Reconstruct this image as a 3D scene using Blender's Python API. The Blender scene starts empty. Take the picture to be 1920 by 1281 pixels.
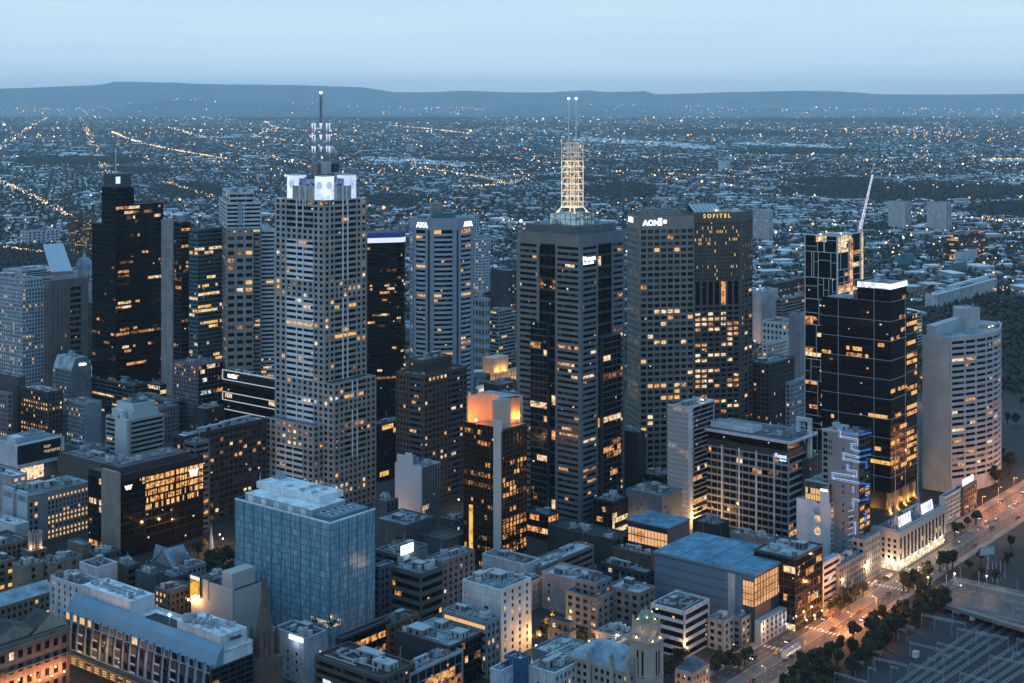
import bpy, math, random
import numpy as np
from mathutils import Vector
R = math.radians
H, F, YH, CX, TH = 270.0, 2700.0, 190.0, 960.0, 38.5
SC = bpy.context.scene
COL = SC.collection
rnd = random.Random(7)

def dep(py): return F * H / (py - YH)
def gx(px, D): return (px - CX) / F * D
def gz(py, D): return H - (py - YH) / F * D
def gp(px, py):
    D = dep(py); return (gx(px, D), D)

# ------------------------------------------------------------------ materials
MATS = {}
def newmat(name):
    m = bpy.data.materials.new(name); m.use_nodes = True
    nt = m.node_tree
    for n in list(nt.nodes): nt.nodes.remove(n)
    out = nt.nodes.new('ShaderNodeOutputMaterial')
    return m, nt, out
def N(nt, t, **kw):
    n = nt.nodes.new(t)
    for k, v in kw.items():
        if k in n.inputs: n.inputs[k].default_value = v
        else: setattr(n, k, v)
    return n
def ramp(nt, fac, stops):
    r = nt.nodes.new('ShaderNodeValToRGB'); e = r.color_ramp.elements
    while len(e) < len(stops): e.new(0.5)
    for i, (p, c) in enumerate(stops):
        e[i].position = p; e[i].color = (c[0], c[1], c[2], 1) if not isinstance(c, (int, float)) else (c, c, c, 1)
    nt.links.new(fac, r.inputs[0]); return r.outputs[0]
def mixc(nt, fac, a, b, blend='MIX'):
    m = nt.nodes.new('ShaderNodeMix'); m.data_type = 'RGBA'; m.blend_type = blend
    if isinstance(fac, (int, float)): m.inputs[0].default_value = fac
    else: nt.links.new(fac, m.inputs[0])
    for i, v in ((6, a), (7, b)):
        if isinstance(v, tuple): m.inputs[i].default_value = (v[0], v[1], v[2], 1)
        else: nt.links.new(v, m.inputs[i])
    return m.outputs[2]
def math_(nt, op, a, b=None):
    m = nt.nodes.new('ShaderNodeMath'); m.operation = op
    for i, v in ((0, a), (1, b)):
        if v is None: continue
        if isinstance(v, (int, float)): m.inputs[i].default_value = v
        else: nt.links.new(v, m.inputs[i])
    return m.outputs[0]
def posn(nt, scale=(1, 1, 1)):
    g = nt.nodes.new('ShaderNodeNewGeometry')
    mp = nt.nodes.new('ShaderNodeMapping'); mp.inputs['Scale'].default_value = scale
    nt.links.new(g.outputs['Position'], mp.inputs[0]); return mp.outputs[0]
def noise(nt, vec, scale, detail=3.0, rough=.55):
    n = N(nt, 'ShaderNodeTexNoise', Scale=scale, Detail=detail, Roughness=rough)
    nt.links.new(vec, n.inputs['Vector']); return n.outputs['Fac']

def wallm(rgb, rough=.8, joint=0.0, metal=0.0, var=.38, key=''):
    """matt facade stone, concrete, paint or metal: soft blotches and rain streaks with a shape of their own"""
    k = ('w', tuple(round(c, 3) for c in rgb), rough, joint, metal, key)
    if k in MATS: return MATS[k]
    m, nt, out = newmat('facade_%d' % len(MATS))
    p = N(nt, 'ShaderNodeBsdfPrincipled', Roughness=rough, Metallic=metal)
    a = noise(nt, posn(nt), .11, 4)
    s = noise(nt, posn(nt, (1, 1, .12)), .9, 3)
    c1 = tuple(x * (1 - var) for x in rgb); c2 = tuple(min(1, x * (1 + var)) for x in rgb)
    c = ramp(nt, math_(nt, 'ADD', math_(nt, 'MULTIPLY', a, .55), math_(nt, 'MULTIPLY', s, .45)), [(.3, c1), (.7, c2)])
    nt.links.new(c, p.inputs['Base Color'])
    nt.links.new(p.outputs[0], out.inputs[0]); MATS[k] = m; return m

def roofm(rgb, key=''):
    k = ('r', tuple(round(c, 3) for c in rgb), key)
    if k in MATS: return MATS[k]
    m, nt, out = newmat('roof_surface_%d' % len(MATS))
    p = N(nt, 'ShaderNodeBsdfPrincipled', Roughness=.75)
    a = noise(nt, posn(nt), .16, 6, .65)
    v = N(nt, 'ShaderNodeTexVoronoi', Scale=.14); nt.links.new(posn(nt), v.inputs['Vector'])
    v.feature = 'F1'
    f = math_(nt, 'ADD', math_(nt, 'MULTIPLY', a, .8), math_(nt, 'MULTIPLY', v.outputs['Color'], .2))
    c = ramp(nt, f, [(.32, tuple(x * .35 for x in rgb)), (.5, tuple(x * .85 for x in rgb)), (.72, tuple(min(1, x * 1.4) for x in rgb))])
    nt.links.new(c, p.inputs['Base Color']); nt.links.new(p.outputs[0], out.inputs[0]); MATS[k] = m; return m

def plain(name, rgb, rough=.6, metal=0.0, spec=None):
    spec = spec if spec is not None else (.15 if max(rgb) < .04 else .5)
    if name in MATS: return MATS[name]
    m, nt, out = newmat(name)
    p = N(nt, 'ShaderNodeBsdfPrincipled', Roughness=rough, Metallic=metal)
    p.inputs['Base Color'].default_value = (*rgb, 1); p.inputs['Specular IOR Level'].default_value = spec
    n = noise(nt, posn(nt), 1.3, 2)
    c = ramp(nt, n, [(.3, tuple(x * .82 for x in rgb)), (.7, tuple(min(1, x * 1.15) for x in rgb))])
    nt.links.new(c, p.inputs['Base Color'])
    nt.links.new(p.outputs[0], out.inputs[0]); MATS[name] = m; return m

def glassm(name, rgb, rough=.12, metal=0.0, specks=.93, spec=.5, cell=(.28, .28, .3)):
    """dark window glass that mirrors the dusk sky, with the odd small lamp burning behind it"""
    if name in MATS: return MATS[name]
    m, nt, out = newmat(name)
    p = N(nt, 'ShaderNodeBsdfPrincipled', Roughness=rough, Metallic=metal)
    p.inputs['Specular IOR Level'].default_value = spec
    n = noise(nt, posn(nt, (.3, .3, .3)), 1, 2)
    c = ramp(nt, n, [(.35, tuple(x * .6 for x in rgb)), (.65, tuple(x * 1.5 for x in rgb))])
    nt.links.new(c, p.inputs['Base Color'])
    v = N(nt, 'ShaderNodeTexVoronoi', Scale=1.0); nt.links.new(posn(nt, cell), v.inputs['Vector'])
    sep = nt.nodes.new('ShaderNodeSeparateColor'); nt.links.new(v.outputs['Color'], sep.inputs[0])
    on = math_(nt, 'MULTIPLY', math_(nt, 'GREATER_THAN', sep.outputs[0], specks), math_(nt, 'LESS_THAN', v.outputs['Distance'], .2))
    ec = ramp(nt, sep.outputs[1], [(.35, (1, .5, .2)), (.6, (1, .75, .45)), (.8, (.8, .9, 1))])
    nt.links.new(ec, p.inputs['Emission Color'])
    nt.links.new(math_(nt, 'MULTIPLY', on, 1.1), p.inputs['Emission Strength'])
    nt.links.new(p.outputs[0], out.inputs[0]); m.cycles.emission_sampling = 'NONE'; MATS[name] = m; return m

def litm(name, c_hi, c_lo, strength=1.0, fill=.42, cell=.55):
    """lit room behind glass: lamps, partitions and furniture break the light up"""
    if name in MATS: return MATS[name]
    m, nt, out = newmat(name)
    a = noise(nt, posn(nt, (.35, .35, .6)), 1.0, 5, .75)
    v = N(nt, 'ShaderNodeTexVoronoi', Scale=cell); nt.links.new(posn(nt, (1, 1, 1.3)), v.inputs['Vector']); v.distance = 'MANHATTAN'
    sep = nt.nodes.new('ShaderNodeSeparateColor'); nt.links.new(v.outputs['Color'], sep.inputs[0])
    f = math_(nt, 'ADD', math_(nt, 'MULTIPLY', a, .6), math_(nt, 'MULTIPLY', sep.outputs[0], .4))
    c = ramp(nt, f, [(max(0, fill - .14), tuple(x * .06 for x in c_lo)), (fill, c_lo), (fill + .18, c_hi)])
    e = N(nt, 'ShaderNodeEmission', Strength=strength); nt.links.new(c, e.inputs[0])
    g = N(nt, 'ShaderNodeBsdfGlossy', Roughness=.1); g.inputs[0].default_value = (.05, .05, .05, 1)
    ad = nt.nodes.new('ShaderNodeAddShader'); nt.links.new(e.outputs[0], ad.inputs[0]); nt.links.new(g.outputs[0], ad.inputs[1])
    nt.links.new(ad.outputs[0], out.inputs[0]); m.cycles.emission_sampling = 'NONE'; MATS[name] = m; return m

def glow(name, rgb, strength, sample=False):
    if name in MATS: return MATS[name]
    m, nt, out = newmat(name)
    e = N(nt, 'ShaderNodeEmission', Strength=strength); e.inputs[0].default_value = (*rgb, 1)
    nt.links.new(e.outputs[0], out.inputs[0]); m.cycles.emission_sampling = 'AUTO' if sample else 'NONE'; MATS[name] = m; return m

G_DARK = glassm('window_glass', (.007, .009, .012), .12, 0, .93, .3)
G_BLACK = glassm('black_glass', (.006, .006, .007), .06, 0, .955, .3)
G_BLIND = glassm('window_blind', (.035, .043, .047), .5, 0, .96)
G_TEAL = glassm('teal_glass', (.02, .05, .06), .12, 0, .95)
LIT_O = litm('lit_orange', (1.0, .50, .18), (.55, .19, .05), 1.0, .44)
LIT_Y = litm('lit_yellow', (1.0, .62, .18), (.85, .38, .06), 1.05, .38)
LIT_P = litm('lit_pale', (1.0, .78, .52), (.75, .42, .2), 1.15, .42)
LIT_D = litm('lit_dim', (.75, .32, .1), (.16, .06, .02), .7, .5)
LIT_FULL = litm('lit_blind', (1.0, .55, .2), (1.0, .47, .14), .95, .2)
NEON_W = glow('white_neon', (.92, .93, 1.0), 2.2)
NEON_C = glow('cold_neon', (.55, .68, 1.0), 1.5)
NEON_B = glow('blue_neon', (.03, .2, .75), .75)
NEON_G = glow('gold_neon', (1.0, .6, .16), 1.3)
LAMP_W = glow('warm_lamp', (1.0, .66, .32), 9.0)
LAMP_C = glow('white_lamp', (.95, .95, 1.0), 9.0)
WHITE = wallm((.62, .64, .63)); GREYM = plain('grey_metal', (.3, .33, .35), .5); DARKM = plain('dark_metal', (.03, .035, .04), .5)
PALEM = plain('pale_metal', (.36, .41, .43), .5); FAN = plain('fan_black', (.015, .015, .015), .7)
LIT_W = litm('lit_cool', (.85, .93, 1.0), (.3, .38, .42), 1.0, .46)
LITS = [(LIT_O, 5), (LIT_P, 4), (LIT_Y, 2), (LIT_D, 6), (LIT_W, 1)]
def pick(rg, lits):
    t = rg.random() * sum(w for _, w in lits)
    for m, w in lits:
        t -= w
        if t <= 0: return m
    return lits[-1][0]

# ------------------------------------------------------------------ meshes
class MB:
    def __init__(s): s.v, s.f, s.m, s.mats = [], [], [], []
    def mi(s, mat):
        if mat not in s.mats: s.mats.append(mat)
        return s.mats.index(mat)
    def poly(s, pts, mat):
        n = len(s.v); s.v += [tuple(p) for p in pts]; s.f.append(tuple(range(n, n + len(pts)))); s.m.append(s.mi(mat))
    def hexa(s, c, mat):
        n = len(s.v); s.v += [tuple(p) for p in c]; k = s.mi(mat)
        for q in ((3, 2, 1, 0), (4, 5, 6, 7), (0, 1, 5, 4), (1, 2, 6, 5), (2, 3, 7, 6), (3, 0, 4, 7)):
            s.f.append(tuple(n + i for i in q)); s.m.append(k)
    def box(s, x0, x1, y0, y1, z0, z1, mat):
        s.hexa([(x0, y0, z0), (x1, y0, z0), (x1, y1, z0), (x0, y1, z0), (x0, y0, z1), (x1, y0, z1), (x1, y1, z1), (x0, y1, z1)], mat)
    def fbox(s, p, d, s0, s1, z0, z1, t0, t1, mat):
        """box on a facade: p start, d direction along it, s along, t outward"""
        nx, ny = d[1], -d[0]
        def q(a, t, z): return (p[0] + d[0] * a + nx * t, p[1] + d[1] * a + ny * t, z)
        s.hexa([q(s0, t1, z0), q(s1, t1, z0), q(s1, t0, z0), q(s0, t0, z0), q(s0, t1, z1), q(s1, t1, z1), q(s1, t0, z1), q(s0, t0, z1)], mat)
    def prism(s, pts, z0, z1, mat, top=None, cap=True):
        n = len(pts)
        for i in range(n):
            a, b = pts[i], pts[(i + 1) % n]
            s.poly([(a[0], a[1], z0), (b[0], b[1], z0), (b[0], b[1], z1), (a[0], a[1], z1)], mat)
        if cap: s.poly([(p[0], p[1], z1) for p in pts], top or mat)
    def frus(s, pts0, z0, pts1, z1, mat, cap=True):
        n = len(pts0)
        for i in range(n):
            j = (i + 1) % n
            s.poly([(*pts0[i], z0), (*pts0[j], z0), (*pts1[j], z1), (*pts1[i], z1)], mat)
        if cap: s.poly([(*p, z1) for p in pts1], mat)
    def cyl(s, x, y, z0, z1, r0, r1, n, mat):
        a = [(x + r0 * math.cos(2 * math.pi * i / n), y + r0 * math.sin(2 * math.pi * i / n)) for i in range(n)]
        b = [(x + r1 * math.cos(2 * math.pi * i / n), y + r1 * math.sin(2 * math.pi * i / n)) for i in range(n)]
        s.frus(a, z0, b, z1, mat)
    def bar(s, a, b, r, mat, n=4):
        a, b = Vector(a), Vector(b); d = (b - a).normalized()
        u = d.orthogonal().normalized(); w = d.cross(u)
        k = len(s.v)
        for q in (a, b):
            for i in range(n):
                t = 2 * math.pi * (i + .5) / n
                s.v.append(tuple(q + (u * math.cos(t) + w * math.sin(t)) * r))
        mm = s.mi(mat)
        for i in range(n):
            j = (i + 1) % n; s.f.append((k + i, k + j, k + n + j, k + n + i)); s.m.append(mm)
        s.f.append(tuple(k + i for i in range(n))[::-1]); s.m.append(mm)
        s.f.append(tuple(k + n + i for i in range(n))); s.m.append(mm)
    def ball(s, x, y, z, r, mat, nu=8, nv=5, sz=1.0, z0=-1.0):
        rings = []
        for j in range(nv + 1):
            ph = -math.pi / 2 + math.pi * j / nv
            ph = max(ph, math.asin(max(-1, z0)))
            rings.append((r * math.cos(ph), z + r * sz * math.sin(ph)))
        for j in range(nv):
            (ra, za), (rb, zb) = rings[j], rings[j + 1]
            for i in range(nu):
                t0, t1 = 2 * math.pi * i / nu, 2 * math.pi * (i + 1) / nu
                pts = [(x + ra * math.cos(t0), y + ra * math.sin(t0), za), (x + ra * math.cos(t1), y + ra * math.sin(t1), za),
                       (x + rb * math.cos(t1), y + rb * math.sin(t1), zb), (x + rb * math.cos(t0), y + rb * math.sin(t0), zb)]
                if ra < 1e-6: pts = pts[1:]
                elif rb < 1e-6: pts = pts[:3]
                s.poly(pts, mat)
    def mesh(s, name):
        me = bpy.data.meshes.new(name); me.from_pydata(s.v, [], s.f)
        for m in s.mats: me.materials.append(m)
        if len(s.mats) > 1: me.polygons.foreach_set('material_index', s.m)
        me.update(); return me
    def build(s, name, parent=None, loc=None, rz=0.0):
        if not s.f: return None
        o = bpy.data.objects.new(name, s.mesh(name)); COL.objects.link(o)
        if parent: o.parent = parent
        if loc: o.location = loc
        if rz: o.rotation_euler[2] = rz
        return o

def npmesh(name, v, f, mats, mi=None):
    """numpy arrays v (n,3), f (m,k) -> mesh"""
    me = bpy.data.meshes.new(name); m, k = f.shape
    me.vertices.add(len(v)); me.vertices.foreach_set('co', v.astype(np.float32).ravel())
    me.loops.add(m * k); me.loops.foreach_set('vertex_index', f.astype(np.int32).ravel())
    me.polygons.add(m); me.polygons.foreach_set('loop_start', np.arange(0, m * k, k, dtype=np.int32))
    for x in mats: me.materials.append(x)
    if mi is not None: me.polygons.foreach_set('material_index', mi.astype(np.int32))
    me.update(calc_edges=True); return me
def addobj(name, data, parent=None, loc=None, rz=0.0, scale=None):
    o = bpy.data.objects.new(name, data); COL.objects.link(o)
    if parent: o.parent = parent
    if loc: o.location = loc
    if rz: o.rotation_euler[2] = rz
    if scale: o.scale = scale
    return o
def tag(o, label=None, cat=None, group=None, kind=None):
    for k, v in (('label', label), ('category', cat), ('group', group), ('kind', kind)):
        if v: o[k] = v
    return o
def empty(name, loc, rz=0.0, label=None, cat=None, group=None):
    o = bpy.data.objects.new(name, None); COL.objects.link(o); o.location = loc; o.rotation_euler[2] = rz
    o.empty_display_size = 1; return tag(o, label, cat, group)
def point(parent, loc, rgb, W, rad=.5, name='lamp_light'):
    l = bpy.data.lights.new(name, 'POINT'); l.color = rgb; l.energy = W; l.shadow_soft_size = rad
    o = bpy.data.objects.new(name, l); COL.objects.link(o); o.parent = parent; o.location = loc; return o

# shared small rooftop things
def _ac():
    b = MB(); b.box(-1, 1, -.7, .7, .25, 1.5, PALEM); b.box(-.8, -.5, -.5, .5, 0, .25, DARKM); b.box(.5, .8, -.5, .5, 0, .25, DARKM)
    for x in (-.5, .5): b.cyl(x, 0, 1.5, 1.56, .38, .38, 8, FAN)
    return b.mesh('air_conditioner')
def _ct():
    b = MB(); b.box(-1.5, 1.5, -1.5, 1.5, .4, 3, wallm((.4, .45, .47))); b.box(-1.2, 1.2, -1.2, 1.2, 0, .4, DARKM)
    b.cyl(0, 0, 3, 3.5, 1.1, .95, 10, PALEM); b.cyl(0, 0, 3.4, 3.52, .8, .8, 10, FAN); return b.mesh('cooling_tower')
def _vent():
    b = MB(); b.cyl(0, 0, 0, 1.5, .3, .3, 8, PALEM); b.cyl(0, 0, 1.5, 1.9, .5, .2, 8, GREYM); return b.mesh('vent_pipe')
def _sky():
    b = MB(); b.box(-1.2, 1.2, -.8, .8, 0, .35, PALEM)
    b.frus([(-1.1, -.7), (1.1, -.7), (1.1, .7), (-1.1, .7)], .35, [(-.7, -.3), (.7, -.3), (.7, .3), (-.7, .3)], .8, G_BLIND); return b.mesh('skylight')
def _ant():
    b = MB(); b.bar((0, 0, 0), (0, 0, 6), .09, PALEM)
    for z in (3.5, 4.5, 5.5): b.bar((-.6, 0, z), (.6, 0, z), .05, PALEM)
    return b.mesh('antenna')
def _dish():
    b = MB(); b.bar((0, 0, 0), (0, 0, 1.2), .1, GREYM)
    for i in range(10):
        t0, t1 = 2 * math.pi * i / 10, 2 * math.pi * (i + 1) / 10
        b.poly([(0, .25, 1.5), (math.cos(t0), -.2, 1.5 + math.sin(t0)), (math.cos(t1), -.2, 1.5 + math.sin(t1))], PALEM)
    return b.mesh('satellite_dish')
def _tank():
    b = MB(); b.cyl(0, 0, .8, 2.6, 1.1, 1.1, 10, GREYM); b.cyl(0, 0, 2.6, 2.9, 1.1, .2, 10, PALEM)
    for x in (-.7, .7):
        for y in (-.7, .7): b.bar((x, y, 0), (x, y, .8), .1, DARKM)
    return b.mesh('water_tank')
def _stair():
    b = MB(); b.box(-1.6, 1.6, -1.2, 1.2, 0, 2.5, wallm((.22, .22, .21))); b.box(-1.7, 1.7, -1.3, 1.3, 2.5, 2.65, DARKM); b.box(-1.63, -1.6, -.5, .4, .1, 2.1, DARKM); b.box(-.4, .5, -1.23, -1.2, .1, 2.1, GREYM); return b.mesh('stair_room')
def _rail():
    b = MB()
    for z in (.55, 1.1): b.bar((-3, 0, z), (3, 0, z), .05, PALEM)
    for i in range(7): b.bar((-3 + i, 0, 0), (-3 + i, 0, 1.1), .05, PALEM)
    b.bar((-3, .8, .25), (3, .8, .25), .12, GREYM); b.bar((-3, 1.2, .2), (3, 1.2, .2), .08, PALEM); return b.mesh('roof_railing')
KIT = [('air_conditioner', _ac(), 6), ('cooling_tower', _ct(), 2), ('vent_pipe', _vent(), 3), ('skylight', _sky(), 2), ('antenna', _ant(), 1), ('satellite_dish', _dish(), 1), ('water_tank', _tank(), 1), ('stair_room', _stair(), 1), ('roof_railing', _rail(), 2)]

# ------------------------------------------------------------------ a building seen from its near corner
WINC = {}
class Bld:
    def __init__(s, name, label, cat, xl, xc, xr, yt, yb, th=TH, wl=None, wr=None, group=None, seed=None):
        s.D = dep(yb); s.px, s.th = gx(xc, s.D), R(th); s.sn, s.cs = math.sin(s.th), math.cos(s.th)
        s.rg = random.Random(seed if seed is not None else int(xl * 7 + yt * 13 + xr))
        s.W = wr if wr else s.sr(xr); s.L = wl if wl else s.sl(xl)
        s.h = gz(yt, s.D)
        s.rz = math.pi / 2 - s.th
        s.root = empty(name, (s.px, s.D, 0), s.rz, label, cat, group)
        s.mbs = {}; s.wins = []; s.strips = []
        ALLB.append(s); SIL.append((xl, xr, yt + 4, s.D))
    def sr(s, px, y=0.0, x=0.0):
        k = (px - CX) / F; X, Dy = s.px - y * s.cs, s.D + y * s.sn
        return (k * Dy - X) / (s.sn - k * s.cs)
    def sl(s, px, x=0.0):
        k = (px - CX) / F; X, Dy = s.px + x * s.sn, s.D + x * s.cs
        return (X - k * Dy) / (s.cs + k * s.sn)
    def z(s, py, x=0.0, y=0.0): return gz(py, s.D + x * s.cs + y * s.sn)
    def mb(s, part):
        if part not in s.mbs: s.mbs[part] = MB()
        return s.mbs[part]
    def part(s, name, mb, loc=None, parent=None, label=None):
        o = mb.build(name, parent or s.root, loc)
        if o and label: o['label'] = label
        return o
    def fac(s, p, d, W, z0, z1, nf, nb, cl, sp=.4, pw=.35, st=.35, pt=.45, mode='w', lit=.1, lits=LITS, glass=None, part='facade_cladding',
            lowsp=True, seg=None, floorlit=.25, mull=None, lm=None, topsp=True, ext=True, wname=None):
        """one facade: floor bands and piers stand proud of recessed glass. mode w: single windows, s: ribbon windows"""
        rg = s.rg; fh = (z1 - z0) / nf; bw = W / max(nb, 1); mb = s.mb(part); g = glass or [(G_DARK, 8), (G_BLIND, 1)]
        if sp > 0:
            for i in range(nf + 1):
                a = z0 + i * fh - (fh * sp / 2 if i else 0); b_ = z0 + i * fh + (fh * sp / 2 if i < nf else 0)
                if i == nf and not topsp: continue
                mb.fbox(p, d, 0, W, a, b_ - .002, -.2, st, lm or cl)
        if pw > 0 and nb:
            for i in range(nb + 1):
                c = i * bw; hw = bw * pw / 2
                a, b_ = (max(c - hw, -pt if ext else 0) if i else (-pt if ext else 0)), (c + hw if i < nb else W)
                mb.fbox(p, d, a, b_, z0, z1, -.2, pt, cl)
        if mull:
            n, mw, mm = mull
            for i in range(1, n):
                c = W * i / n; mb.fbox(p, d, c - mw / 2, c + mw / 2, z0, z1, -.1, .12, mm)
        for i in range(nf):
            a, b_ = z0 + i * fh + fh * sp / 2 - .02, z0 + (i + 1) * fh - fh * sp / 2 + .02
            fl = lit * (3.0 if rg.random() < floorlit else .35)
            if mode == 'w':
                hw = bw * pw / 2
                for j in range(nb):
                    m = pick(rg, lits) if rg.random() < fl else pick(rg, g)
                    s.wins.append((p, d, j * bw + hw - .02, (j + 1) * bw - hw + .02, a, b_, m, wname or 'window'))
            else:
                n = seg or max(2, int(W / 2.2)); hw = bw * pw / 2 if nb else 0
                q = []; on = rg.random() < fl; cur = pick(rg, lits)
                for j in range(n):
                    if rg.random() < .35:
                        on = rg.random() < fl; cur = pick(rg, lits)
                    q.append((W * j / n + (.04 if j else 0), W * (j + 1) / n - (.04 if j < n - 1 else 0), cur if on else pick(rg, g)))
                s.strips.append((p, d, a, b_, q, wname or 'window_band'))
    def rect(s, x0, x1, y0, y1): return [(x0, y0), (x1, y0), (x1, y1), (x0, y1)]
    def core(s, pts, z0, z1, mat, roof=None, rim=.9, part='wall', rpart='roof'):
        s.mb(part).prism(pts, z0, z1 - rim, mat, cap=False)
        if roof: s.mb(rpart).poly([(q[0], q[1], z1 - rim) for q in pts], roof)
    def tier(s, x0, x1, y0, y1, z0, z1, cl, roof, left=None, right=None, core=None, rim=.9, cap=None, back=True):
        """a box storey block: left = facade on the x0 side, right = facade on the y0 side (dicts for fac, None = blank wall)"""
        cm = core or DARKM
        s.core(s.rect(x0, x1, y0, y1), z0, z1, cm, roof, rim)
        mb = s.mb('facade_cladding'); c2 = cap or cl
        for spec, p, d, w in ((left, (x0, y1), (0, -1), y1 - y0), (right, (x0, y0), (1, 0), x1 - x0)):
            if spec is None:
                mb.fbox(p, d, -.45 if d[0] else 0, w, z0, z1, -.35, .45, cl)
                for i in range(1, int((z1 - z0) / 3.8)): mb.fbox(p, d, .2, w - .2, z0 + i * 3.8, z0 + i * 3.8 + .1, .45, .46, DARKM)
                if s.D < 960 and w > 6:
                    rg = s.rg
                    for i in range(int(w / 7)):
                        a = rg.uniform(1, w - 2.4)
                        for k in range(int((z1 - z0) / 3.8) - 1):
                            if rg.random() < .55: s.wins.append(((p[0] + d[1] * .42, p[1] - d[0] * .42), d, a, a + 1.1, z0 + k * 3.8 + 1.2, z0 + k * 3.8 + 2.7, pick(rg, LITS) if rg.random() < .12 else G_DARK, 'window'))
                    a = rg.uniform(.5, w - 1); mb.fbox(p, d, a, a + .16, z0, z1 - .5, .45, .62, GREYM)
                mb.fbox(p, d, -.6 if d[0] else 0, w, z1 - .35, z1 + .06, -.4, .62, cap or cl)
            else:
                k = dict(spec); k.setdefault('cl', cl); top = k.pop('top', 1.2)
                nf = k.pop('nf', None) or max(1, round((z1 - z0 - top) / k.pop('fh', 3.7))); k.pop('fh', 0)
                nb = k.pop('nb', None); bay = k.pop('bay', 3.2)
                if nb is None: nb = max(1, round(w / bay))
                s.fac(p, d, w, z0, z1 - top, nf, nb, **k)
                mb.fbox(p, d, -.47 if d[0] else 0, w, z1 - top, z1, -.35, .47, c2)
        if back:
            mb.fbox((x1, y0), (0, 1), -.45, y1 - y0 + .45, z0, z1, -.35, .452, c2)
            mb.fbox((x1, y1), (-1, 0), -.45, x1 - x0, z0, z1, -.35, .45, c2)
    def kit(s, x0, x1, y0, y1, z, n, big=1, plant=None):
        rg = s.rg; n = int(n * 1.6) + 2; w, l = x1 - x0, y1 - y0
        if min(w, l) < 3: return
        for i in range(big):
            pm = plant or wallm(rg.choice(((.3, .33, .34), (.12, .14, .15), (.2, .22, .23), (.4, .4, .38)))); a, b_ = w * rg.uniform(.16, .34), l * rg.uniform(.16, .34); hh = rg.uniform(2.2, 3.6)
            cx, cy = rg.uniform(x0 + a / 2 + 1, x1 - a / 2 - 1), rg.uniform(y0 + b_ / 2 + 1, y1 - b_ / 2 - 1)
            m = MB(); m.box(-a / 2, a / 2, -b_ / 2, b_ / 2, 0, hh, pm); m.box(-a / 2 - .15, a / 2 + .15, -b_ / 2 - .15, b_ / 2 + .15, hh, hh + .25, PALEM)
            for t in (-.25, .2): m.box(-a / 2 - .04, -a / 2, b_ * t, b_ * t + b_ * .15, .3, hh - .6, FAN); m.box(a * t, a * t + a * .15, -b_ / 2 - .04, -b_ / 2, .3, hh - .6, FAN)
            s.part('plant_room', m, (cx, cy, z))
        tot = sum(k[2] for k in KIT)
        for i in range(n):
            t = rg.random() * tot
            for nm, me, wt in KIT:
                t -= wt
                if t <= 0: break
            sc = rg.uniform(.7, 1.25)
            addobj(nm, me, s.root, (rg.uniform(x0 + 1.4, x1 - 1.4), rg.uniform(y0 + 1.4, y1 - 1.4), z), rg.choice((0, math.pi / 2)), (sc, sc, sc))
        for i in range(max(1, n // 3)):
            m = MB(); ln = rg.uniform(.25, .6)
            if rg.random() < .5:
                cx = rg.uniform(x0 + 1, x1 - 1 - w * ln); cy = rg.uniform(y0 + 1, y1 - 1.5); m.box(cx, cx + w * ln, cy, cy + .5, z + .2, z + .75, PALEM)
            else:
                cx = rg.uniform(x0 + 1, x1 - 1.5); cy = rg.uniform(y0 + 1, y1 - 1 - l * ln); m.box(cx, cx + .5, cy, cy + l * ln, z + .2, z + .75, PALEM)
            s.part('duct', m)
    def text(s, body, size, p, d, at, z, mat, out=.55, name='sign_lettering', depth=.12, align='LEFT', bold=0.0):
        cu = bpy.data.curves.new(name, 'FONT'); cu.body = body; cu.size = size; cu.extrude = depth; cu.align_x = align; cu.offset = bold
        cu.resolution_u = 3; cu.materials.append(mat)
        o = bpy.data.objects.new(name, cu); COL.objects.link(o); o.parent = s.root
        o.location = (p[0] + d[0] * at + d[1] * out, p[1] + d[1] * at - d[0] * out, z)
        o.rotation_euler = (math.pi / 2, 0, math.atan2(d[1], d[0])); return o
    def done(s):
        for part, mb in s.mbs.items(): mb.build(part, s.root)
        def wkey(w):
            p, d, a, b_, z0, z1, m, nm = w
            nx, ny = d[1], -d[0]
            wx, wy = nx * s.sn - ny * s.cs, nx * s.cs + ny * s.sn      # outward normal in the world
            return (0 if wx * (s.px) + wy * s.D < 0 else 1, -round(z0, 1))
        ws = sorted(s.wins, key=wkey)
        for w in ws[:100]:
            p, d, a, b_, z0, z1, m, nm = w
            k = (round(b_ - a, 2), round(z1 - z0, 2), m.name)
            if k not in WINC:
                q = MB(); q.poly([(0, 0, 0), (k[0], 0, 0), (k[0], 0, k[1]), (0, 0, k[1])], m); WINC[k] = q.mesh('window')
            addobj(nm, WINC[k], s.root, (p[0] + d[0] * a + d[1] * .05, p[1] + d[1] * a - d[0] * .05, z0), math.atan2(d[1], d[0]))
        if len(ws) > 100:
            q = MB()
            for p, d, a, b_, z0, z1, m, nm in ws[100:]: s._q(q, p, d, a, b_, z0, z1, m)
            o = q.build('window', s.root); o['kind'] = 'stuff'
        rest = MB()
        for i, (p, d, z0, z1, segs, nm) in enumerate(s.strips):
            q = MB() if i < 96 else rest
            for a, b_, m in segs: s._q(q, p, d, a, b_, z0, z1, m)
            if i < 96: q.build(nm, s.root)
        o = rest.build('window_band', s.root)
        if o: o['kind'] = 'stuff'
        return s
    def _q(s, q, p, d, a, b_, z0, z1, m):
        nx, ny = d[1] * .05, -d[0] * .05
        P = lambda t, z: (p[0] + d[0] * t + nx, p[1] + d[1] * t + ny, z)
        q.poly([P(a, z0), P(b_, z0), P(b_, z1), P(a, z1)], m)
ALLB, SIL = [], []
DL, DR = (0, -1), (1, 0)

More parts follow.
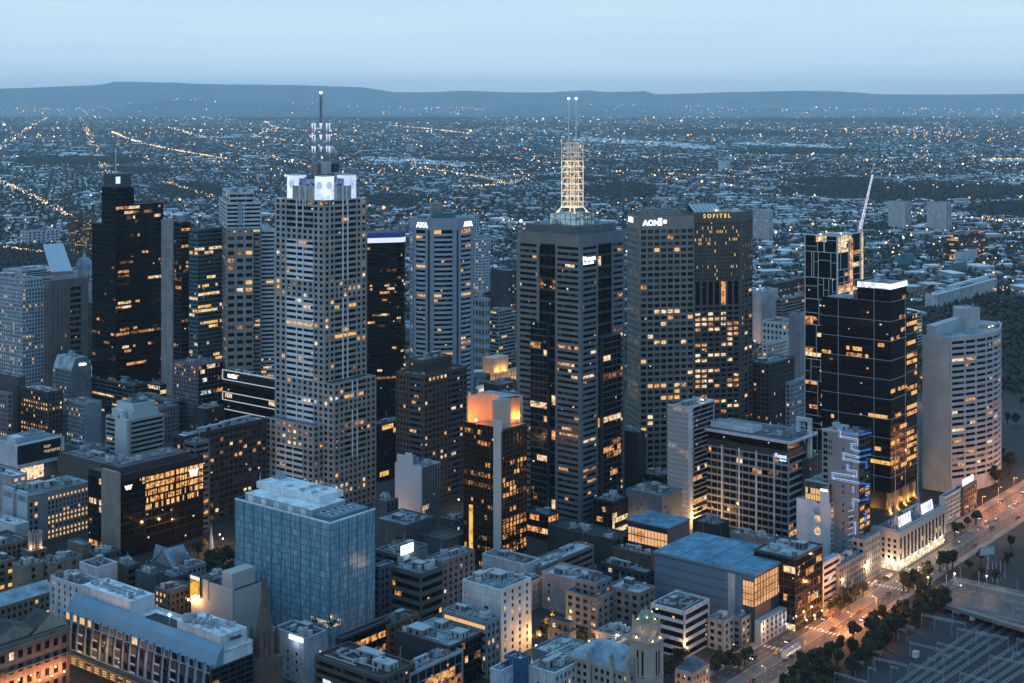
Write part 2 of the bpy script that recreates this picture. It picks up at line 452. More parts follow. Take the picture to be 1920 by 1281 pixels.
# styles for ordinary blocks
def punch(lit=.1, bay=3.2, fh=3.5, sp=.45, pw=.45, **k): return dict(mode='w', lit=lit, bay=bay, fh=fh, sp=sp, pw=pw, **k)
def band(lit=.1, fh=3.7, sp=.48, **k): return dict(mode='s', lit=lit, nb=k.pop('nb', 1), pw=k.pop('pw', .04), fh=fh, sp=sp, **k)
def curtain(lit=.1, fh=3.7, sp=.09, mm=None, bay=3.0, **k):
    return dict(mode='s', lit=lit, bay=bay, pw=.05, sp=sp, fh=fh, st=.1, pt=.14, **k)

def gb(name, label, xl, xc, xr, yt, yb, rgb, L='p', Rr='p', roof=(.16, .19, .21), lit=.1, kit=6, big=1, th=TH, wl=None, wr=None, cat='building', bay=3.2, fh=3.5,
       glass=None, sp=None, pw=None, setback=0, group=None, lits=LITS, top=1.2, finish=True, cl=None):
    """an ordinary city block from one row of measurements"""
    b = Bld(name, label, cat, xl, xc, xr, yt, yb, th, wl, wr, group)
    cl = cl or wallm(rgb)
    def spec(c):
        if c in (None, 'n'): return None
        k = dict(lits=lits, top=top)
        if glass: k['glass'] = glass
        if sp is not None: k['sp'] = sp
        if pw is not None and c in 'pb': k['pw'] = pw
        return {'p': punch, 'b': band, 'c': curtain}[c](lit, fh=fh, **({'bay': bay} if c != 'b' else {}), **k)
    rf = roofm(roof)
    b.tier(0, b.W, 0, b.L, 0, b.h, cl, rf, spec(L), spec(Rr))
    z = b.h - .9
    if setback:
        i = min(b.W, b.L) * .16
        b.tier(i, b.W - i, i, b.L - i, b.h - .95, b.h + setback, cl, rf, spec(L), spec(Rr))
        if kit: b.kit(i, b.W - i, i, b.L - i, b.h + setback - .9, kit // 2, big)
    elif kit: b.kit(1, b.W - 1, 1, b.L - 1, z, kit, big)
    if finish: b.done()
    return b
# ------------------------------------------------------------------ camera, sky, sun, air, ground, hills
cam = bpy.data.cameras.new('camera'); co = bpy.data.objects.new('camera', cam); COL.objects.link(co); SC.camera = co
cam.sensor_width = 36; cam.lens = F / 1920 * 36; cam.shift_y = -(640.5 - YH) / 1920; cam.clip_start = 1; cam.clip_end = 120000
co.location = (0, 0, H); co.rotation_euler = (math.pi / 2, 0, 0)
SC.view_settings.view_transform = 'Standard'; SC.view_settings.look = 'None'; SC.view_settings.exposure = 0; SC.view_settings.gamma = 1
SC.cycles.use_denoising = True; SC.cycles.max_bounces = 6; SC.cycles.diffuse_bounces = 2; SC.cycles.glossy_bounces = 2
SC.cycles.volume_bounces = 1; SC.cycles.transmission_bounces = 2; SC.cycles.sample_clamp_indirect = 3; SC.cycles.caustics_reflective = False
SC.cycles.use_light_tree = True

w = bpy.data.worlds.new('World'); SC.world = w; w.use_nodes = True
nt = w.node_tree; bg = nt.nodes['Background']
tc = nt.nodes.new('ShaderNodeTexCoord'); sp = nt.nodes.new('ShaderNodeSeparateXYZ'); nt.links.new(tc.outputs['Generated'], sp.inputs[0])
grad = ramp(nt, sp.outputs['Z'], [(0, (.66, .87, 1.08)), (.012, (.64, .86, 1.06)), (.035, (.59, .80, 1.0)), (.07, (.57, .79, .97)), (.15, (.25, .44, .65)), (.45, (.145, .345, .58)), (1, (.29, .69, 1.12))])
bright = ramp(nt, sp.outputs['Z'], [(0, (.66, .87, 1.08)), (.012, (.64, .86, 1.06)), (.035, (.59, .80, 1.0)), (.07, (.58, .80, .99)), (.15, (.62, .88, 1.12)), (.45, (.52, .86, 1.22)), (1, (.29, .69, 1.12))])
ahead = ramp(nt, sp.outputs['Y'], [(0.0, 0.0), (.55, 1.0)])       # forward sky above the frame brightened to light roofs and haze, not walls
dim = mixc(nt, 1.0, grad, (.76, .86, .93), 'MULTIPLY'); grad = mixc(nt, ahead, dim, bright)
mp = nt.nodes.new('ShaderNodeMapping'); mp.inputs['Scale'].default_value = (.7, .7, 13); nt.links.new(tc.outputs['Generated'], mp.inputs[0])
cl = ramp(nt, noise(nt, mp.outputs[0], 2.2, 5, .6), [(.34, (.88, .92, .95)), (.52, (1, 1, 1)), (.70, (1.12, 1.07, 1.04))])
c = mixc(nt, 1.0, grad, cl, 'MULTIPLY')
sky = nt.nodes.new('ShaderNodeTexSky'); sky.sky_type = 'NISHITA'; sky.sun_disc = False
SUN_EL, SUN_AZ = 12.0, 205.0           # azimuth clockwise from +Y: behind the camera, a little to its left
sky.sun_elevation = R(SUN_EL); sky.sun_rotation = R(SUN_AZ); sky.altitude = 100; sky.air_density = 1.6; sky.dust_density = 1.5
nx = nt.nodes.new('ShaderNodeVectorMath'); nx.operation = 'SCALE'; nt.links.new(sky.outputs[0], nx.inputs[0]); nx.inputs['Scale'].default_value = .012
c = mixc(nt, 1.0, c, nx.outputs[0], 'ADD')
nt.links.new(c, bg.inputs[0]); bg.inputs[1].default_value = SKY_STRENGTH if 'SKY_STRENGTH' in globals() else 1.0
w.cycles.sampling_method = 'AUTOMATIC'
sl = bpy.data.lights.new('sun', 'SUN'); sl.energy = .17; sl.angle = R(50); sl.color = (.95, .98, 1.0)
so = bpy.data.objects.new('sun', sl); COL.objects.link(so)
az, el = R(SUN_AZ), R(24)
so.rotation_euler = Vector((math.sin(az) * math.cos(el), math.cos(az) * math.cos(el), math.sin(el))).to_track_quat('Z', 'Y').to_euler()

m, nt, out = newmat('haze_air'); pv = nt.nodes.new('ShaderNodeVolumePrincipled')
pv.inputs['Color'].default_value = (.78, .92, 1.0, 1); pv.inputs['Density'].default_value = 2.7e-5; pv.inputs['Anisotropy'].default_value = 0.45
nt.links.new(pv.outputs[0], out.inputs['Volume'])
hb = MB(); hb.box(-22000, 22000, -300, 45000, -2, 830, m); o = hb.build('haze'); o['kind'] = 'stuff'; o['label'] = 'pale blue evening haze over the suburbs'

# ground: dark city asphalt near, gardens and yards farther out
m, nt, out = newmat('ground_surface'); p = N(nt, 'ShaderNodeBsdfPrincipled', Roughness=.9)
a = noise(nt, posn(nt), .012, 6, .6); b_ = noise(nt, posn(nt), .0011, 4, .6); v = N(nt, 'ShaderNodeTexVoronoi', Scale=.022); nt.links.new(posn(nt), v.inputs['Vector'])
se = nt.nodes.new('ShaderNodeSeparateColor'); nt.links.new(v.outputs['Color'], se.inputs[0])
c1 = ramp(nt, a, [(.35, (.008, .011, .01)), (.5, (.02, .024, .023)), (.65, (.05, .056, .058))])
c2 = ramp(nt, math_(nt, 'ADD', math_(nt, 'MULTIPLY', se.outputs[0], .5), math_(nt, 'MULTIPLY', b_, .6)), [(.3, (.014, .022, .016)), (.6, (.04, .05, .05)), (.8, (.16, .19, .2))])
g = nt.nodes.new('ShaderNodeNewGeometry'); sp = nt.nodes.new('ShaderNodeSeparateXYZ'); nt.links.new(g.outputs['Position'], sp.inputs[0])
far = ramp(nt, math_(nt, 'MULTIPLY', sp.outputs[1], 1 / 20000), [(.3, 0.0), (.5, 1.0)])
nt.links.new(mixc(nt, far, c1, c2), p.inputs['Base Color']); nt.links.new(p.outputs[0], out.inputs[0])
gm = MB(); gm.poly([(-21500, -280, 0), (21500, -280, 0), (21500, 44500, 0), (-21500, 44500, 0)], m); o = gm.build('ground'); o['kind'] = 'structure'

def lerp(pts, x):
    for (x0, y0), (x1, y1) in zip(pts, pts[1:]):
        if x <= x1: return y0 + (y1 - y0) * max(0, (x - x0)) / (x1 - x0)
    return pts[-1][1]
hm, nt, out = newmat('hazed_hill_forest'); p = N(nt, 'ShaderNodeBsdfPrincipled', Roughness=.95)
nt.links.new(ramp(nt, noise(nt, posn(nt), .0012, 8, .65), [(.35, (.11, .15, .17)), (.65, (.17, .22, .24))]), p.inputs['Base Color']); nt.links.new(p.outputs[0], out.inputs[0])  # colour raised pale and blue, haze fade put into the forest itself
NEAR = [(-120, 206), (180, 205), (250, 195), (310, 187), (400, 188), (440, 190), (520, 189), (580, 191), (640, 199), (760, 204), (900, 203), (960, 199), (1010, 196), (1100, 197), (1250, 200), (1500, 203), (1640, 205), (2040, 207)]
def ridge(name, D, prof, depth, label):
    n, rows = 260, 9; rg = np.random.RandomState(int(D)); px = np.linspace(-120, 2040, n)
    nz = np.zeros(n)
    for k in (9, 23, 57, 120): nz += np.interp(np.arange(n), np.linspace(0, n, k), rg.randn(k)) / k ** .8
    v = []
    for j in range(rows):
        t = j / (rows - 1); hgt = math.sin(min(1, t * 1.35) * math.pi / 2) if t < .74 else 1 - .12 * (t - .74) / .26
        Dj = D - depth * (1 - t)
        nj = np.interp(np.arange(n), np.linspace(0, n, 40), rg.randn(40)) * .06 * (1 if 0 < t < .7 else 0)
        for i in range(n):
            z = max(3.0, gz(lerp(prof, px[i]), D) + nz[i] * 22)
            v.append((gx(px[i], D) * Dj / D, Dj, -1 + z * hgt * (1 + nj[i])))
    f = [(j * n + i, j * n + i + 1, (j + 1) * n + i + 1, (j + 1) * n + i) for j in range(rows - 1) for i in range(n - 1)]
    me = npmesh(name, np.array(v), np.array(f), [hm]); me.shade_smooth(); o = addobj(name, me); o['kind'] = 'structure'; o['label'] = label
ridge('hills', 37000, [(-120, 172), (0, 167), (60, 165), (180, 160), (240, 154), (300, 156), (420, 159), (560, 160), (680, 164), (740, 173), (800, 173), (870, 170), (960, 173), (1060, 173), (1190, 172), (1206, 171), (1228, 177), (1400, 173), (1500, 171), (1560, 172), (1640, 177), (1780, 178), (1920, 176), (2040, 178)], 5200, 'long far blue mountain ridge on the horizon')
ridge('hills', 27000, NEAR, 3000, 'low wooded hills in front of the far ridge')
# ------------------------------------------------------------------ the towers
def bis(f, a, b_):
    fa = f(a)
    for _ in range(50):
        m = (a + b_) / 2; fm = f(m)
        if (fm > 0) == (fa > 0): a = m
        else: b_ = m
    return (a + b_) / 2
def pxof(b, x, y):
    X, D = b.px + x * b.sn - y * b.cs, b.D + x * b.cs + y * b.sn
    return CX + X / D * F
def rlamp(b, x, y, z, rgb=(1, .62, .28), W=900, r=.5, name='flood_lamp', mat=None):
    q = MB(); q.ball(0, 0, 0, r, mat or LAMP_W, 6, 4); q.box(-.1, .1, -.1, .1, -1.2, -r * .8, DARKM)
    o = q.build(name, b.root, (x, y, z)); point(o, (0, 0, 1.2 * r + .2), rgb, W, r * .8); return o

# --- granite tower with the lit crown
def t_granite():
    b = Bld('crowned_tower', 'tall grey granite tower with glowing white crown, antenna mast and stepped base', 'office tower', 517, 626, 704, 721, 965)
    gr, gr2 = wallm((.37, .38, .36), .7), wallm((.36, .33, .29), .7); wh = wallm((.82, .84, .86), .5, var=.12); rf = roofm((.2, .22, .23))  # wh whitened further to put floodlight on the centre bands into its colour
    e, L, W, zl = b.sl(608), b.L, b.W, b.h
    Wu = b.sr(686, e); zt = b.z(376, 0, e); yA, yC = b.sl(537), b.sl(588)
    FH = 3.76
    b.core(b.rect(0, Wu, e, L), zl - 1, zt, DARKM, rf, 1.0)
    nf = int((zt - zl) / FH); FHh = (zt - zl) / nf
    def z(i): return zl + i * FHh
    def leftface(z0i, z1i, kinds, ye, zf):
        b.fac((0, L), DL, L - yA, zf(z0i), zf(z1i), z1i - z0i, 2, gr, .42, .42, lit=.07)
        b.fac((0, yC), DL, yC - ye, zf(z0i), zf(z1i), z1i - z0i, 2 if ye == e else 4, gr, .42, .42, lit=.09, ext=False)
        for a, c, k in kinds:
            if k == 'b': b.fac((0, yA), DL, yA - yC, zf(a), zf(c), c - a, 1, wh, .52, .02, st=.2, pt=.2, mode='s', seg=9, lit=.1, ext=False, part='white_spandrel_cladding')
            elif k == 'd': b.fac((0, yA), DL, yA - yC, zf(a), zf(c), c - a, 1, gr, .4, .02, st=.2, pt=.2, mode='s', seg=9, lit=.06, ext=False)
            else: b.fac((0, yA), DL, yA - yC, zf(a), zf(c), c - a, 5, gr, .42, .42, lit=.1, ext=False)
            if k != 'p':
                for px in (557, 569):
                    s_ = b.sl(px); b.mb('white_rib').fbox((0, s_), DL, -.35, .35, zf(a), zf(c), .0, .75, wh)
    n = nf
    leftface(0, n, [(0, n - 17, 'b'), (n - 17, n - 14, 'p'), (n - 14, n - 7, 'b'), (n - 7, n - 5, 'p'), (n - 5, n, 'd')], e, z)
    xA, xC = b.sr(627, e), b.sr(667.5, e)
    def rightface(z0i, z1i, kinds, y, x1, a1, a2, zf, ribs):
        b.fac((0, y), DR, a1, zf(z0i), zf(z1i), z1i - z0i, 2, gr2, .42, .42, lit=.09)
        b.fac((a2, y), DR, x1 - a2, zf(z0i), zf(z1i), z1i - z0i, 2, gr2, .42, .42, lit=.09, ext=False)
        for a, c, k in kinds:
            if k == 'b': b.fac((a1, y), DR, a2 - a1, zf(a), zf(c), c - a, 1, gr2, .45, .02, st=.2, pt=.2, mode='s', seg=9, lit=.13, ext=False)
            else: b.fac((a1, y), DR, a2 - a1, zf(a), zf(c), c - a, 5, gr2, .42, .42, lit=.14, ext=False)
            if k == 'b':
                for px in ribs:
                    s_ = b.sr(px, y); b.mb('white_rib').fbox((s_, y), DR, -.35, .35, zf(a), zf(c), 0, .8, wh)
    rightface(0, n, [(0, n - 17, 'b'), (n - 17, n - 14, 'p'), (n - 14, n, 'b')], e, Wu, xA, xC, z, (642, 651))
    b.mb('facade_cladding').fbox((0, L), DL, 0, L - e, zt - .9, zt, -.6, .5, gr); b.mb('facade_cladding').fbox((0, e), DR, -.5, Wu, zt - .9, zt, -.6, .505, gr2)
    for p, d, wd in (((Wu, e), (0, 1), L - e), ((Wu, L), (-1, 0), Wu)): b.mb('facade_cladding').fbox(p, d, 0, wd, zl, zt, -.4, .4, gr2)
    # lower shaft
    n2 = 22; z2 = lambda i: zl * i / n2
    b.core(b.rect(0, W, 0, L), 0, zl, DARKM, rf, .8)
    leftface(0, n2, [(0, n2 - 7, 'b'), (n2 - 7, n2 - 3, 'b'), (n2 - 3, n2, 'p')], 0, z2)
    rightface(0, n2, [(0, 9, 'p'), (9, n2 - 5, 'b'), (n2 - 5, n2 - 3, 'p'), (n2 - 3, n2, 'b')], 0, W, b.sr(645), b.sr(686), z2, (660, 669))
    b.mb('facade_cladding').fbox((0, 0), DR, -.5, W, zl - .8, zl + .2, -.6, .5, gr2); b.mb('facade_cladding').fbox((W, 0), (0, 1), -.4, L, 0, zl, -.4, .4, gr2)
    # front podium block
    yp = b.sl(606); a = -b.sr(588, yp); Lp = b.sl(499, -a); zp = b.z(800, -a, yp)
    b.core(b.rect(-a, 0, yp, Lp), 0, zp, DARKM, roofm((.1, .14, .16)), .8)
    w = Lp - yp; npf = 15; zz = lambda i: zp * i / npf; q = w * .22
    b.fac((-a, Lp), DL, q, 0, zz(npf), npf, 2, gr, .42, .42, lit=.1)
    b.fac((-a, yp + q), DL, q, 0, zz(npf), npf, 2, gr, .42, .42, lit=.1, ext=False)
    b.fac((-a, Lp - q), DL, w - 2 * q, 0, zz(npf - 4), npf - 4, 1, wh, .5, .02, st=.2, pt=.2, mode='s', seg=8, lit=.3, ext=False, part='white_spandrel_cladding', lits=[(LIT_O, 4), (LIT_P, 3)])
    b.fac((-a, Lp - q), DL, w - 2 * q, zz(npf - 4), zz(npf), 4, 5, gr, .42, .42, lit=.3, ext=False, floorlit=.6)
    for t in (.36, .64): b.mb('white_rib').fbox((-a, Lp - q), DL, (w - 2 * q) * t - .3, (w - 2 * q) * t + .3, 0, zz(npf - 4), 0, .7, wh)
    b.fac((-a, yp), DR, a, 0, zp, npf, 2, gr2, .42, .42, lit=.12)
    b.mb('facade_cladding').fbox((-a, Lp), DL, 0, w, zp - .8, zp + .3, -.6, .5, gr); b.mb('facade_cladding').fbox((-a, yp), DR, -.5, a, zp - .8, zp + .3, -.6, .505, gr2)
    # raised centre walls, crown
    i = 4.5; zr = b.z(350, 0, e + 9); zc = b.z(336, 8, e + 8); zk = b.z(331, 3, e + 3)
    for p, d, s0, s1 in (((0, L), DL, L - b.sl(549), L - b.sl(588)), ((0, e), DR, b.sr(632, e), b.sr(658, e))):
        b.mb('facade_cladding').fbox(p, d, s0, s1, zt - 1, zr, -4, .3, gr)
        for t in (.36, .64): b.mb('white_rib').fbox(p, d, s0 + (s1 - s0) * t - .35, s0 + (s1 - s0) * t + .35, zt - 4, zr + .4, .3, .85, wh)
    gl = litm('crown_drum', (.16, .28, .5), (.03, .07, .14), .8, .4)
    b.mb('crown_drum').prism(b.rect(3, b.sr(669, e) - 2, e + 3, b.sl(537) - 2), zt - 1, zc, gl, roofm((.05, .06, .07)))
    cr = litm('crown_glow', (.74, .85, 1.0), (.5, .66, .98), 1.15, .3, .05); disc = glow('crown_disc', (.42, .58, .92), .95)  # floodlight on the crown blocks and discs put in as emission
    k = 9.0
    yb1, xb1 = b.sl(537), b.sr(669, e)
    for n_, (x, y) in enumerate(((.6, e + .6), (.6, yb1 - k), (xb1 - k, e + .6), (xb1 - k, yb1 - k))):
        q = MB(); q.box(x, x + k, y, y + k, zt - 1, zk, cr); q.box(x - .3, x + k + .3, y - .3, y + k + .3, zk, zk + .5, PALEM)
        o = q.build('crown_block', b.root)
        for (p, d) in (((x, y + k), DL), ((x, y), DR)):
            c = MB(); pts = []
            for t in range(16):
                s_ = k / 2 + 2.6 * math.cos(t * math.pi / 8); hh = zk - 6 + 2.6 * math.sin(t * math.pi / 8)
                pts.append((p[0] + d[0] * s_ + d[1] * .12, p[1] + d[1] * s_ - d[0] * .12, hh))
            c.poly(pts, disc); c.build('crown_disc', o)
    point(b.root, (2, e + 2, zt + 3), (.6, .75, 1), 900, 1.5); point(b.root, (Wu - 3, e - 1.5, zt + 2), (.6, .75, 1), 600, 1.5); point(b.root, (-1.5, L - 4, zt + 2), (.6, .75, 1), 600, 1.5)
    # roof plant, mast
    cx, cy = Wu / 2, (e + L) / 2
    D0 = b.D + cx * b.cs + cy * b.sn; hz = lambda py: gz(py, D0); m1 = D0 / F
    b.kit(i + 3, Wu - i - 3, e + i + 3, L - i - 3, zc, 10, 2)
    q = MB(); q.box(cx - 4, cx + 5, cy - 1, cy + 6, zc, hz(306), wallm((.2, .21, .2))); q.box(cx - 2, cx + 3, cy - 7, cy - 2, zc, hz(303), wallm((.4, .42, .42))); b.part('plant_room', q)
    q = MB(); q.box(cx + 4, cx + 9, cy - 8, cy - 2, zc, hz(306), DARKM); b.part('plant_room', q)
    sp = litm('spire_glow', (.8, .84, 1.0), (.4, .45, .8), 1.0, .3, .3)  # light falling on the spires put into the material as emission
    q = MB(); rr = 7.0
    for t in range(4):
        x, y = cx + rr * math.cos(t * math.pi / 2 + .2), cy + rr * math.sin(t * math.pi / 2 + .2)
        q.bar((x, y, zc), (x, y, hz(234)), .16, PALEM)
        for yy in (252, 271, 290):
            x2, y2 = cx + rr * math.cos(t * math.pi / 2 + .2 + math.pi / 2), cy + rr * math.sin(t * math.pi / 2 + .2 + math.pi / 2)
            q.bar((x, y, hz(yy)), (x2, y2, hz(yy)), .1, PALEM); q.bar((x, y, hz(yy)), (cx, cy, hz(yy - 12)), .09, PALEM)
    b.part('mast_frame', q)
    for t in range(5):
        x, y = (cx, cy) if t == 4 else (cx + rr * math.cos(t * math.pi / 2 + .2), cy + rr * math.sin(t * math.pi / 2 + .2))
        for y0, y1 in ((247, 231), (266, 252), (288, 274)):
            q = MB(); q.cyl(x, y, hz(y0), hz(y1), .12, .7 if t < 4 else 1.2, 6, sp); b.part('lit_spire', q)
    q = MB(); q.bar((cx, cy, zc), (cx, cy, hz(205)), .45, GREYM, 6); q.bar((cx, cy, hz(232)), (cx, cy, hz(183)), .85, plain('mast_blue', (.16, .22, .26)), 6)
    q.bar((cx, cy, hz(183)), (cx, cy, hz(176)), 1.15, PALEM, 6); b.part('mast', q)
    q = MB(); q.ball(cx, cy, hz(174), .9, LAMP_C, 6, 4); b.part('beacon', q)
    q = MB(); q.ball(cx + 7 * b.sn, cy - 7 * b.cs, hz(281), 2.9, wallm((.7, .7, .72)), 10, 6); q.bar((cx + 6 * b.sn, cy - 6 * b.cs, zc), (cx + 6 * b.sn, cy - 6 * b.cs, hz(284)), .2, PALEM); b.part('dish_antenna', q)
    b.done()
t_granite()

# --- black stepped tower at the left
def t_black():
    b = Bld('black_glass_tower', 'black glass tower with stepped top, white spire and glowing square sign', 'office tower', 173, 217, 305, 385, 775)
    rf = roofm((.05, .06, .07)); ln = plain('dull_mullion', (.012, .014, .017), .25); W, L = b.W, b.L
    LB = [(LIT_O, 5), (LIT_P, 2), (LIT_D, 5)]
    gl = [(G_BLACK, 1)]
    def cur(lit, nb): return dict(mode='s', lit=lit, nb=nb, pw=.04, sp=.42, fh=3.9, st=.1, pt=.12, lits=LB, glass=gl, floorlit=.22, top=.6, seg=None)
    x1 = b.sr(250); y1 = b.sl(191)
    z2, z3 = b.z(352, 0, 0), b.z(418, 0, L)
    b.tier(0, W, 0, L, 0, z3, ln, rf, cur(.05, 10), cur(.12, 20))
    b.tier(0, W, 0, y1, z3 - .9, b.h, ln, rf, cur(.01, 6), cur(.10, 20), back=True)
    b.tier(0, x1, 0, y1, b.h - .9, z2, ln, rf, cur(.0, 6), cur(.02, 8))
    q = MB(); q.box(1, x1 - 1, 2, y1 - 1, z2 - .9, b.z(327, 0, 0), wallm((.06, .075, .085))); b.part('plant_room', q)
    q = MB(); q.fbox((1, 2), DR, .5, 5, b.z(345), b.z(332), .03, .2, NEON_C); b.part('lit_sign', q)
    q = MB(); q.bar((3, 4, z2), (3, 4, b.z(278)), .35, plain('white_spire', (.75, .78, .8)), 6); b.part('spire', q)
    b.done()
t_black()

# --- concrete tower behind the black one, slab, dark and teal glass towers
def t_slab():
    b = Bld('concrete_slab_tower', 'thin pale concrete slab tower tucked behind the black glass tower', 'office tower', 303, 324, 332, 413, 770)
    b.tier(0, b.W, 0, b.L, 0, b.h, wallm((.34, .36, .36), var=.4), roofm((.2, .22, .22)))
    z1 = b.z(485); b.tier(b.W, b.W + 6, 1, b.L, 0, z1, wallm((.30, .32, .32)), roofm((.2, .22, .22)))
    b.kit(1, b.W - 1, 1, b.L - 1, b.h - .9, 3, 0); b.done()
t_slab()
gb('dark_glass_tower', 'narrow black tower with round copper lit corner beside the teal tower', 326, 340, 357, 417, 785, (.03, .03, .035), 'c', 'c', roof=(.12, .13, .14), lit=.12, kit=3, sp=.35, lits=[(LIT_O, 4), (LIT_D, 3)], glass=[(G_BLACK, 1)])
gb('teal_glass_tower', 'teal green glass tower with rows of bright yellow office floors near its top', 355, 371, 416, 430, 790, (.10, .17, .19), 'c', 'c', roof=(.3, .36, .4), lit=.16, kit=6, sp=.35, lits=[(LIT_P, 5), (LIT_Y, 2)], glass=[(G_TEAL, 1)])
def t_striped():
    b = Bld('striped_tower', 'pale striped tower with stepped crown and central blue ribbon', 'office tower', 412, 425, 489, 380, 800, 74)
    wh, gr, rf = wallm((.55, .58, .58)), wallm((.28, .27, .25)), roofm((.3, .34, .36))
    S = dict(mode='s', lit=.03, nb=1, pw=.05, sp=.5, fh=3.4, top=1.0)
    zm = b.z(428)
    b.tier(0, b.W, 0, b.L, zm, b.h, wh, rf, S, dict(S, nb=2, pw=.06))
    x0, x1 = b.sr(431), b.sr(476)
    b.tier(x0, x1, 3, b.L - 3, b.h - .9, b.z(361), wh, rf, S, dict(S, nb=3))
    b.tier(0, b.W, 0, b.L, 0, zm, gr, rf, dict(S, lit=.1), dict(S, lit=.1, nb=1))
    q = MB(); xs = b.sr(450); q.fbox((xs, 0), DR, -1.6, 1.6, zm + 2, b.h, .4, .9, plain('ribbon_blue', (.22, .38, .46))); b.part('blue_ribbon', q)
    b.fac((b.sr(424), -5), DR, b.sr(474) - b.sr(424), 0, zm - 5, 26, 3, gr, .5, .3, mode='w', lit=.16, pt=.5)
    b.mb('wall').prism(b.rect(b.sr(424), b.sr(474), -5, 0), 0, zm - 5, gr)
    b.mb('facade_cladding').fbox((b.sr(424), -5), DR, -.5, b.sr(474) - b.sr(424), zm - 5, zm, -.3, .5, gr)
    for i in range(5):
        q = MB(); s_ = b.sr(428 + i * 10.5); q.fbox((s_, -5), DR, -.6, .6, zm - 3.2, zm - 2.0, .5, .6, LIT_P if i % 2 else FAN); b.part('porthole', q)
    b.tier(b.W + .5, b.W + 12, 6, b.L, 0, b.z(434), wh, rf, None, dict(S, lit=.08))
    b.kit(x0 + 1, x1 - 1, 4, b.L - 4, b.z(361) - .9, 5, 1); q = MB()
    for k in range(4): q.bar((x0 + 6 + k * 1.5, 5, b.z(361)), (x0 + 6 + k * 1.5, 5, b.z(352)), .12, PALEM)
    b.part('antenna_mast', q)
    b.done()
t_striped()

# --- dark tower with blue and white lit crown
def t_bluecrown():
    b = Bld('dark_crown_tower', 'near black glass tower wearing a blue and white neon crown band', 'office tower', 684, 689, 744, 441, 790, 74)
    rf = roofm((.1, .12, .14)); W, L = b.W, max(b.L, 30)
    arc = [(0, 0)] + [(W + 9 * math.sin(t * math.pi / 8), 9 - 9 * math.cos(t * math.pi / 8)) for t in range(5)] + [(W + 9, L), (0, L)]
    b.core(arc, 0, b.h, DARKM, rf, .6)
    LB = [(LIT_P, 4), (LIT_O, 2), (LIT_D, 4)]
    for i in range(5):
        p, q_ = arc[i], arc[i + 1]; w = math.dist(p, q_); d = ((q_[0] - p[0]) / w, (q_[1] - p[1]) / w)
        b.fac(p, d, w, 0, b.z(456), 48, max(1, int(w / 4)), plain('dark_mullion', (.016, .018, .02), .3), .4, .04, st=.1, pt=.12, mode='s', lit=.07, lits=LB, glass=[(G_BLACK, 1)], ext=False, seg=max(2, int(w / 2)))
        for y0, y1, mm, nm in ((456, 447, glow('crown_white', (.75, .8, 1), 1.1), 'white_neon_band'), (446, 438, glow('crown_blue', (.02, .06, .3), .6), 'blue_neon_band')):
            m = MB(); m.fbox(p, d, 0, w, b.z(y0), b.z(y1), 0, .35, mm); b.part(nm, m)
        b.mb('facade_cladding').fbox(p, d, 0, w, b.z(437.5), b.z(433), -.5, .4, GREYM)
    b.kit(3, W - 3, 3, L - 4, b.h - .6, 4, 1); b.done()
t_bluecrown()

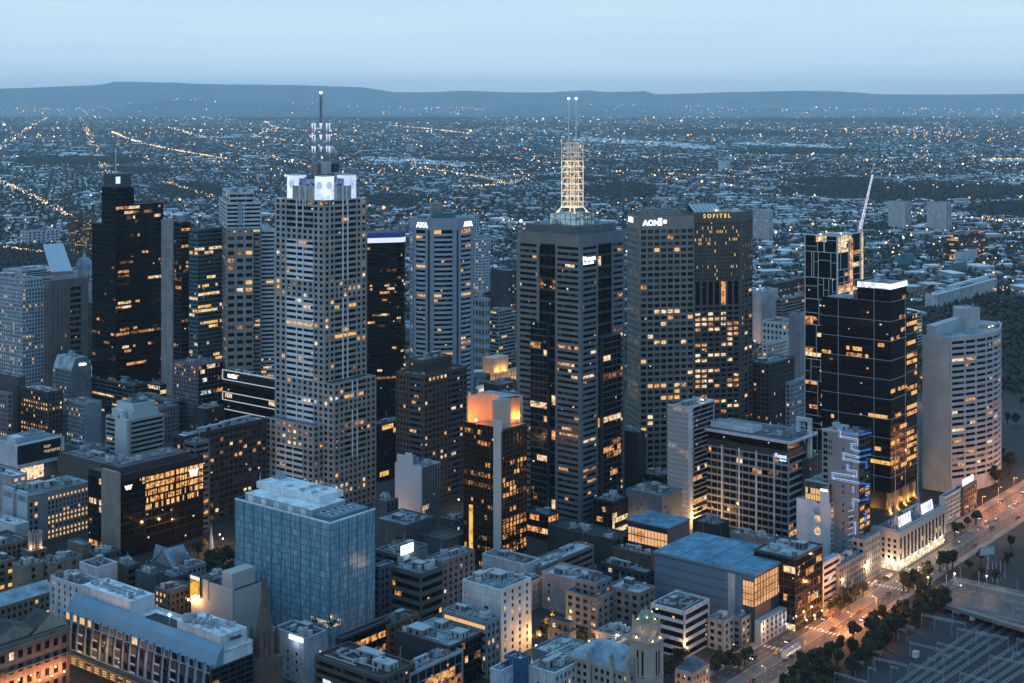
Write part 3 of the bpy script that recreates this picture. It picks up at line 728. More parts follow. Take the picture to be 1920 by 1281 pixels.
# --- pale octagonal tower with white sign boxes
def t_octagon():
    b = Bld('octagonal_tower', 'pale blue grey octagonal tower with bowed white floor bands and white roof signs', 'office tower', 760, 804, 858, 410, 815, 80, wl=40)
    cl = wallm((.34, .37, .43), .6, var=.15); bd = wallm((.45, .49, .52), .5, var=.15); rf = roofm((.14, .22, .24))
    W = b.W; a = bis(lambda t: pxof(b, W + t, t) - 887, 5, 40); aL = bis(lambda t: pxof(b, -t, t) - 775, 3, 40)
    pts = [(0, 0), (W, 0), (W + a, a), (W + a, a + W), (W, 2 * a + W), (0, 2 * a + W), (-aL, aL + W), (-aL, aL)]
    b.core(pts, 0, b.h, DARKM, rf, 1.4)
    nf = 42; zt = b.z(432)
    for k in (7, 0, 1, 6, 2):
        p, q_ = pts[k], pts[(k + 1) % 8]; w = math.dist(p, q_); d = ((q_[0] - p[0]) / w, (q_[1] - p[1]) / w)
        main = k in (7, 0, 1); m = b.mb('facade_cladding'); pw_ = min(4.0, w * .14)
        m.fbox(p, d, 0, w, zt, b.h, -.5, .6, cl)
        g = .9 if main else 0
        m.fbox(p, d, g, g + pw_, 0, zt, -.3, .6, cl); m.fbox(p, d, w - pw_ - g, w - g, 0, zt, -.3, .6, cl)
        p2 = (p[0] + d[0] * (pw_ + g), p[1] + d[1] * (pw_ + g)); w2 = w - 2 * (pw_ + g)
        b.fac(p2, d, w2, 0, zt, nf, 0, bd, .0, 0, mode='s', lit=.12, lits=[(LIT_O, 4), (LIT_Y, 3), (LIT_P, 2)], seg=max(2, int(w2 / 3)))
        for i in range(nf):
            z0 = zt * i / nf - .9; z1 = z0 + 1.9
            if main:
                n = 6; prev = None
                for j in range(n + 1):
                    s_ = w2 * j / n; t_ = .25 + 1.5 * (1 - (2 * j / n - 1) ** 2)
                    if prev: 
                        nx, ny = d[1], -d[0]; P = lambda s, t, z: (p2[0] + d[0] * s + nx * t, p2[1] + d[1] * s + ny * t, z)
                        s0, t0 = prev
                        b.mb('floor_band_cladding').hexa([P(s0, t0, z0), P(s_, t_, z0), P(s_, 0, z0), P(s0, 0, z0), P(s0, t0, z1), P(s_, t_, z1), P(s_, 0, z1), P(s0, 0, z1)], bd)
                    prev = (s_, t_)
            else: b.mb('floor_band_cladding').fbox(p2, d, 0, w2, z0, z1, -.1, .4, bd)
        if k in (7, 1):
            b.text('AXA', 5.6, p, d, w * (.24 if k == 7 else .36), b.z(427), NEON_W, out=.75, bold=.25)
    zc = b.h - 1.4
    q = MB(); q.box(4, 13, 14, 24, zc, b.z(384), wallm((.25, .24, .22))); b.part('lift_tower', q)
    q = MB(); q.box(6, W - 1, 6, 16, zc, b.z(401), plain('plant_teal', (.05, .16, .18))); b.part('plant_room', q)
    q = MB(); q.cyl(-4, 12, zc, zc + 2.5, 4, 4, 12, plain('plant_teal', (.05, .16, .18))); b.part('tank', q)
    q = MB()
    for t in range(5): q.bar((W + 2 + t * 3, a * .3, zc), (W + 2 + t * 3, a * .3 + 4, zc + 4), .3, PALEM)
    b.part('roof_frame', q); b.done()
t_octagon()

# --- stone grey tower with the lit lattice mast
def t_mast():
    b = Bld('mast_tower', 'dark grey granite tower carrying a golden lit lattice mast with two white tipped poles', 'office tower', 971, 1089, 1169, 441, 990)
    gr = wallm((.19, .19, .19), .6, var=.2); bl = wallm((.13, .16, .18), .5, var=.2); rf = roofm((.14, .16, .18)); W, L, h = b.W, b.L, b.h
    zt = h - 7; nf = 48; LB = [(LIT_O, 5), (LIT_P, 3), (LIT_D, 4)]
    b.core(b.rect(0, W, 0, L), 0, h, DARKM, rf, 1.2)
    y1, y2 = b.sl(1012), b.sl(1042); x1, x2 = b.sr(1120), b.sr(1146)
    k = dict(mode='s', lits=LB, pt=.6, st=.55, lit=.10)
    b.fac((0, L), DL, L - y1, 0, zt, nf, 1, gr, .5, .24, seg=6, **k)
    b.fac((0, y2), DL, y2, 0, zt, nf, 1, gr, .5, .16, seg=8, ext=False, **k)
    b.fac((0, y1), DL, y1 - y2, 0, zt, nf // 2, 3, DARKM, .2, .04, st=.05, pt=.08, mode='s', lit=.07, lits=LB, glass=[(G_BLACK, 1)], seg=4, ext=False)
    b.fac((0, 0), DR, x1, 0, zt, nf, 1, bl, .5, .2, seg=5, **k)
    b.fac((x2, 0), DR, W - x2, 0, zt, nf, 1, bl, .5, .2, seg=4, ext=False, **dict(k, lit=.2))
    b.fac((x1, 0), DR, x2 - x1, 0, zt, nf // 2, 3, DARKM, .2, .04, st=.05, pt=.08, mode='s', lit=.08, lits=LB, glass=[(G_BLACK, 1)], seg=4, ext=False)
    m = b.mb('facade_cladding')
    m.fbox((0, L), DL, 0, L, zt, h, -.6, .61, gr); m.fbox((0, 0), DR, -.61, W, zt, h, -.6, .615, bl)
    m.fbox((W, 0), (0, 1), -.6, L, 0, h, -.5, .4, bl); m.fbox((W, L), (-1, 0), 0, W, 0, h, -.5, .4, bl)
    # glass bay standing proud on the lower part of each face
    zb = b.z(612); gm = plain('bay_mullion', (.07, .09, .1))
    for p, d, s0, s1, zz in (((0, L), DL, L - b.sl(1000), L - b.sl(1031), zb), ((0, 0), DR, b.sr(1124), b.sr(1157), b.z(640))):
        nx, ny = d[1], -d[0]; pp = (p[0] + d[0] * s0 + nx * 3, p[1] + d[1] * s0 + ny * 3)
        b.mb('wall').fbox(p, d, s0, s1, 0, zz, 0, 2.95, DARKM)
        b.fac(pp, d, s1 - s0, 0, zz, 30, 4, gm, .16, .05, st=.08, pt=.1, mode='s', lit=.10, lits=LB, glass=[(G_DARK, 1), (G_BLACK, 1)], seg=5, wname='bay_window')
    b.text('Nomura', 4.0, (0, 0), DR, 1.2, b.z(490), NEON_W, out=.9, bold=.12); b.text('Rothschild', 2.6, (0, 0), DR, 1.6, b.z(497), NEON_W, out=.9, bold=.08)
    # roof boxes, screen, mast
    zc = h - 1.2; cx, cy = W * .42, L * .42; D0 = b.D + cx * b.cs + cy * b.sn; hz = lambda py: gz(py, D0); u = D0 / F
    q = MB(); q.box(3, W - 3, 4, L - 4, zc, zc + 6, wallm((.12, .14, .15))); b.part('plant_room', q)
    z1, z2_ = zc + 6, hz(399); s = 10.5
    q = MB(); q.box(cx - s, cx + s, cy - s, cy + s, z1, z2_, litm('lit_screen', (.32, .48, .58), (.12, .22, .3), .8, .35, .15)); b.part('screen_wall', q)
    q = MB()
    for p, d in (((cx - s, cy + s), DL), ((cx - s, cy - s), DR)):
        for i in range(6): q.fbox(p, d, 2 * s * i / 5 - .12, 2 * s * i / 5 + .12, z1, z2_ + .6, .02, .3, DARKM)
        for t in (.0, .5, 1): q.fbox(p, d, 0, 2 * s, z1 + (z2_ - z1) * t - .12, z1 + (z2_ - z1) * t + .12, .02, .32, DARKM)
    b.part('screen_frame', q)
    gold = litm('floodlit_steel', (1.0, .82, .55), (.95, .6, .3), 1.15, .3, .2); pale = litm('floodlit_steel_top', (.62, .56, .48), (.4, .34, .28), .8, .3, .2)  # floodlight put into the steel as emission, dimmer copy for the top
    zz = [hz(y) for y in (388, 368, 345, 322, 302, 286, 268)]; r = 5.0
    legs = [(cx - r, cy - r), (cx + r, cy - r), (cx + r, cy + r), (cx - r, cy + r), (cx, cy - r), (cx - r, cy)]
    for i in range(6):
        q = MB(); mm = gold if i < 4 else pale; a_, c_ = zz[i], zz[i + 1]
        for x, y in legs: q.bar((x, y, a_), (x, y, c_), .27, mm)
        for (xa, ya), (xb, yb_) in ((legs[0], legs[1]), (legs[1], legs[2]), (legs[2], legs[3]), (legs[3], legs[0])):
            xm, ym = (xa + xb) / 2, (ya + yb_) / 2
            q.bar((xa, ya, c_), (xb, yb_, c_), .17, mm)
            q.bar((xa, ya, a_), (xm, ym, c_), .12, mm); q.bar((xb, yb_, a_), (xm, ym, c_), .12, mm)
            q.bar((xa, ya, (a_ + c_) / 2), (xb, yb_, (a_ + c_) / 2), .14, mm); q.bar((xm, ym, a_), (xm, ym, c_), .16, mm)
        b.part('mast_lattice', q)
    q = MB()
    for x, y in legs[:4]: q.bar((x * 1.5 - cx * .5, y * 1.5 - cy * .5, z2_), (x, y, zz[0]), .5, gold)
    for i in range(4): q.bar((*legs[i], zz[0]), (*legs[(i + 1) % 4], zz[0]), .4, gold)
    b.part('mast_base', q)
    for px in (1065, 1079):
        x = cx + (px - 1072) * u * b.sn; y = cy - (px - 1072) * u * b.cs
        q = MB(); q.bar((x, y, zz[-2]), (x, y, hz(187)), .36, plain('white_spire', (.75, .78, .8)), 6); o = b.part('pole', q)
        q = MB(); q.ball(x, y, hz(185), .8, LAMP_C, 6, 4); q.build('beacon', o)
    for dx, dy in ((-6.5, -6.5), (6.5, -6.5), (-6.5, 6.5)): rlamp(b, cx + dx, cy + dy, z2_ + 1, (1, .66, .3), 1500, .45)
    q = MB(); [q.bar((cx - r - 2.2, cy - r, hz(330 + 6 * i)), (cx - r, cy - r, hz(330 + 6 * i)), .14, gold) for i in range(7)]; q.bar((cx - r - 2.2, cy - r, hz(368)), (cx - r - 2.2, cy - r, hz(328)), .14, gold); b.part('ladder_frame', q)
    b.kit(4, W * .25, 6, L - 6, zc + 6, 4, 0); b.kit(W * .7, W - 4, 6, L - 6, zc + 6, 4, 0); b.done()
t_mast()

# --- twin concrete towers at 45 degrees to the streets
def t_twin_a():
    b = Bld('gridded_tower', 'grey concrete tower of square windows with glowing white sign beside the hotel tower', 'office tower', 1178, 1200, 1300, 407, 893, 77)
    cl = wallm((.25, .245, .22), .8, var=.18); rf = roofm((.1, .17, .19)); zt = b.z(429); W, L = b.W, b.L
    b.core(b.rect(0, W, 0, L), 0, b.h, cl, rf, 2.6)
    LB = [(LIT_FULL, 4), (LIT_P, 3), (LIT_O, 3)]; gg = [(G_DARK, 6), (G_BLIND, 1), (G_TEAL, 1)]
    nf = 40
    b.fac((0, 0), DR, W, 0, zt, nf, 8, cl, .40, .22, lit=.16, lits=LB, glass=gg, pt=.7, st=.62, floorlit=.22)
    b.fac((0, L), DL, L, 0, zt, nf, 8, cl, .42, .4, lit=.22, lits=[(LIT_P, 4), (LIT_O, 3)], glass=gg, pt=.7, st=.62)
    m = b.mb('facade_cladding'); m.fbox((0, 0), DR, -.7, W, zt, b.h, -.5, .72, cl); m.fbox((0, L), DL, 0, L, zt, b.h, -.5, .72, cl)
    m.fbox((W, 0), (0, 1), -.7, L, 0, b.h, -.5, .5, cl); m.fbox((W, L), (-1, 0), 0, W, 0, b.h, -.5, .5, cl)
    b.text('AON', 5.4, (0, 0), DR, 2.0, b.z(423), NEON_W, out=.9, bold=.22)
    q = MB()
    for k in range(3):
        q.cyl(0, 0, 0, .01, .01, .01, 3, NEON_W) if 0 else None
        cx, hh = b.sr(1240), b.z(416); t = k * 2.1
        q.fbox((cx + 2.2 * math.cos(t) * 1.1, 0), DR, -1.3, 1.3, hh - 1.4 + 1.6 * math.sin(t), hh + 1.0 + 1.6 * math.sin(t), .8 + k * .05, 1.1 + k * .05, NEON_W)
    b.part('sign_emblem', q)
    b.text('AON', 5.0, (0, L), DL, L * .1, b.z(417, 0, L * .5), NEON_W, out=.9, bold=.3)
    q = MB(); q.box(7, W - 7, 8, L - 6, b.h - 2.6, b.h + 4, wallm((.22, .22, .2))); q.box(8, W - 8, 9, L - 7, b.h + 4, b.h + 4.4, rf); b.part('plant_room', q)
    b.kit(2, W - 2, 1, 7, b.h - 2.6, 6, 0); b.kit(9, W - 9, 10, L - 9, b.h + 4.4, 6, 0); b.done()
t_twin_a()
def t_twin_b():
    b = Bld('hotel_tower', 'dark concrete hotel tower with gold lettering over narrow windows', 'hotel', 1296, 1302, 1386, 399, 885, 77, wl=42)
    cl = wallm((.115, .108, .095), .8, var=.18); rf = roofm((.3, .36, .4)); W = b.W
    c = bis(lambda t: pxof(b, W + t, t) - 1410, 5, 40); L = b.L
    pts = [(0, 0), (W, 0), (W + c, c), (W + c, L), (0, L)]
    b.core(pts, 0, b.h, cl, rf, 1.4)
    zh, zo, zt = b.z(527), b.z(534), b.z(417); LB = [(NEON_G, 1), (LIT_FULL, 3), (LIT_Y, 2)]; LO = [(LIT_P, 4), (LIT_O, 3)]
    w2 = c * math.sqrt(2); d2 = (.70711, .70711)
    b.fac((0, 0), DR, W, zh, zt, 15, 25, cl, .3, .52, lit=.09, lits=LB, pt=.5, st=.4, floorlit=.3)
    b.fac((0, 0), DR, W, zo - 16, zh, 1, 7, cl, .1, .3, lit=.3, lits=[(LIT_O, 1)], pt=.5, st=.4, topsp=False)
    b.fac((0, 0), DR, W, 0, zo - 16, 32, 7, cl, .42, .24, lit=.2, lits=LO, pt=.6, st=.5, floorlit=.35)
    b.fac((W, 0), d2, w2, zh, zt, 15, 9, cl, .3, .52, lit=.13, lits=LB, pt=.5, st=.4)
    b.fac((W, 0), d2, w2, 0, zh, 36, 3, cl, .42, .3, lit=.16, lits=LO, pt=.5, st=.4)
    m = b.mb('facade_cladding'); m.fbox((0, 0), DR, -.6, W, zt, b.h, -.5, .62, cl); m.fbox((W, 0), d2, 0, w2, zt, b.h, -.5, .62, cl)
    m.fbox((W, 0), d2, 0, 3.2, 0, zt, -.3, 1.0, cl); m.fbox((W + c, c), (0, 1), 0, L - c, 0, b.h, -.4, .5, cl); m.fbox((0, L), DL, 0, L, 0, b.h, -.4, .5, cl)
    b.text('S O F I T E L', 4.0, (0, 0), DR, b.sr(1318), b.z(409), NEON_G, out=.8, bold=.06)
    zc = b.h - 1.4
    for i in range(7):
        q = MB(); x = 2 + i * 3.1; q.hexa([(x, 6, zc + 1), (x + 2.6, 6, zc + 1), (x + 2.6, 18, zc + 6), (x, 18, zc + 6), (x, 6, zc + 1.4), (x + 2.6, 6, zc + 1.4), (x + 2.6, 18, zc + 6.4), (x, 18, zc + 6.4)], PALEM); b.part('roof_louvre', q)
    q = MB(); q.box(2, 24, 18, 24, zc, zc + 6.4, DARKM); b.part('plant_room', q)
    rlamp(b, 20, 8, zc + 2, (1, .5, .2), 500, .35); b.kit(W - 12, W - 1, 2, 12, zc, 6, 0)
    q = MB(); [q.bar((W - 7 + k, 8, zc), (W - 7 + k, 8, zc + 13 - k), .14, PALEM) for k in (0, 2)]; b.part('antenna_mast', q); b.done()
t_twin_b()

# --- white framed glass tower under construction, with crane
def t_frame():
    b = Bld('framed_tower', 'black glass tower patterned with white rectangles, its top still open', 'apartment tower', 1510, 1570, 1612, 442, 925)
    wh = wallm((.66, .68, .68), .5, var=.1); rf = roofm((.2, .22, .23)); W, L, h = b.W, b.L, b.h; rg = random.Random(3)
    b.core(b.rect(0, W, 0, L), 0, h, DARKM, rf, 3)
    zt = b.z(468)
    b.fac((0, L), DL, L, 0, zt, 60, 1, DARKM, .04, .0, st=.06, pt=.06, mode='s', lit=.06, seg=8, glass=[(G_DARK, 3), (G_BLACK, 2)], lits=[(LIT_O, 2), (LIT_P, 1)])
    b.fac((0, 0), DR, W, 0, zt, 60, 1, DARKM, .04, .0, st=.06, pt=.06, mode='s', lit=.16, seg=6, glass=[(G_DARK, 3), (G_BLACK, 2)], lits=[(LIT_O, 3), (LIT_P, 2)], floorlit=.4)
    b.fac((0, L), DL, L, zt, h - .6, 2, 1, DARKM, .06, .0, st=.06, pt=.06, mode='s', lit=.8, seg=6, lits=[(LIT_P, 3), (LIT_D, 1)], floorlit=0)
    b.fac((0, 0), DR, W, zt, h - .6, 2, 1, DARKM, .06, .0, st=.06, pt=.06, mode='s', lit=.8, seg=5, lits=[(LIT_P, 3), (LIT_D, 1)], floorlit=0)
    for (p, d, w) in (((0, L), DL, L), ((0, 0), DR, W)):
        m = b.mb('white_frame')
        for s_ in (0, w): m.fbox(p, d, s_ - .35, s_ + .15, 0, h, .05, .62, wh)
        z = h; first = True
        m.fbox(p, d, 0, w, h - .7, h, -.4, .6, wh)
        while z > 8:
            hh = rg.choice((9, 12, 15, 18, 24)); z0 = max(0, z - hh)
            m.fbox(p, d, 0, w, z0 - .2, z0 + .2, .05, .5, wh)
            cuts = sorted(rg.uniform(.08, .92) for _ in range(rg.choice((2, 3, 3, 4))))
            ed = [0] + cuts + [1]
            for c in cuts: m.fbox(p, d, w * c - .17, w * c + .17, z0 + .2, z - .3, .05, .45, wh)
            for a, c in zip(ed, ed[1:]):
                if rg.random() < .6 and c - a > .12:
                    zz = z0 + (z - z0) * rg.uniform(.3, .7); m.fbox(p, d, w * a + .26, w * c - .26, zz - .15, zz + .15, .05, .42, wh)
            z = z0
    rlamp(b, W * .3, -1.5, zt + 4, (1, .8, .5), 700, .5); rlamp(b, W * .4, 4, h, (1, .85, .6), 600, .5)
    q = MB(); s_ = b.sr(1594); q.fbox((s_, 0), DR, -2.2, 2.2, zt - 40, h - 3, .65, 1.1, litm('hoist_glow', (1.0, .6, .36), (.5, .2, .1), 1.0, .42, .35)); b.part('lit_hoist', q)
    b.kit(2, W - 2, 2, L - 2, h - 3, 6, 2); b.done()
    # tower crane standing beside it
    D0 = b.D + b.W * b.cs + 4; X = gx(1613, D0); g = empty('tower_crane', (X, D0, 0), 0, 'white lattice tower crane with raised lit jib above the unfinished tower', 'crane')
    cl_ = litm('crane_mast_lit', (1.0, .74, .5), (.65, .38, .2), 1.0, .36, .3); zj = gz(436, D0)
    q = MB(); r = 1.5
    for x in (-r, r):
        for y in (-r, r): q.bar((x, y, 0), (x, y, zj), .3, cl_)
    k = int(zj / 4)
    for i in range(k):
        z0, z1 = zj * i / k, zj * (i + 1) / k
        for (xa, ya), (xb, yb_) in (((-r, -r), (r, -r)), ((r, -r), (r, r)), ((-r, r), (-r, -r))):
            q.bar((xa, ya, z0), (xb, yb_, z1), .16, cl_); q.bar((xa, ya, z1), (xb, yb_, z1), .16, cl_)
    q.build('mast', g)
    q = MB(); q.box(-1.6, 1.6, -1.6, 1.6, zj, zj + 2.6, plain('crane_white', (.7, .7, .72))); q.build('cab', g)
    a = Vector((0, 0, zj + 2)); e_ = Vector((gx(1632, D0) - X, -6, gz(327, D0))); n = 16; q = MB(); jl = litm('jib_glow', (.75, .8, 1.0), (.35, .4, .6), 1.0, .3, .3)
    off = [Vector((-.9, 0, 0)), Vector((.9, 0, 0)), Vector((0, 1.2, .6))]
    for o_ in off: q.bar(a + o_, e_ + o_ * .5, .2, jl)
    for i in range(n):
        for j in range(3):
            q.bar(a.lerp(e_, i / n) + off[j] * (1 - .5 * i / n), a.lerp(e_, (i + 1) / n) + off[(j + 1) % 3] * (1 - .5 * (i + 1) / n), .12, jl)
    q.build('jib', g)
    q = MB(); q.box(-2, 2, 3, 8, zj + 1, zj + 2.5, DARKM); q.bar((0, 6, zj + 2), (0, 0, zj + 9), .2, jl); q.build('counterweight', g)
t_frame()

# --- black glass office with thin white lines and lit column podium
def t_lines():
    b = Bld('lined_black_office', 'black glass office block ruled with thin white lines, white neon along its top', 'office tower', 1541, 1670, 1727, 567, 962)
    rf = roofm((.5, .56, .6)); W, L, h = b.W, b.L, b.h; wh = plain('white_line', (.45, .47, .48)); LB = [(LIT_O, 5), (LIT_FULL, 2), (LIT_Y, 1)]
    x1, y1 = b.sr(1700), b.sl(1608); zp = b.z(925); zr = b.z(600)
    k = dict(mode='s', lits=LB, glass=[(G_BLACK, 1)], sp=.4, pw=.03, st=.06, pt=.08, floorlit=.24)
    dk = plain('black_mullion', (.01, .01, .012), .25)
    def face(p, d, w, z0, z1, nb, lit): b.fac(p, d, w, z0, z1, max(1, round((z1 - z0) / 4.3)), nb, dk, lit=lit, **k)
    b.core(b.rect(0, x1, 0, L), zp, h, DARKM, rf, 1.0); face((0, L), DL, L, zp, h - .8, 14, .09); face((0, 0), DR, x1, zp, h - .8, 5, .16)
    b.core(b.rect(x1, W, 3, L), zp, zr, DARKM, rf, 1.0); face((x1, 3), DR, W - x1, zp, zr - .8, 5, .4)
    zu = b.z(531); b.core(b.rect(0, x1, 0, y1), h - 1, zu, DARKM, roofm((.3, .36, .4)), 1.0); face((0, y1), DL, y1, h - .8, zu - 4.4, 7, .0); face((0, 0), DR, x1, h - .8, zu - 4.4, 5, .25)
    m = b.mb('facade_cladding')
    for p, d, w, z in (((0, L), DL, L, h), ((0, 0), DR, x1, h), ((x1, 3), DR, W - x1, zr), ((W, 3), (0, 1), L - 3, zr)): m.fbox(p, d, -.2, w, z - .8, z, -.3, .3, dk)
    m.fbox((W, 3), (0, 1), 0, L - 3, zp, zr, -.2, .2, dk); m.fbox((x1, 0), (0, 1), 0, y1, zr - 1, zu, -.2, .2, dk); m.fbox((x1, y1), (-1, 0), 0, x1, h - 1, zu, -.2, .2, dk)
    lights = litm('neon_string', (1, 1, 1.0), (.6, .62, .85), 1.7, .36, .16)
    for p, d, w in (((0, y1), DL, y1), ((0, 0), DR, x1)):
        q = MB(); q.fbox(p, d, 0, w, zu - 4.2, zu - .6, 0, .4, lights); b.part('white_neon_band', q); m.fbox(p, d, -.4, w, zu - .6, zu, -.4, .5, PALEM)
    q = b.mb('white_line_frame'); zz = h
    while zz > zp:
        q.fbox((0, L), DL, 0, L, zz - .13, zz + .13, .1, .3, wh); q.fbox((0, 0), DR, -.3, x1, zz - .13, zz + .13, .1, .305, wh)
        if zz < zr: q.fbox((x1, 3), DR, 0, W - x1, zz - .13, zz + .13, .1, .3, wh)
        zz -= 12.8
    for px in (1572, 1639): q.fbox((0, b.sl(px)), DL, -.13, .13, zp, h, .1, .32, wh)
    q.fbox((0, b.sl(1639)), DL, -.13, .13, h, zu - 4.2, .1, .32, wh); q.fbox((b.sr(1697), 0), DR, -.2, .2, zp, h, .1, .32, wh)
    # podium hall with lit columns under the tower
    b.mb('wall').prism(b.rect(4, W - 1, 5, L), 0, zp, plain('podium_dark', (.05, .045, .04)), cap=False)
    b.mb('wall').poly([(0, 0, zp), (0, L, zp), (W, L, zp), (W, 0, zp)], DARKM)
    cm = wallm((.5, .42, .3))
    for i, (x, y) in enumerate([(0.5, L * .62), (.5, L * .34), (.5, .5), (W * .25, .8), (W * .5, .9), (W * .72, 3.6), (W * .95, 3.6)]):
        q = MB(); q.box(x, x + 1.6, y, y + 1.6, 0, zp - .02, cm); o = b.part('lit_column', q)
        point(o, (x - 1.2, y - 1.2, zp - 13), (1, .45, .09), 7000, .4)
    b.kit(2, x1 - 2, y1 + 2, L - 2, h - 1, 5, 0); b.kit(2, x1 - 2, 2, y1 - 2, zu - 1, 6, 1); b.done()
t_lines()

# --- curved pale concrete tower at the right
def t_curved():
    b = Bld('curved_concrete_tower', 'pale concrete tower with blank flank, curved banded front and round top', 'office tower', 1730, 1783, 1873, 635, 925, TH)
    cl = wallm((.40, .44, .46), .85, var=.25); rf = roofm((.3, .34, .36)); L, h = b.L, b.h; Wc = b.W; n = 9
    arc = []
    for i in range(n + 1):
        t = i / n; arc.append((Wc * t, -Wc * .17 * math.sin(math.pi * t) * (1 - .2 * t)))
    pts = arc + [(Wc, L * .8), (0, L)]
    b.core(pts, 0, h, DARKM, rf, 1.2)
    b.mb('facade_cladding').fbox((0, L), DL, 0, L, 0, h + .6, -.5, .5, cl)
    for i in range(n):
        p, q_ = arc[i], arc[i + 1]; w = math.dist(p, q_); d = ((q_[0] - p[0]) / w, (q_[1] - p[1]) / w)
        zz = h - 1 if i < n - 3 else h - 1
        b.fac(p, d, w, 9, zz, 24, 1, cl, .5, .16 if i % 2 else .06, st=.7, pt=.75, mode='s', lit=.15, seg=2, lits=[(LIT_O, 4), (LIT_P, 3), (LIT_D, 2)], ext=(i == 0))
        b.mb('facade_cladding').fbox(p, d, 0, w, h - 1, h + 1.2, -.4, .72, cl); b.mb('facade_cladding').fbox(p, d, 0, w, 0, 9, -.4, .72, cl)
    b.mb('facade_cladding').fbox((Wc, 0), (0, 1), 0, L * .8, 0, h, -.4, .5, cl)
    # stepped roof: sloping wings and round core
    cx, cy = b.sr(1812, 14), 14; R0 = 9.5; circ = [(cx + R0 * math.cos(t * math.pi / 10), cy + R0 * math.sin(t * math.pi / 10)) for t in range(20)]
    zt = b.z(576, cx, cy); q = MB(); q.prism(circ, h - 1.2, zt, cl, rf); b.part('round_core', q)
    q = MB(); q.box(2, cx - 4, 12, L - 2, h - 1.2, b.z(610, 4, 14), cl); q.box(cx - 13, cx - 6, 9, 18, h - 1.2, zt + .7, cl); b.part('roof_wing', q)
    q = MB(); q.prism([(cx + 4, -4), (Wc - 1, -3), (Wc - 1, 16), (cx + 6, 16)], h - 1.2, b.z(603, Wc, 0), cl, rf); q.box(cx + 8, Wc - 3, 16, 26, h - 1.2, b.z(580, Wc, 10), cl); b.part('roof_wing', q)
    for i in range(5):
        q = MB(); q.cyl(cx - 6 + 2.6 * i, cy + rnd.uniform(-4, 4), zt, zt + rnd.uniform(1.5, 4), .5, .4, 6, GREYM); b.part('vent_pipe', q)
    for x in (cx - 3, cx + 3.5): rlamp(b, x, -4, h + .8, (1, .7, .35), 120, .4, 'terrace_lamp')
    b.done()
t_curved()

# --- wavy white building
def t_wavy():
    b = Bld('wavy_fin_tower', 'slim white tower with rippling vertical fins and scalloped corner', 'apartment tower', 1254, 1294, 1338, 763, 992)
    wh = wallm((.55, .58, .6), .5, var=.12); rf = roofm((.35, .4, .43)); W, L, h = b.W, b.L, b.h
    b.core(b.rect(0, W, 0, L), 0, h, DARKM, rf, 1.2); nf = 26
    b.fac((0, L), DL, L, 0, h - 1, nf, 1, DARKM, .06, 0, st=.1, pt=.1, mode='s', seg=10, lit=.06)
    b.fac((0, 0), DR, W, 0, h - 1, nf, 1, wh, .12, .03, st=.5, pt=.5, mode='s', seg=10, lit=.12, lits=[(LIT_P, 3), (LIT_O, 3)])
    m = b.mb('wavy_fin_cladding'); nfin = 13; st = nf * 2
    for i in range(nfin + 1):
        s0 = L * i / nfin
        for j in range(st):
            z0, z1 = h * j / st, h * (j + 1) / st; o0, o1 = (.45 if j % 2 else -.45), (-.45 if j % 2 else .45)
            P = lambda s, t, z: (-t, L - s, z)
            m.hexa([P(s0 + o0 - .3, .9, z0), P(s0 + o0 + .3, .9, z0), P(s0 + o0 + .3, .05, z0), P(s0 + o0 - .3, .05, z0), P(s0 + o1 - .3, .9, z1), P(s0 + o1 + .3, .9, z1), P(s0 + o1 + .3, .05, z1), P(s0 + o1 - .3, .05, z1)], wh)
    m = b.mb('scalloped_edge_cladding')
    for j in range(nf):
        z0 = h * j / nf; z1 = h * (j + 1) / nf; zm = (z0 + z1) / 2
        m.frus([(-1.1, -1.1), (.6, -1.1), (.6, .6), (-1.1, .6)], z0, [(-1.1, -1.1), (2.6, -1.1), (2.6, .6), (-1.1, .6)], zm, wh, False)
        m.frus([(-1.1, -1.1), (2.6, -1.1), (2.6, .6), (-1.1, .6)], zm, [(-1.1, -1.1), (.6, -1.1), (.6, .6), (-1.1, .6)], z1, wh, False)
    m = b.mb('facade_cladding')
    m.fbox((0, L), DL, 0, L, h - 1, h, -.4, .95, wh); m.fbox((0, 0), DR, -1, W, h - 1, h, -.4, 1.1, wh); m.fbox((W, 0), (0, 1), 0, L, 0, h, -.4, .4, wh)
    rlamp(b, W * .7, 3, h + .8, (1, .75, .45), 350, .4); rlamp(b, W * .3, 8, h + .6, (1, .75, .45), 200, .3)
    b.kit(1, W - 1, 1, L - 1, h - 1.2, 9, 1); b.done()
t_wavy()

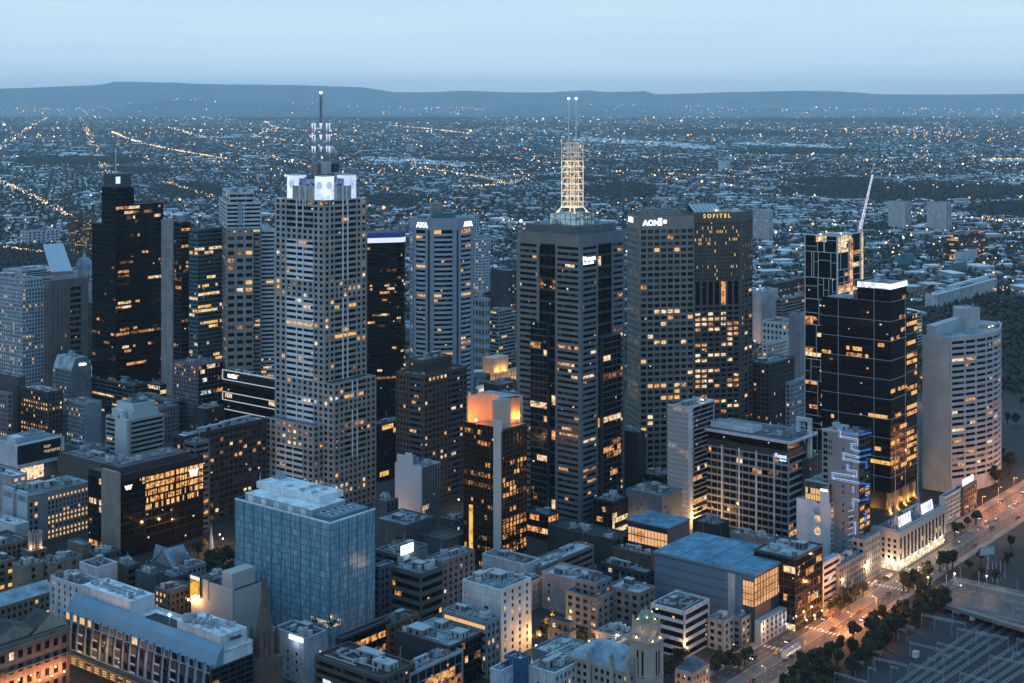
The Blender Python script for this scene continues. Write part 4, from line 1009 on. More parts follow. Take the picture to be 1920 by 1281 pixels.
# --- banded office with white roof slab
def t_slabroof():
    b = Bld('banded_office', 'dark banded office with overhanging white roof slab and pale sign', 'office building', 1323, 1478, 1513, 846, 1010)
    cl = wallm((.24, .29, .31), .6, var=.15); wh = wallm((.58, .62, .64)); W, L, h = b.W, b.L, b.h
    b.core(b.rect(0, W, 0, L), 0, h, DARKM, roofm((.1, .13, .15)), .6)
    k = dict(mode='s', lits=[(LIT_O, 4), (LIT_P, 2), (LIT_D, 4)], glass=[(G_BLACK, 3), (G_DARK, 1)], pt=.6, st=.5)
    b.fac((0, L), DL, L, 0, h - 4.4, 11, 13, cl, .3, .06, lit=.22, seg=26, **k); b.fac((0, 0), DR, W, 0, h - 4.4, 11, 1, cl, .3, .02, lit=.12, seg=8, **k)
    for s_ in (.21, .42, .63, .84): b.mb('white_pier_cladding').fbox((0, L), DL, L * s_ - .5, L * s_ + .5, 0, h - 3, .3, .9, wh)
    m = b.mb('facade_cladding'); m.fbox((W, 0), (0, 1), 0, L, 0, h, -.4, .4, cl)
    b.mb('glass_attic').prism(b.rect(1.2, W - 1, 1.2, L - 1), h - .6, h + 5, G_DARK, cap=False)
    q = MB(); q.box(-3, W + 8, -3.5, L + 1, h + 5, h + 6.6, wh); q.box(-2, W + 7, -2.5, L, h + 6.6, h + 6.65, roofm((.08, .12, .15))); b.part('roof_slab', q)
    q = MB(); q.box(3, W * .6, L * .45, L - 2, h + 6.6, h + 10, wh); q.box(3.6, W * .6 - .6, L * .45 + .6, L - 2.6, h + 10, h + 10.1, roofm((.3, .36, .4))); b.part('plant_room', q)
    b.text('Repat', 3.4, (0, L), DL, L * .855, h - 4.6, NEON_C, out=1.1, bold=.08); b.text('capital', 2.0, (0, L), DL, L * .90, h - 6.6, NEON_C, out=1.1, bold=.05)
    b.kit(3, W - 2, 2, L * .4, h + 6.65, 6, 0); b.done()
    c = gb('dark_annex', 'black lift core block with tall white portal frame behind the banded office', 1500, 1516, 1547, 862, 1000, (.05, .055, .06), 'n', 'n', kit=3, big=0, finish=False)
    q = MB(); z = c.h; X = c.W * .3
    for y in (2, 10): q.box(X, X + 2.2, y, y + 2.2, z - 1, z + 24, wh)
    q.box(X, X + 2.2, 4.2, 10, z + 21.8, z + 24, wh); q.box(X, X + 2.2, 4.2, 10, z - 1, z + 1, wh); c.part('portal_frame', q); c.done()
t_slabroof()

# --- pale tower with blue neon ribbon
def t_neon():
    b = Bld('neon_ribbon_tower', 'pale concrete tower wrapped by a winding blue neon ribbon', 'apartment tower', 1541, 1611, 1631, 814, 1085)
    cl = wallm((.46, .5, .52), .8, var=.15); W, L, h = b.W, b.L, b.h
    b.core(b.rect(0, W, 0, L), 0, h, cl, roofm((.2, .26, .3)), 1.0)
    m = b.mb('facade_cladding'); m.fbox((0, L), DL, 0, L, 0, h, -.4, .0, cl); m.fbox((0, L), DL, 0, L, h - 1, h + .2, -.4, .12, cl)
    m.fbox((W, 0), (0, 1), 0, L, 0, h + .2, -.4, .3, DARKM)
    b.fac((0, 0), DR, W, 0, h, 24, 2, plain('dark_balcony', (.03, .035, .04)), .3, .1, lit=.3, lits=[(LIT_O, 3), (LIT_Y, 2)], st=.5, pt=.3)
    for i in range(22):
        z = h - 4 - i * 3.5; b.wins.append(((0, L), DL, 1.0, 3.6, z, z + 2.1, G_DARK, 'window'))
        if i in (1, 2, 3):
            for s_ in (.19, .25): b.wins.append(((0, L), DL, L * s_, L * s_ + .7, z, z + 1.5, G_DARK, 'window'))
        for s_ in (.56, .78):
            if (i * 7 + int(s_ * 100)) % 3: b.wins.append(((0, L), DL, L * s_, L * s_ + .8, z, z + 1.7, G_DARK, 'window'))
    paths = [[(1630, 811), (1612, 815), (1576, 806), (1576, 818), (1608, 824), (1608, 833), (1597, 833), (1597, 842), (1611, 846), (1629, 842)],
             [(1629, 852), (1611, 857), (1582, 850), (1582, 860), (1611, 866), (1622, 866), (1622, 877), (1590, 872), (1590, 881), (1606, 884), (1606, 893), (1562, 887), (1562, 896), (1611, 905), (1627, 908), (1627, 914), (1600, 914), (1600, 922), (1625, 926), (1625, 936), (1611, 938), (1600, 936), (1600, 950), (1622, 966), (1622, 976), (1604, 980), (1604, 1000), (1624, 1004)]]
    wm = glow('neon_edge', (.55, .74, 1.0), .8)
    for path in paths:
        q = MB()
        for (xa, ya), (xb, yb_) in zip(path, path[1:]):
            left = xa <= 1611.5 and xb <= 1611.5
            def P(x, y):
                if x <= 1611.5:
                    s_ = b.sl(x); return (-.9, s_, b.z(y, 0, s_))
                s_ = b.sr(x); return (s_, -.9, b.z(y, s_, 0))
            A, B_ = Vector(P(xa, ya)), Vector(P(xb, yb_)); dd = (B_ - A).normalized() * .5
            q.bar(A - dd, B_ + dd, .62 if left else .5, wm if left else NEON_B); 
            if left: q.bar(A - dd + Vector((-.35, 0, 0)), B_ + dd + Vector((-.42, 0, 0)), .26, glow('deep_neon', (.02, .09, .4), .6))
        b.part('neon_ribbon', q)
    for i in range(11):
        y = 958 + i * 11; s0, s1 = b.sl(1592), b.sl(1603); q = MB(); z = b.z(y, 0, s0)
        q.hexa([(-1.4, s0, z - .5), (-1.4, s1, z + 1.2), (-.1, s1, z + 1.2), (-.1, s0, z - .5), (-1.4, s0, z + .3), (-1.4, s1, z + 2), (-.1, s1, z + 2), (-.1, s0, z + .3)], wallm((.7, .74, .78))); b.part('sunshade_fin', q)
    b.kit(1, W - 1, 1, L - 1, h - 1, 7, 1); b.done()
t_neon()

# --- slim white building with glowing globes
def t_globes():
    b = Bld('globe_tower', 'white apartment tower with a column of round glowing pods and green glass top', 'apartment building', 1494, 1555, 1601, 945, 1078)
    wh = wallm((.62, .66, .69), .7, var=.1); bl = wallm((.16, .22, .26), .5); rf = roofm((.22, .3, .34)); W, L, h = b.W, b.L, b.h
    yp = b.sl(1539)
    b.core(b.rect(0, W, 0, L), 0, h, wh, rf, .8)
    b.mb('facade_cladding').fbox((0, L), DL, 0, L - yp - 2.4, 0, h, -.4, .4, wh); b.mb('facade_cladding').fbox((0, yp), DL, 0, yp, 0, b.z(921), -.4, 1.2, wh)
    b.mb('facade_cladding').fbox((W, 0), (0, 1), 0, L, 0, h, -.3, .4, bl)
    for t in (.25, .5, .75): b.mb('facade_cladding').fbox((0, L), DL, 0, L - yp - 2.4, h * t, h * t + .12, .4, .44, bl)
    b.fac((0, 0), DR, W * .36, 0, h, 14, 2, wh, .4, .5, lit=.25, pt=.5); b.fac((W * .36, 0), DR, W * .64, 0, h, 14, 6, bl, .18, .3, lit=.06, pt=.8, st=.3, ext=False)
    zu = b.z(908); b.core(b.rect(1.2, W - 2, 1.2, L - 5), h - 1, zu, DARKM, rf, .6)
    gn = plain('green_fin', (.1, .22, .2)); lt = [(LIT_FULL, 1)]
    b.fac((1.2, L - 5), DL, L - 6.2, h, zu - .5, 3, 9, gn, .1, .12, lit=.2, glass=[(G_TEAL, 1)], lits=lt); b.fac((1.2, 1.2), DR, W - 3.2, h, zu - .5, 3, 8, bl, .12, .2, lit=.35, lits=lt)
    b.mb('facade_cladding').fbox((1.2, L - 5), DL, 0, L - 6.2, zu - .6, zu + .2, -.4, .5, GREYM); b.mb('facade_cladding').fbox((1.2, 1.2), DR, -.5, W - 3.2, zu - .6, zu + .2, -.4, .505, GREYM)
    q = MB(); q.fbox((0, yp), DL, .6, yp - .6, b.z(922), b.z(918), 1.0, 1.5, NEON_W); b.part('roof_lamp', q)
    for y, lit in ((960, 0), (974, 1), (997, 1), (1028, 1)):
        q = MB(); q.ball(-.6, yp + 1.6, b.z(y, 0, yp), 2.1, litm('pod_glow', (1.0, .66, .4), (.6, .36, .22), .95, .36, .3) if lit else GREYM, 10, 7); b.part('balcony_pod', q)
    for i in range(9):
        q = MB(); z = h - 6 - i * 4.2; q.box(W * .3, W * .36, -1.5, -.3, z, z + 1.2, wallm((.75, .76, .76))); b.part('white_balcony', q)
    b.kit(2, W - 3, 2, L - 6, zu - .6, 9, 1); b.done()
t_globes()

# --- amber tower with open lit crown
def t_amber():
    b = Bld('amber_hotel_tower', 'bronze glass hotel tower with white curved crown flooded by orange lamps', 'hotel', 871, 941, 987, 803, 1072)
    br = plain('bronze_mullion', (.07, .05, .035), .35, .6); wh = wallm((.55, .53, .5), .7, var=.12); W, L, h = b.W, b.L, b.h
    LB = [(LIT_O, 5), (LIT_D, 5), (LIT_Y, 1)]; gl = [(glassm('bronze_glass', (.03, .02, .012), .08, .35, .9, .8), 3), (G_BLACK, 1)]
    yp = b.sl(927); b.core(b.rect(0, W, 0, L), 0, h, DARKM, roofm((.25, .22, .2)), 1)
    b.fac((0, L), DL, L - yp, 0, h, 27, 9, br, .16, .16, st=.3, pt=.5, mode='s', lit=.2, lits=LB, glass=gl, seg=14)
    b.fac((0, 0), DR, W, 0, h - 2, 27, 7, br, .2, .2, st=.2, pt=.45, mode='s', lit=.24, lits=LB, glass=gl, seg=14, floorlit=.2)
    q = MB(); q.fbox((0, yp), DL, 0, yp, 0, h + 4, -.6, 1.0, wh); b.part('white_pylon', q)
    q = MB(); q.fbox((0, L), DL, (L - yp) * .18, (L - yp) * .3, 0, h * .42, .5, .75, litm('lift_glow', (1.0, .6, .15), (.8, .36, .05), 1.0, .33, .3)); b.part('lit_lift_shaft', q)
    b.mb('facade_cladding').fbox((W, 0), (0, 1), 0, L, 0, h, -.3, .4, br); b.mb('facade_cladding').fbox((W, L), (-1, 0), 0, W, 0, h, -.3, .4, br)
    # crown: block with a concave open court towards the left, lit by lamps on the terrace
    z2 = b.z(742, 2, L - 1); n = 14; my, hy_ = (L - 1.5 + yp + 2.5) / 2, (L - 1.5 - yp - 2.5) / 2
    arc = [(1.2 + W * .62 * math.sin(math.pi * t / n), my + hy_ * math.cos(math.pi * t / n)) for t in range(n + 1)]
    top = roofm((.35, .42, .46)); outer = [(1.2, yp + .6), (W * .42, 1.2), (W * .46, 5.2), (W - 3.4, 5.2), (W - 3.4, 2.2), (W - .6, 2.2), (W - .6, L - .6), (1.2, L - .6)]
    q = MB(); ring = outer + arc; q.prism(ring, h - 1, z2, wallm((.5, .41, .30), .7, var=.12), cap=False); b.part('crown_block', q)  # wall tinted warm so part of the orange lamp glow sits in its colour
    q = MB()
    for k in range(n):
        a, c = arc[k], arc[k + 1]
        q.poly([(a[0], a[1], z2 + .02), (c[0], c[1], z2 + .02), (W - .6, L - .6 - (L - 2.8) * (k + 1) / n, z2 + .02), (W - .6, L - .6 - (L - 2.8) * k / n, z2 + .02)], top)
    q.poly([(*arc[0], z2 + .02), (W - .6, L - .6, z2 + .02), (1.2, L - .6, z2 + .02)], top)
    q.poly([(*arc[n], z2 + .02), (1.2, yp + .6, z2 + .02), (W * .42, 1.2, z2 + .02), (W * .46, 5.2, z2 + .02), (W - 3.4, 5.2, z2 + .02), (W - 3.4, 2.2, z2 + .02), (W - .6, 2.2, z2 + .02)], top)
    b.part('crown_roof', q)
    q = MB(); q.box(W * .5, W * .62, L * .5, L * .62, h, h + 5, plain('door_orange', (.5, .22, .06))); b.part('crown_door', q)
    rlamp(b, .6, my + 2.5, h + 1.8, (1, .22, .008), 9000, .75); rlamp(b, W - 4.6, 3.2, h + 2.4, (1, .22, .008), 5000, .7); rlamp(b, 2.5, L - 7, h + 1, (1, .25, .02), 1500, .3)
    b.done()
t_amber()

# --- brown granite tower
def t_brown():
    b = Bld('brown_granite_tower', 'brown granite tower with small square windows and set back penthouse', 'office tower', 744, 795, 875, 704, 948)
    cl = wallm((.105, .078, .062), .7, var=.2); gb_ = plain('blue_spandrel', (.07, .1, .13)); rf = roofm((.12, .15, .17)); W, L, h = b.W, b.L, b.h
    b.core(b.rect(0, W, 0, L), 0, h, DARKM, rf, 1.4); y1 = b.sl(768); y2 = b.sl(789); LB = [(LIT_P, 5), (LIT_O, 2)]
    nf = 22
    b.fac((0, L), DL, L - y1, 0, h - 1.5, nf, 4, cl, .46, .45, lit=.05, lits=LB); b.fac((0, y2), DL, y2, 0, h - 1.5, nf, 1, cl, .46, .5, lit=.05, lits=LB, ext=False)
    b.fac((0, y1), DL, y1 - y2, 0, h - 1.5, nf, 1, gb_, .5, .04, mode='s', seg=5, lit=.04, lits=LB, ext=False)
    b.fac((0, 0), DR, W * .62, 0, h - 1.5, nf, 7, cl, .46, .42, lit=.14, lits=LB, floorlit=.16); b.fac((W * .62, 0), DR, W * .2, 0, h - 1.5, nf, 1, gb_, .5, .04, mode='s', seg=5, lit=.06, lits=LB, ext=False)
    b.fac((W * .82, 0), DR, W * .18, 0, h - 1.5, nf, 2, cl, .46, .42, lit=.1, lits=LB, ext=False)
    m = b.mb('facade_cladding'); m.fbox((0, L), DL, 0, L, h - 1.5, h, -.5, .5, cl); m.fbox((0, 0), DR, -.5, W, h - 1.5, h, -.5, .505, cl); m.fbox((W, 0), (0, 1), 0, L, 0, h, -.5, .4, cl); m.fbox((W, L), (-1, 0), 0, W, 0, h, -.5, .4, cl)
    i = 6; zu = b.z(676, i, i); b.tier(i, W - i - 4, i, L - i, h - 1.4, zu, cl, rf, dict(mode='w', nb=7, nf=1, sp=.4, pw=.3, lit=0, glass=[(G_BLIND, 1)]), dict(mode='w', nb=7, nf=1, sp=.4, pw=.3, lit=0, glass=[(G_BLIND, 1)]))
    b.kit(i + 1, W - i - 5, i + 1, L - i - 1, zu - .9, 7, 1); b.kit(1, i - 1, 2, L - 2, h - 1.4, 3, 0); b.done()
t_brown()

# --- white blank flank block between the brown and amber towers
def t_whiteblank():
    b = Bld('blank_flank_block', 'slim block with blank white flank and finned glass front', 'office building', 741, 791, 826, 877, 985)
    wh = wallm((.62, .63, .68), .8, var=.06); W, L, h = b.W, b.L, b.h
    b.core(b.rect(0, W, 0, L), 0, h, wh, roofm((.4, .46, .5)), .8)
    b.mb('facade_cladding').fbox((0, L), DL, 0, L, 0, h, -.4, .3, wh)
    b.mb('facade_cladding').fbox((0, L), DL, L * .08, L * .66, h, h + 5.5, -.6, .3, wh); b.mb('facade_cladding').fbox((0, L), DL, L * .38, L * .62, h + 5.5, h + 7.5, -.6, .3, wh)
    b.fac((0, 0), DR, W, 0, h, 12, 11, wallm((.34, .36, .37)), .04, .14, st=.1, pt=.6, mode='s', lit=.12, seg=6); b.mb('facade_cladding').fbox((W, 0), (0, 1), 0, L, 0, h, -.4, .3, wh)
    q = MB(); q.box(1, W * .45, L * .5, L * .8, h - .8, h + 4.5, wallm((.2, .26, .28))); b.part('plant_room', q); b.kit(1, W - 1, 1, L - 1, h - .8, 6, 0); b.done()
t_whiteblank()

# --- blue glass block in front
def t_blueglass():
    b = Bld('blue_glass_block', 'broad blue glass office block with crinkled panel facade and white roof deck', 'office building', 441, 619, 703, 981, 1218)
    W, L, h = b.W, b.L, b.h
    def pan(k, c):
        m, nt, out = newmat('blue_panel_%d' % k); p_ = N(nt, 'ShaderNodeBsdfPrincipled', Roughness=.14, Metallic=.12); p_.inputs['Base Color'].default_value = (*c, 1)
        nt.links.new(ramp(nt, noise(nt, posn(nt, (.5, .5, .02)), 1.0, 2), [(.35, tuple(x * .85 for x in c)), (.65, tuple(x * 1.12 for x in c))]), p_.inputs['Base Color']); nt.links.new(p_.outputs[0], out.inputs[0]); return m
    gl = [(pan(0, (.20, .40, .50)), 5), (pan(1, (.245, .46, .56)), 3), (pan(2, (.155, .33, .43)), 3), (pan(3, (.32, .54, .63)), 1)]
    ln = plain('panel_joint', (.03, .07, .09)); wh = wallm((.7, .76, .78)); rf = roofm((.74, .8, .83))
    b.core(b.rect(0, W, 0, L), 0, h, ln, roofm((.3, .4, .45)), 1.6)
    LB = [(litm('blue_lit', (.9, .72, .5), (.1, .14, .16), .9, .5), 1)]
    for p, d, w, nb in (((0, L), DL, L, 10), ((0, 0), DR, W, 5)):
        b.fac(p, d, w, 0, h - .5, 18, nb, ln, .07, .07, st=.08, pt=.1, mode='s', seg=nb * 6, lit=.0, glass=gl, lits=LB)
    for k, (fl, a, c, face) in enumerate(((5, .02, .24, 0), (4, .0, .22, 0), (3, .80, 1.0, 0), (3, .0, .22, 1))):
        for i, (p, d, z0, z1, segs, nm) in enumerate(b.strips):
            if (d == DL) == (face == 0) and abs(z0 - (h - .5) * fl / 18) < 1.2:
                n = len(segs); b.strips[i] = (p, d, z0, z1, [(s0, s1, LB[0][0] if a * n <= j < c * n else mm) for j, (s0, s1, mm) in enumerate(segs)], nm)
    m = b.mb('facade_cladding'); m.fbox((0, L), DL, 0, L, h - .5, h + .3, -.5, .3, wh); m.fbox((0, 0), DR, -.3, W, h - .5, h + .3, -.5, .305, wh)
    m.fbox((W, 0), (0, 1), 0, L, 0, h + .3, -.4, .3, ln); m.fbox((W, L), (-1, 0), 0, W, 0, h + .3, -.4, .3, ln)
    z = h - 1.6
    q = MB(); q.box(2.5, W * .82, L * .22, L - 5, z, h + 3, wallm((.35, .42, .46))); q.box(2.3, W * .82 + .2, L * .22 - .2, L - 4.8, h + 3, h + 3.3, rf); b.part('roof_deck', q)
    q = MB(); q.box(W * .42, W - 1.5, L * .30, L - 1.5, h + 3.3, h + 6.5, wh); q.box(W * .42 + .6, W - 2.1, L * .30 + .6, L - 2.1, h + 6.5, h + 6.6, rf); b.part('upper_roof_deck', q)
    q = MB(); q.box(3, W - 3, 2, L * .2, z, h + 1.4, plain('louvre_blue', (.08, .2, .26)))
    b.part('plant_screen', q)
    for i in range(6):
        q = MB(); x = 5 + (i % 3) * W * .24; y = 4 + (i // 3) * 6; q.box(x, x + 4.5, y, y + 3.2, h + 1.4, h + 1.9, PALEM); q.cyl(x + 2.2, y + 1.6, h + 1.9, h + 2.0, 1.2, 1.2, 10, FAN); b.part('cooling_fan', q)
    for i in range(7):
        q = MB(); x, y = W * .5 + (i % 3) * 7, L * .4 + (i // 3) * 9; q.box(x, x + 2.6, y, y + 1.8, h + 6.6, h + 7.3, PALEM); b.part('skylight', q)
    for i in range(5):
        q = MB(); y = L * (.28 + .14 * i); q.box(2.2, 2.48, y, y + L * .05, h - .5, h + 2.6, wallm((.75, .8, .8))); b.part('deck_panel', q)
    q = MB(); [q.bar((W * .42 + 1 + i * 3, L * .3 + .3, h + 6.5), (W * .42 + 1 + i * 3, L * .3 + .3, h + 7.7), .06, PALEM) for i in range(int(W * .19))]; q.bar((W * .42, L * .3 + .3, h + 7.7), (W - 2, L * .3 + .3, h + 7.7), .06, PALEM); b.part('roof_railing', q)
    q = MB(); q.frus([(W - 9, L - 9), (W - 3, L - 9), (W - 3, L - 3), (W - 9, L - 3)], h + 6.5, [(W - 6.2, L - 6.2), (W - 5.8, L - 6.2), (W - 5.8, L - 5.8), (W - 6.2, L - 5.8)], h + 10.5, wallm((.2, .26, .29))); q.bar((W - 6, L - 6, h + 10), (W - 6, L - 6, h + 22), .12, PALEM); b.part('roof_spirelet', q)
    b.done()
t_blueglass()
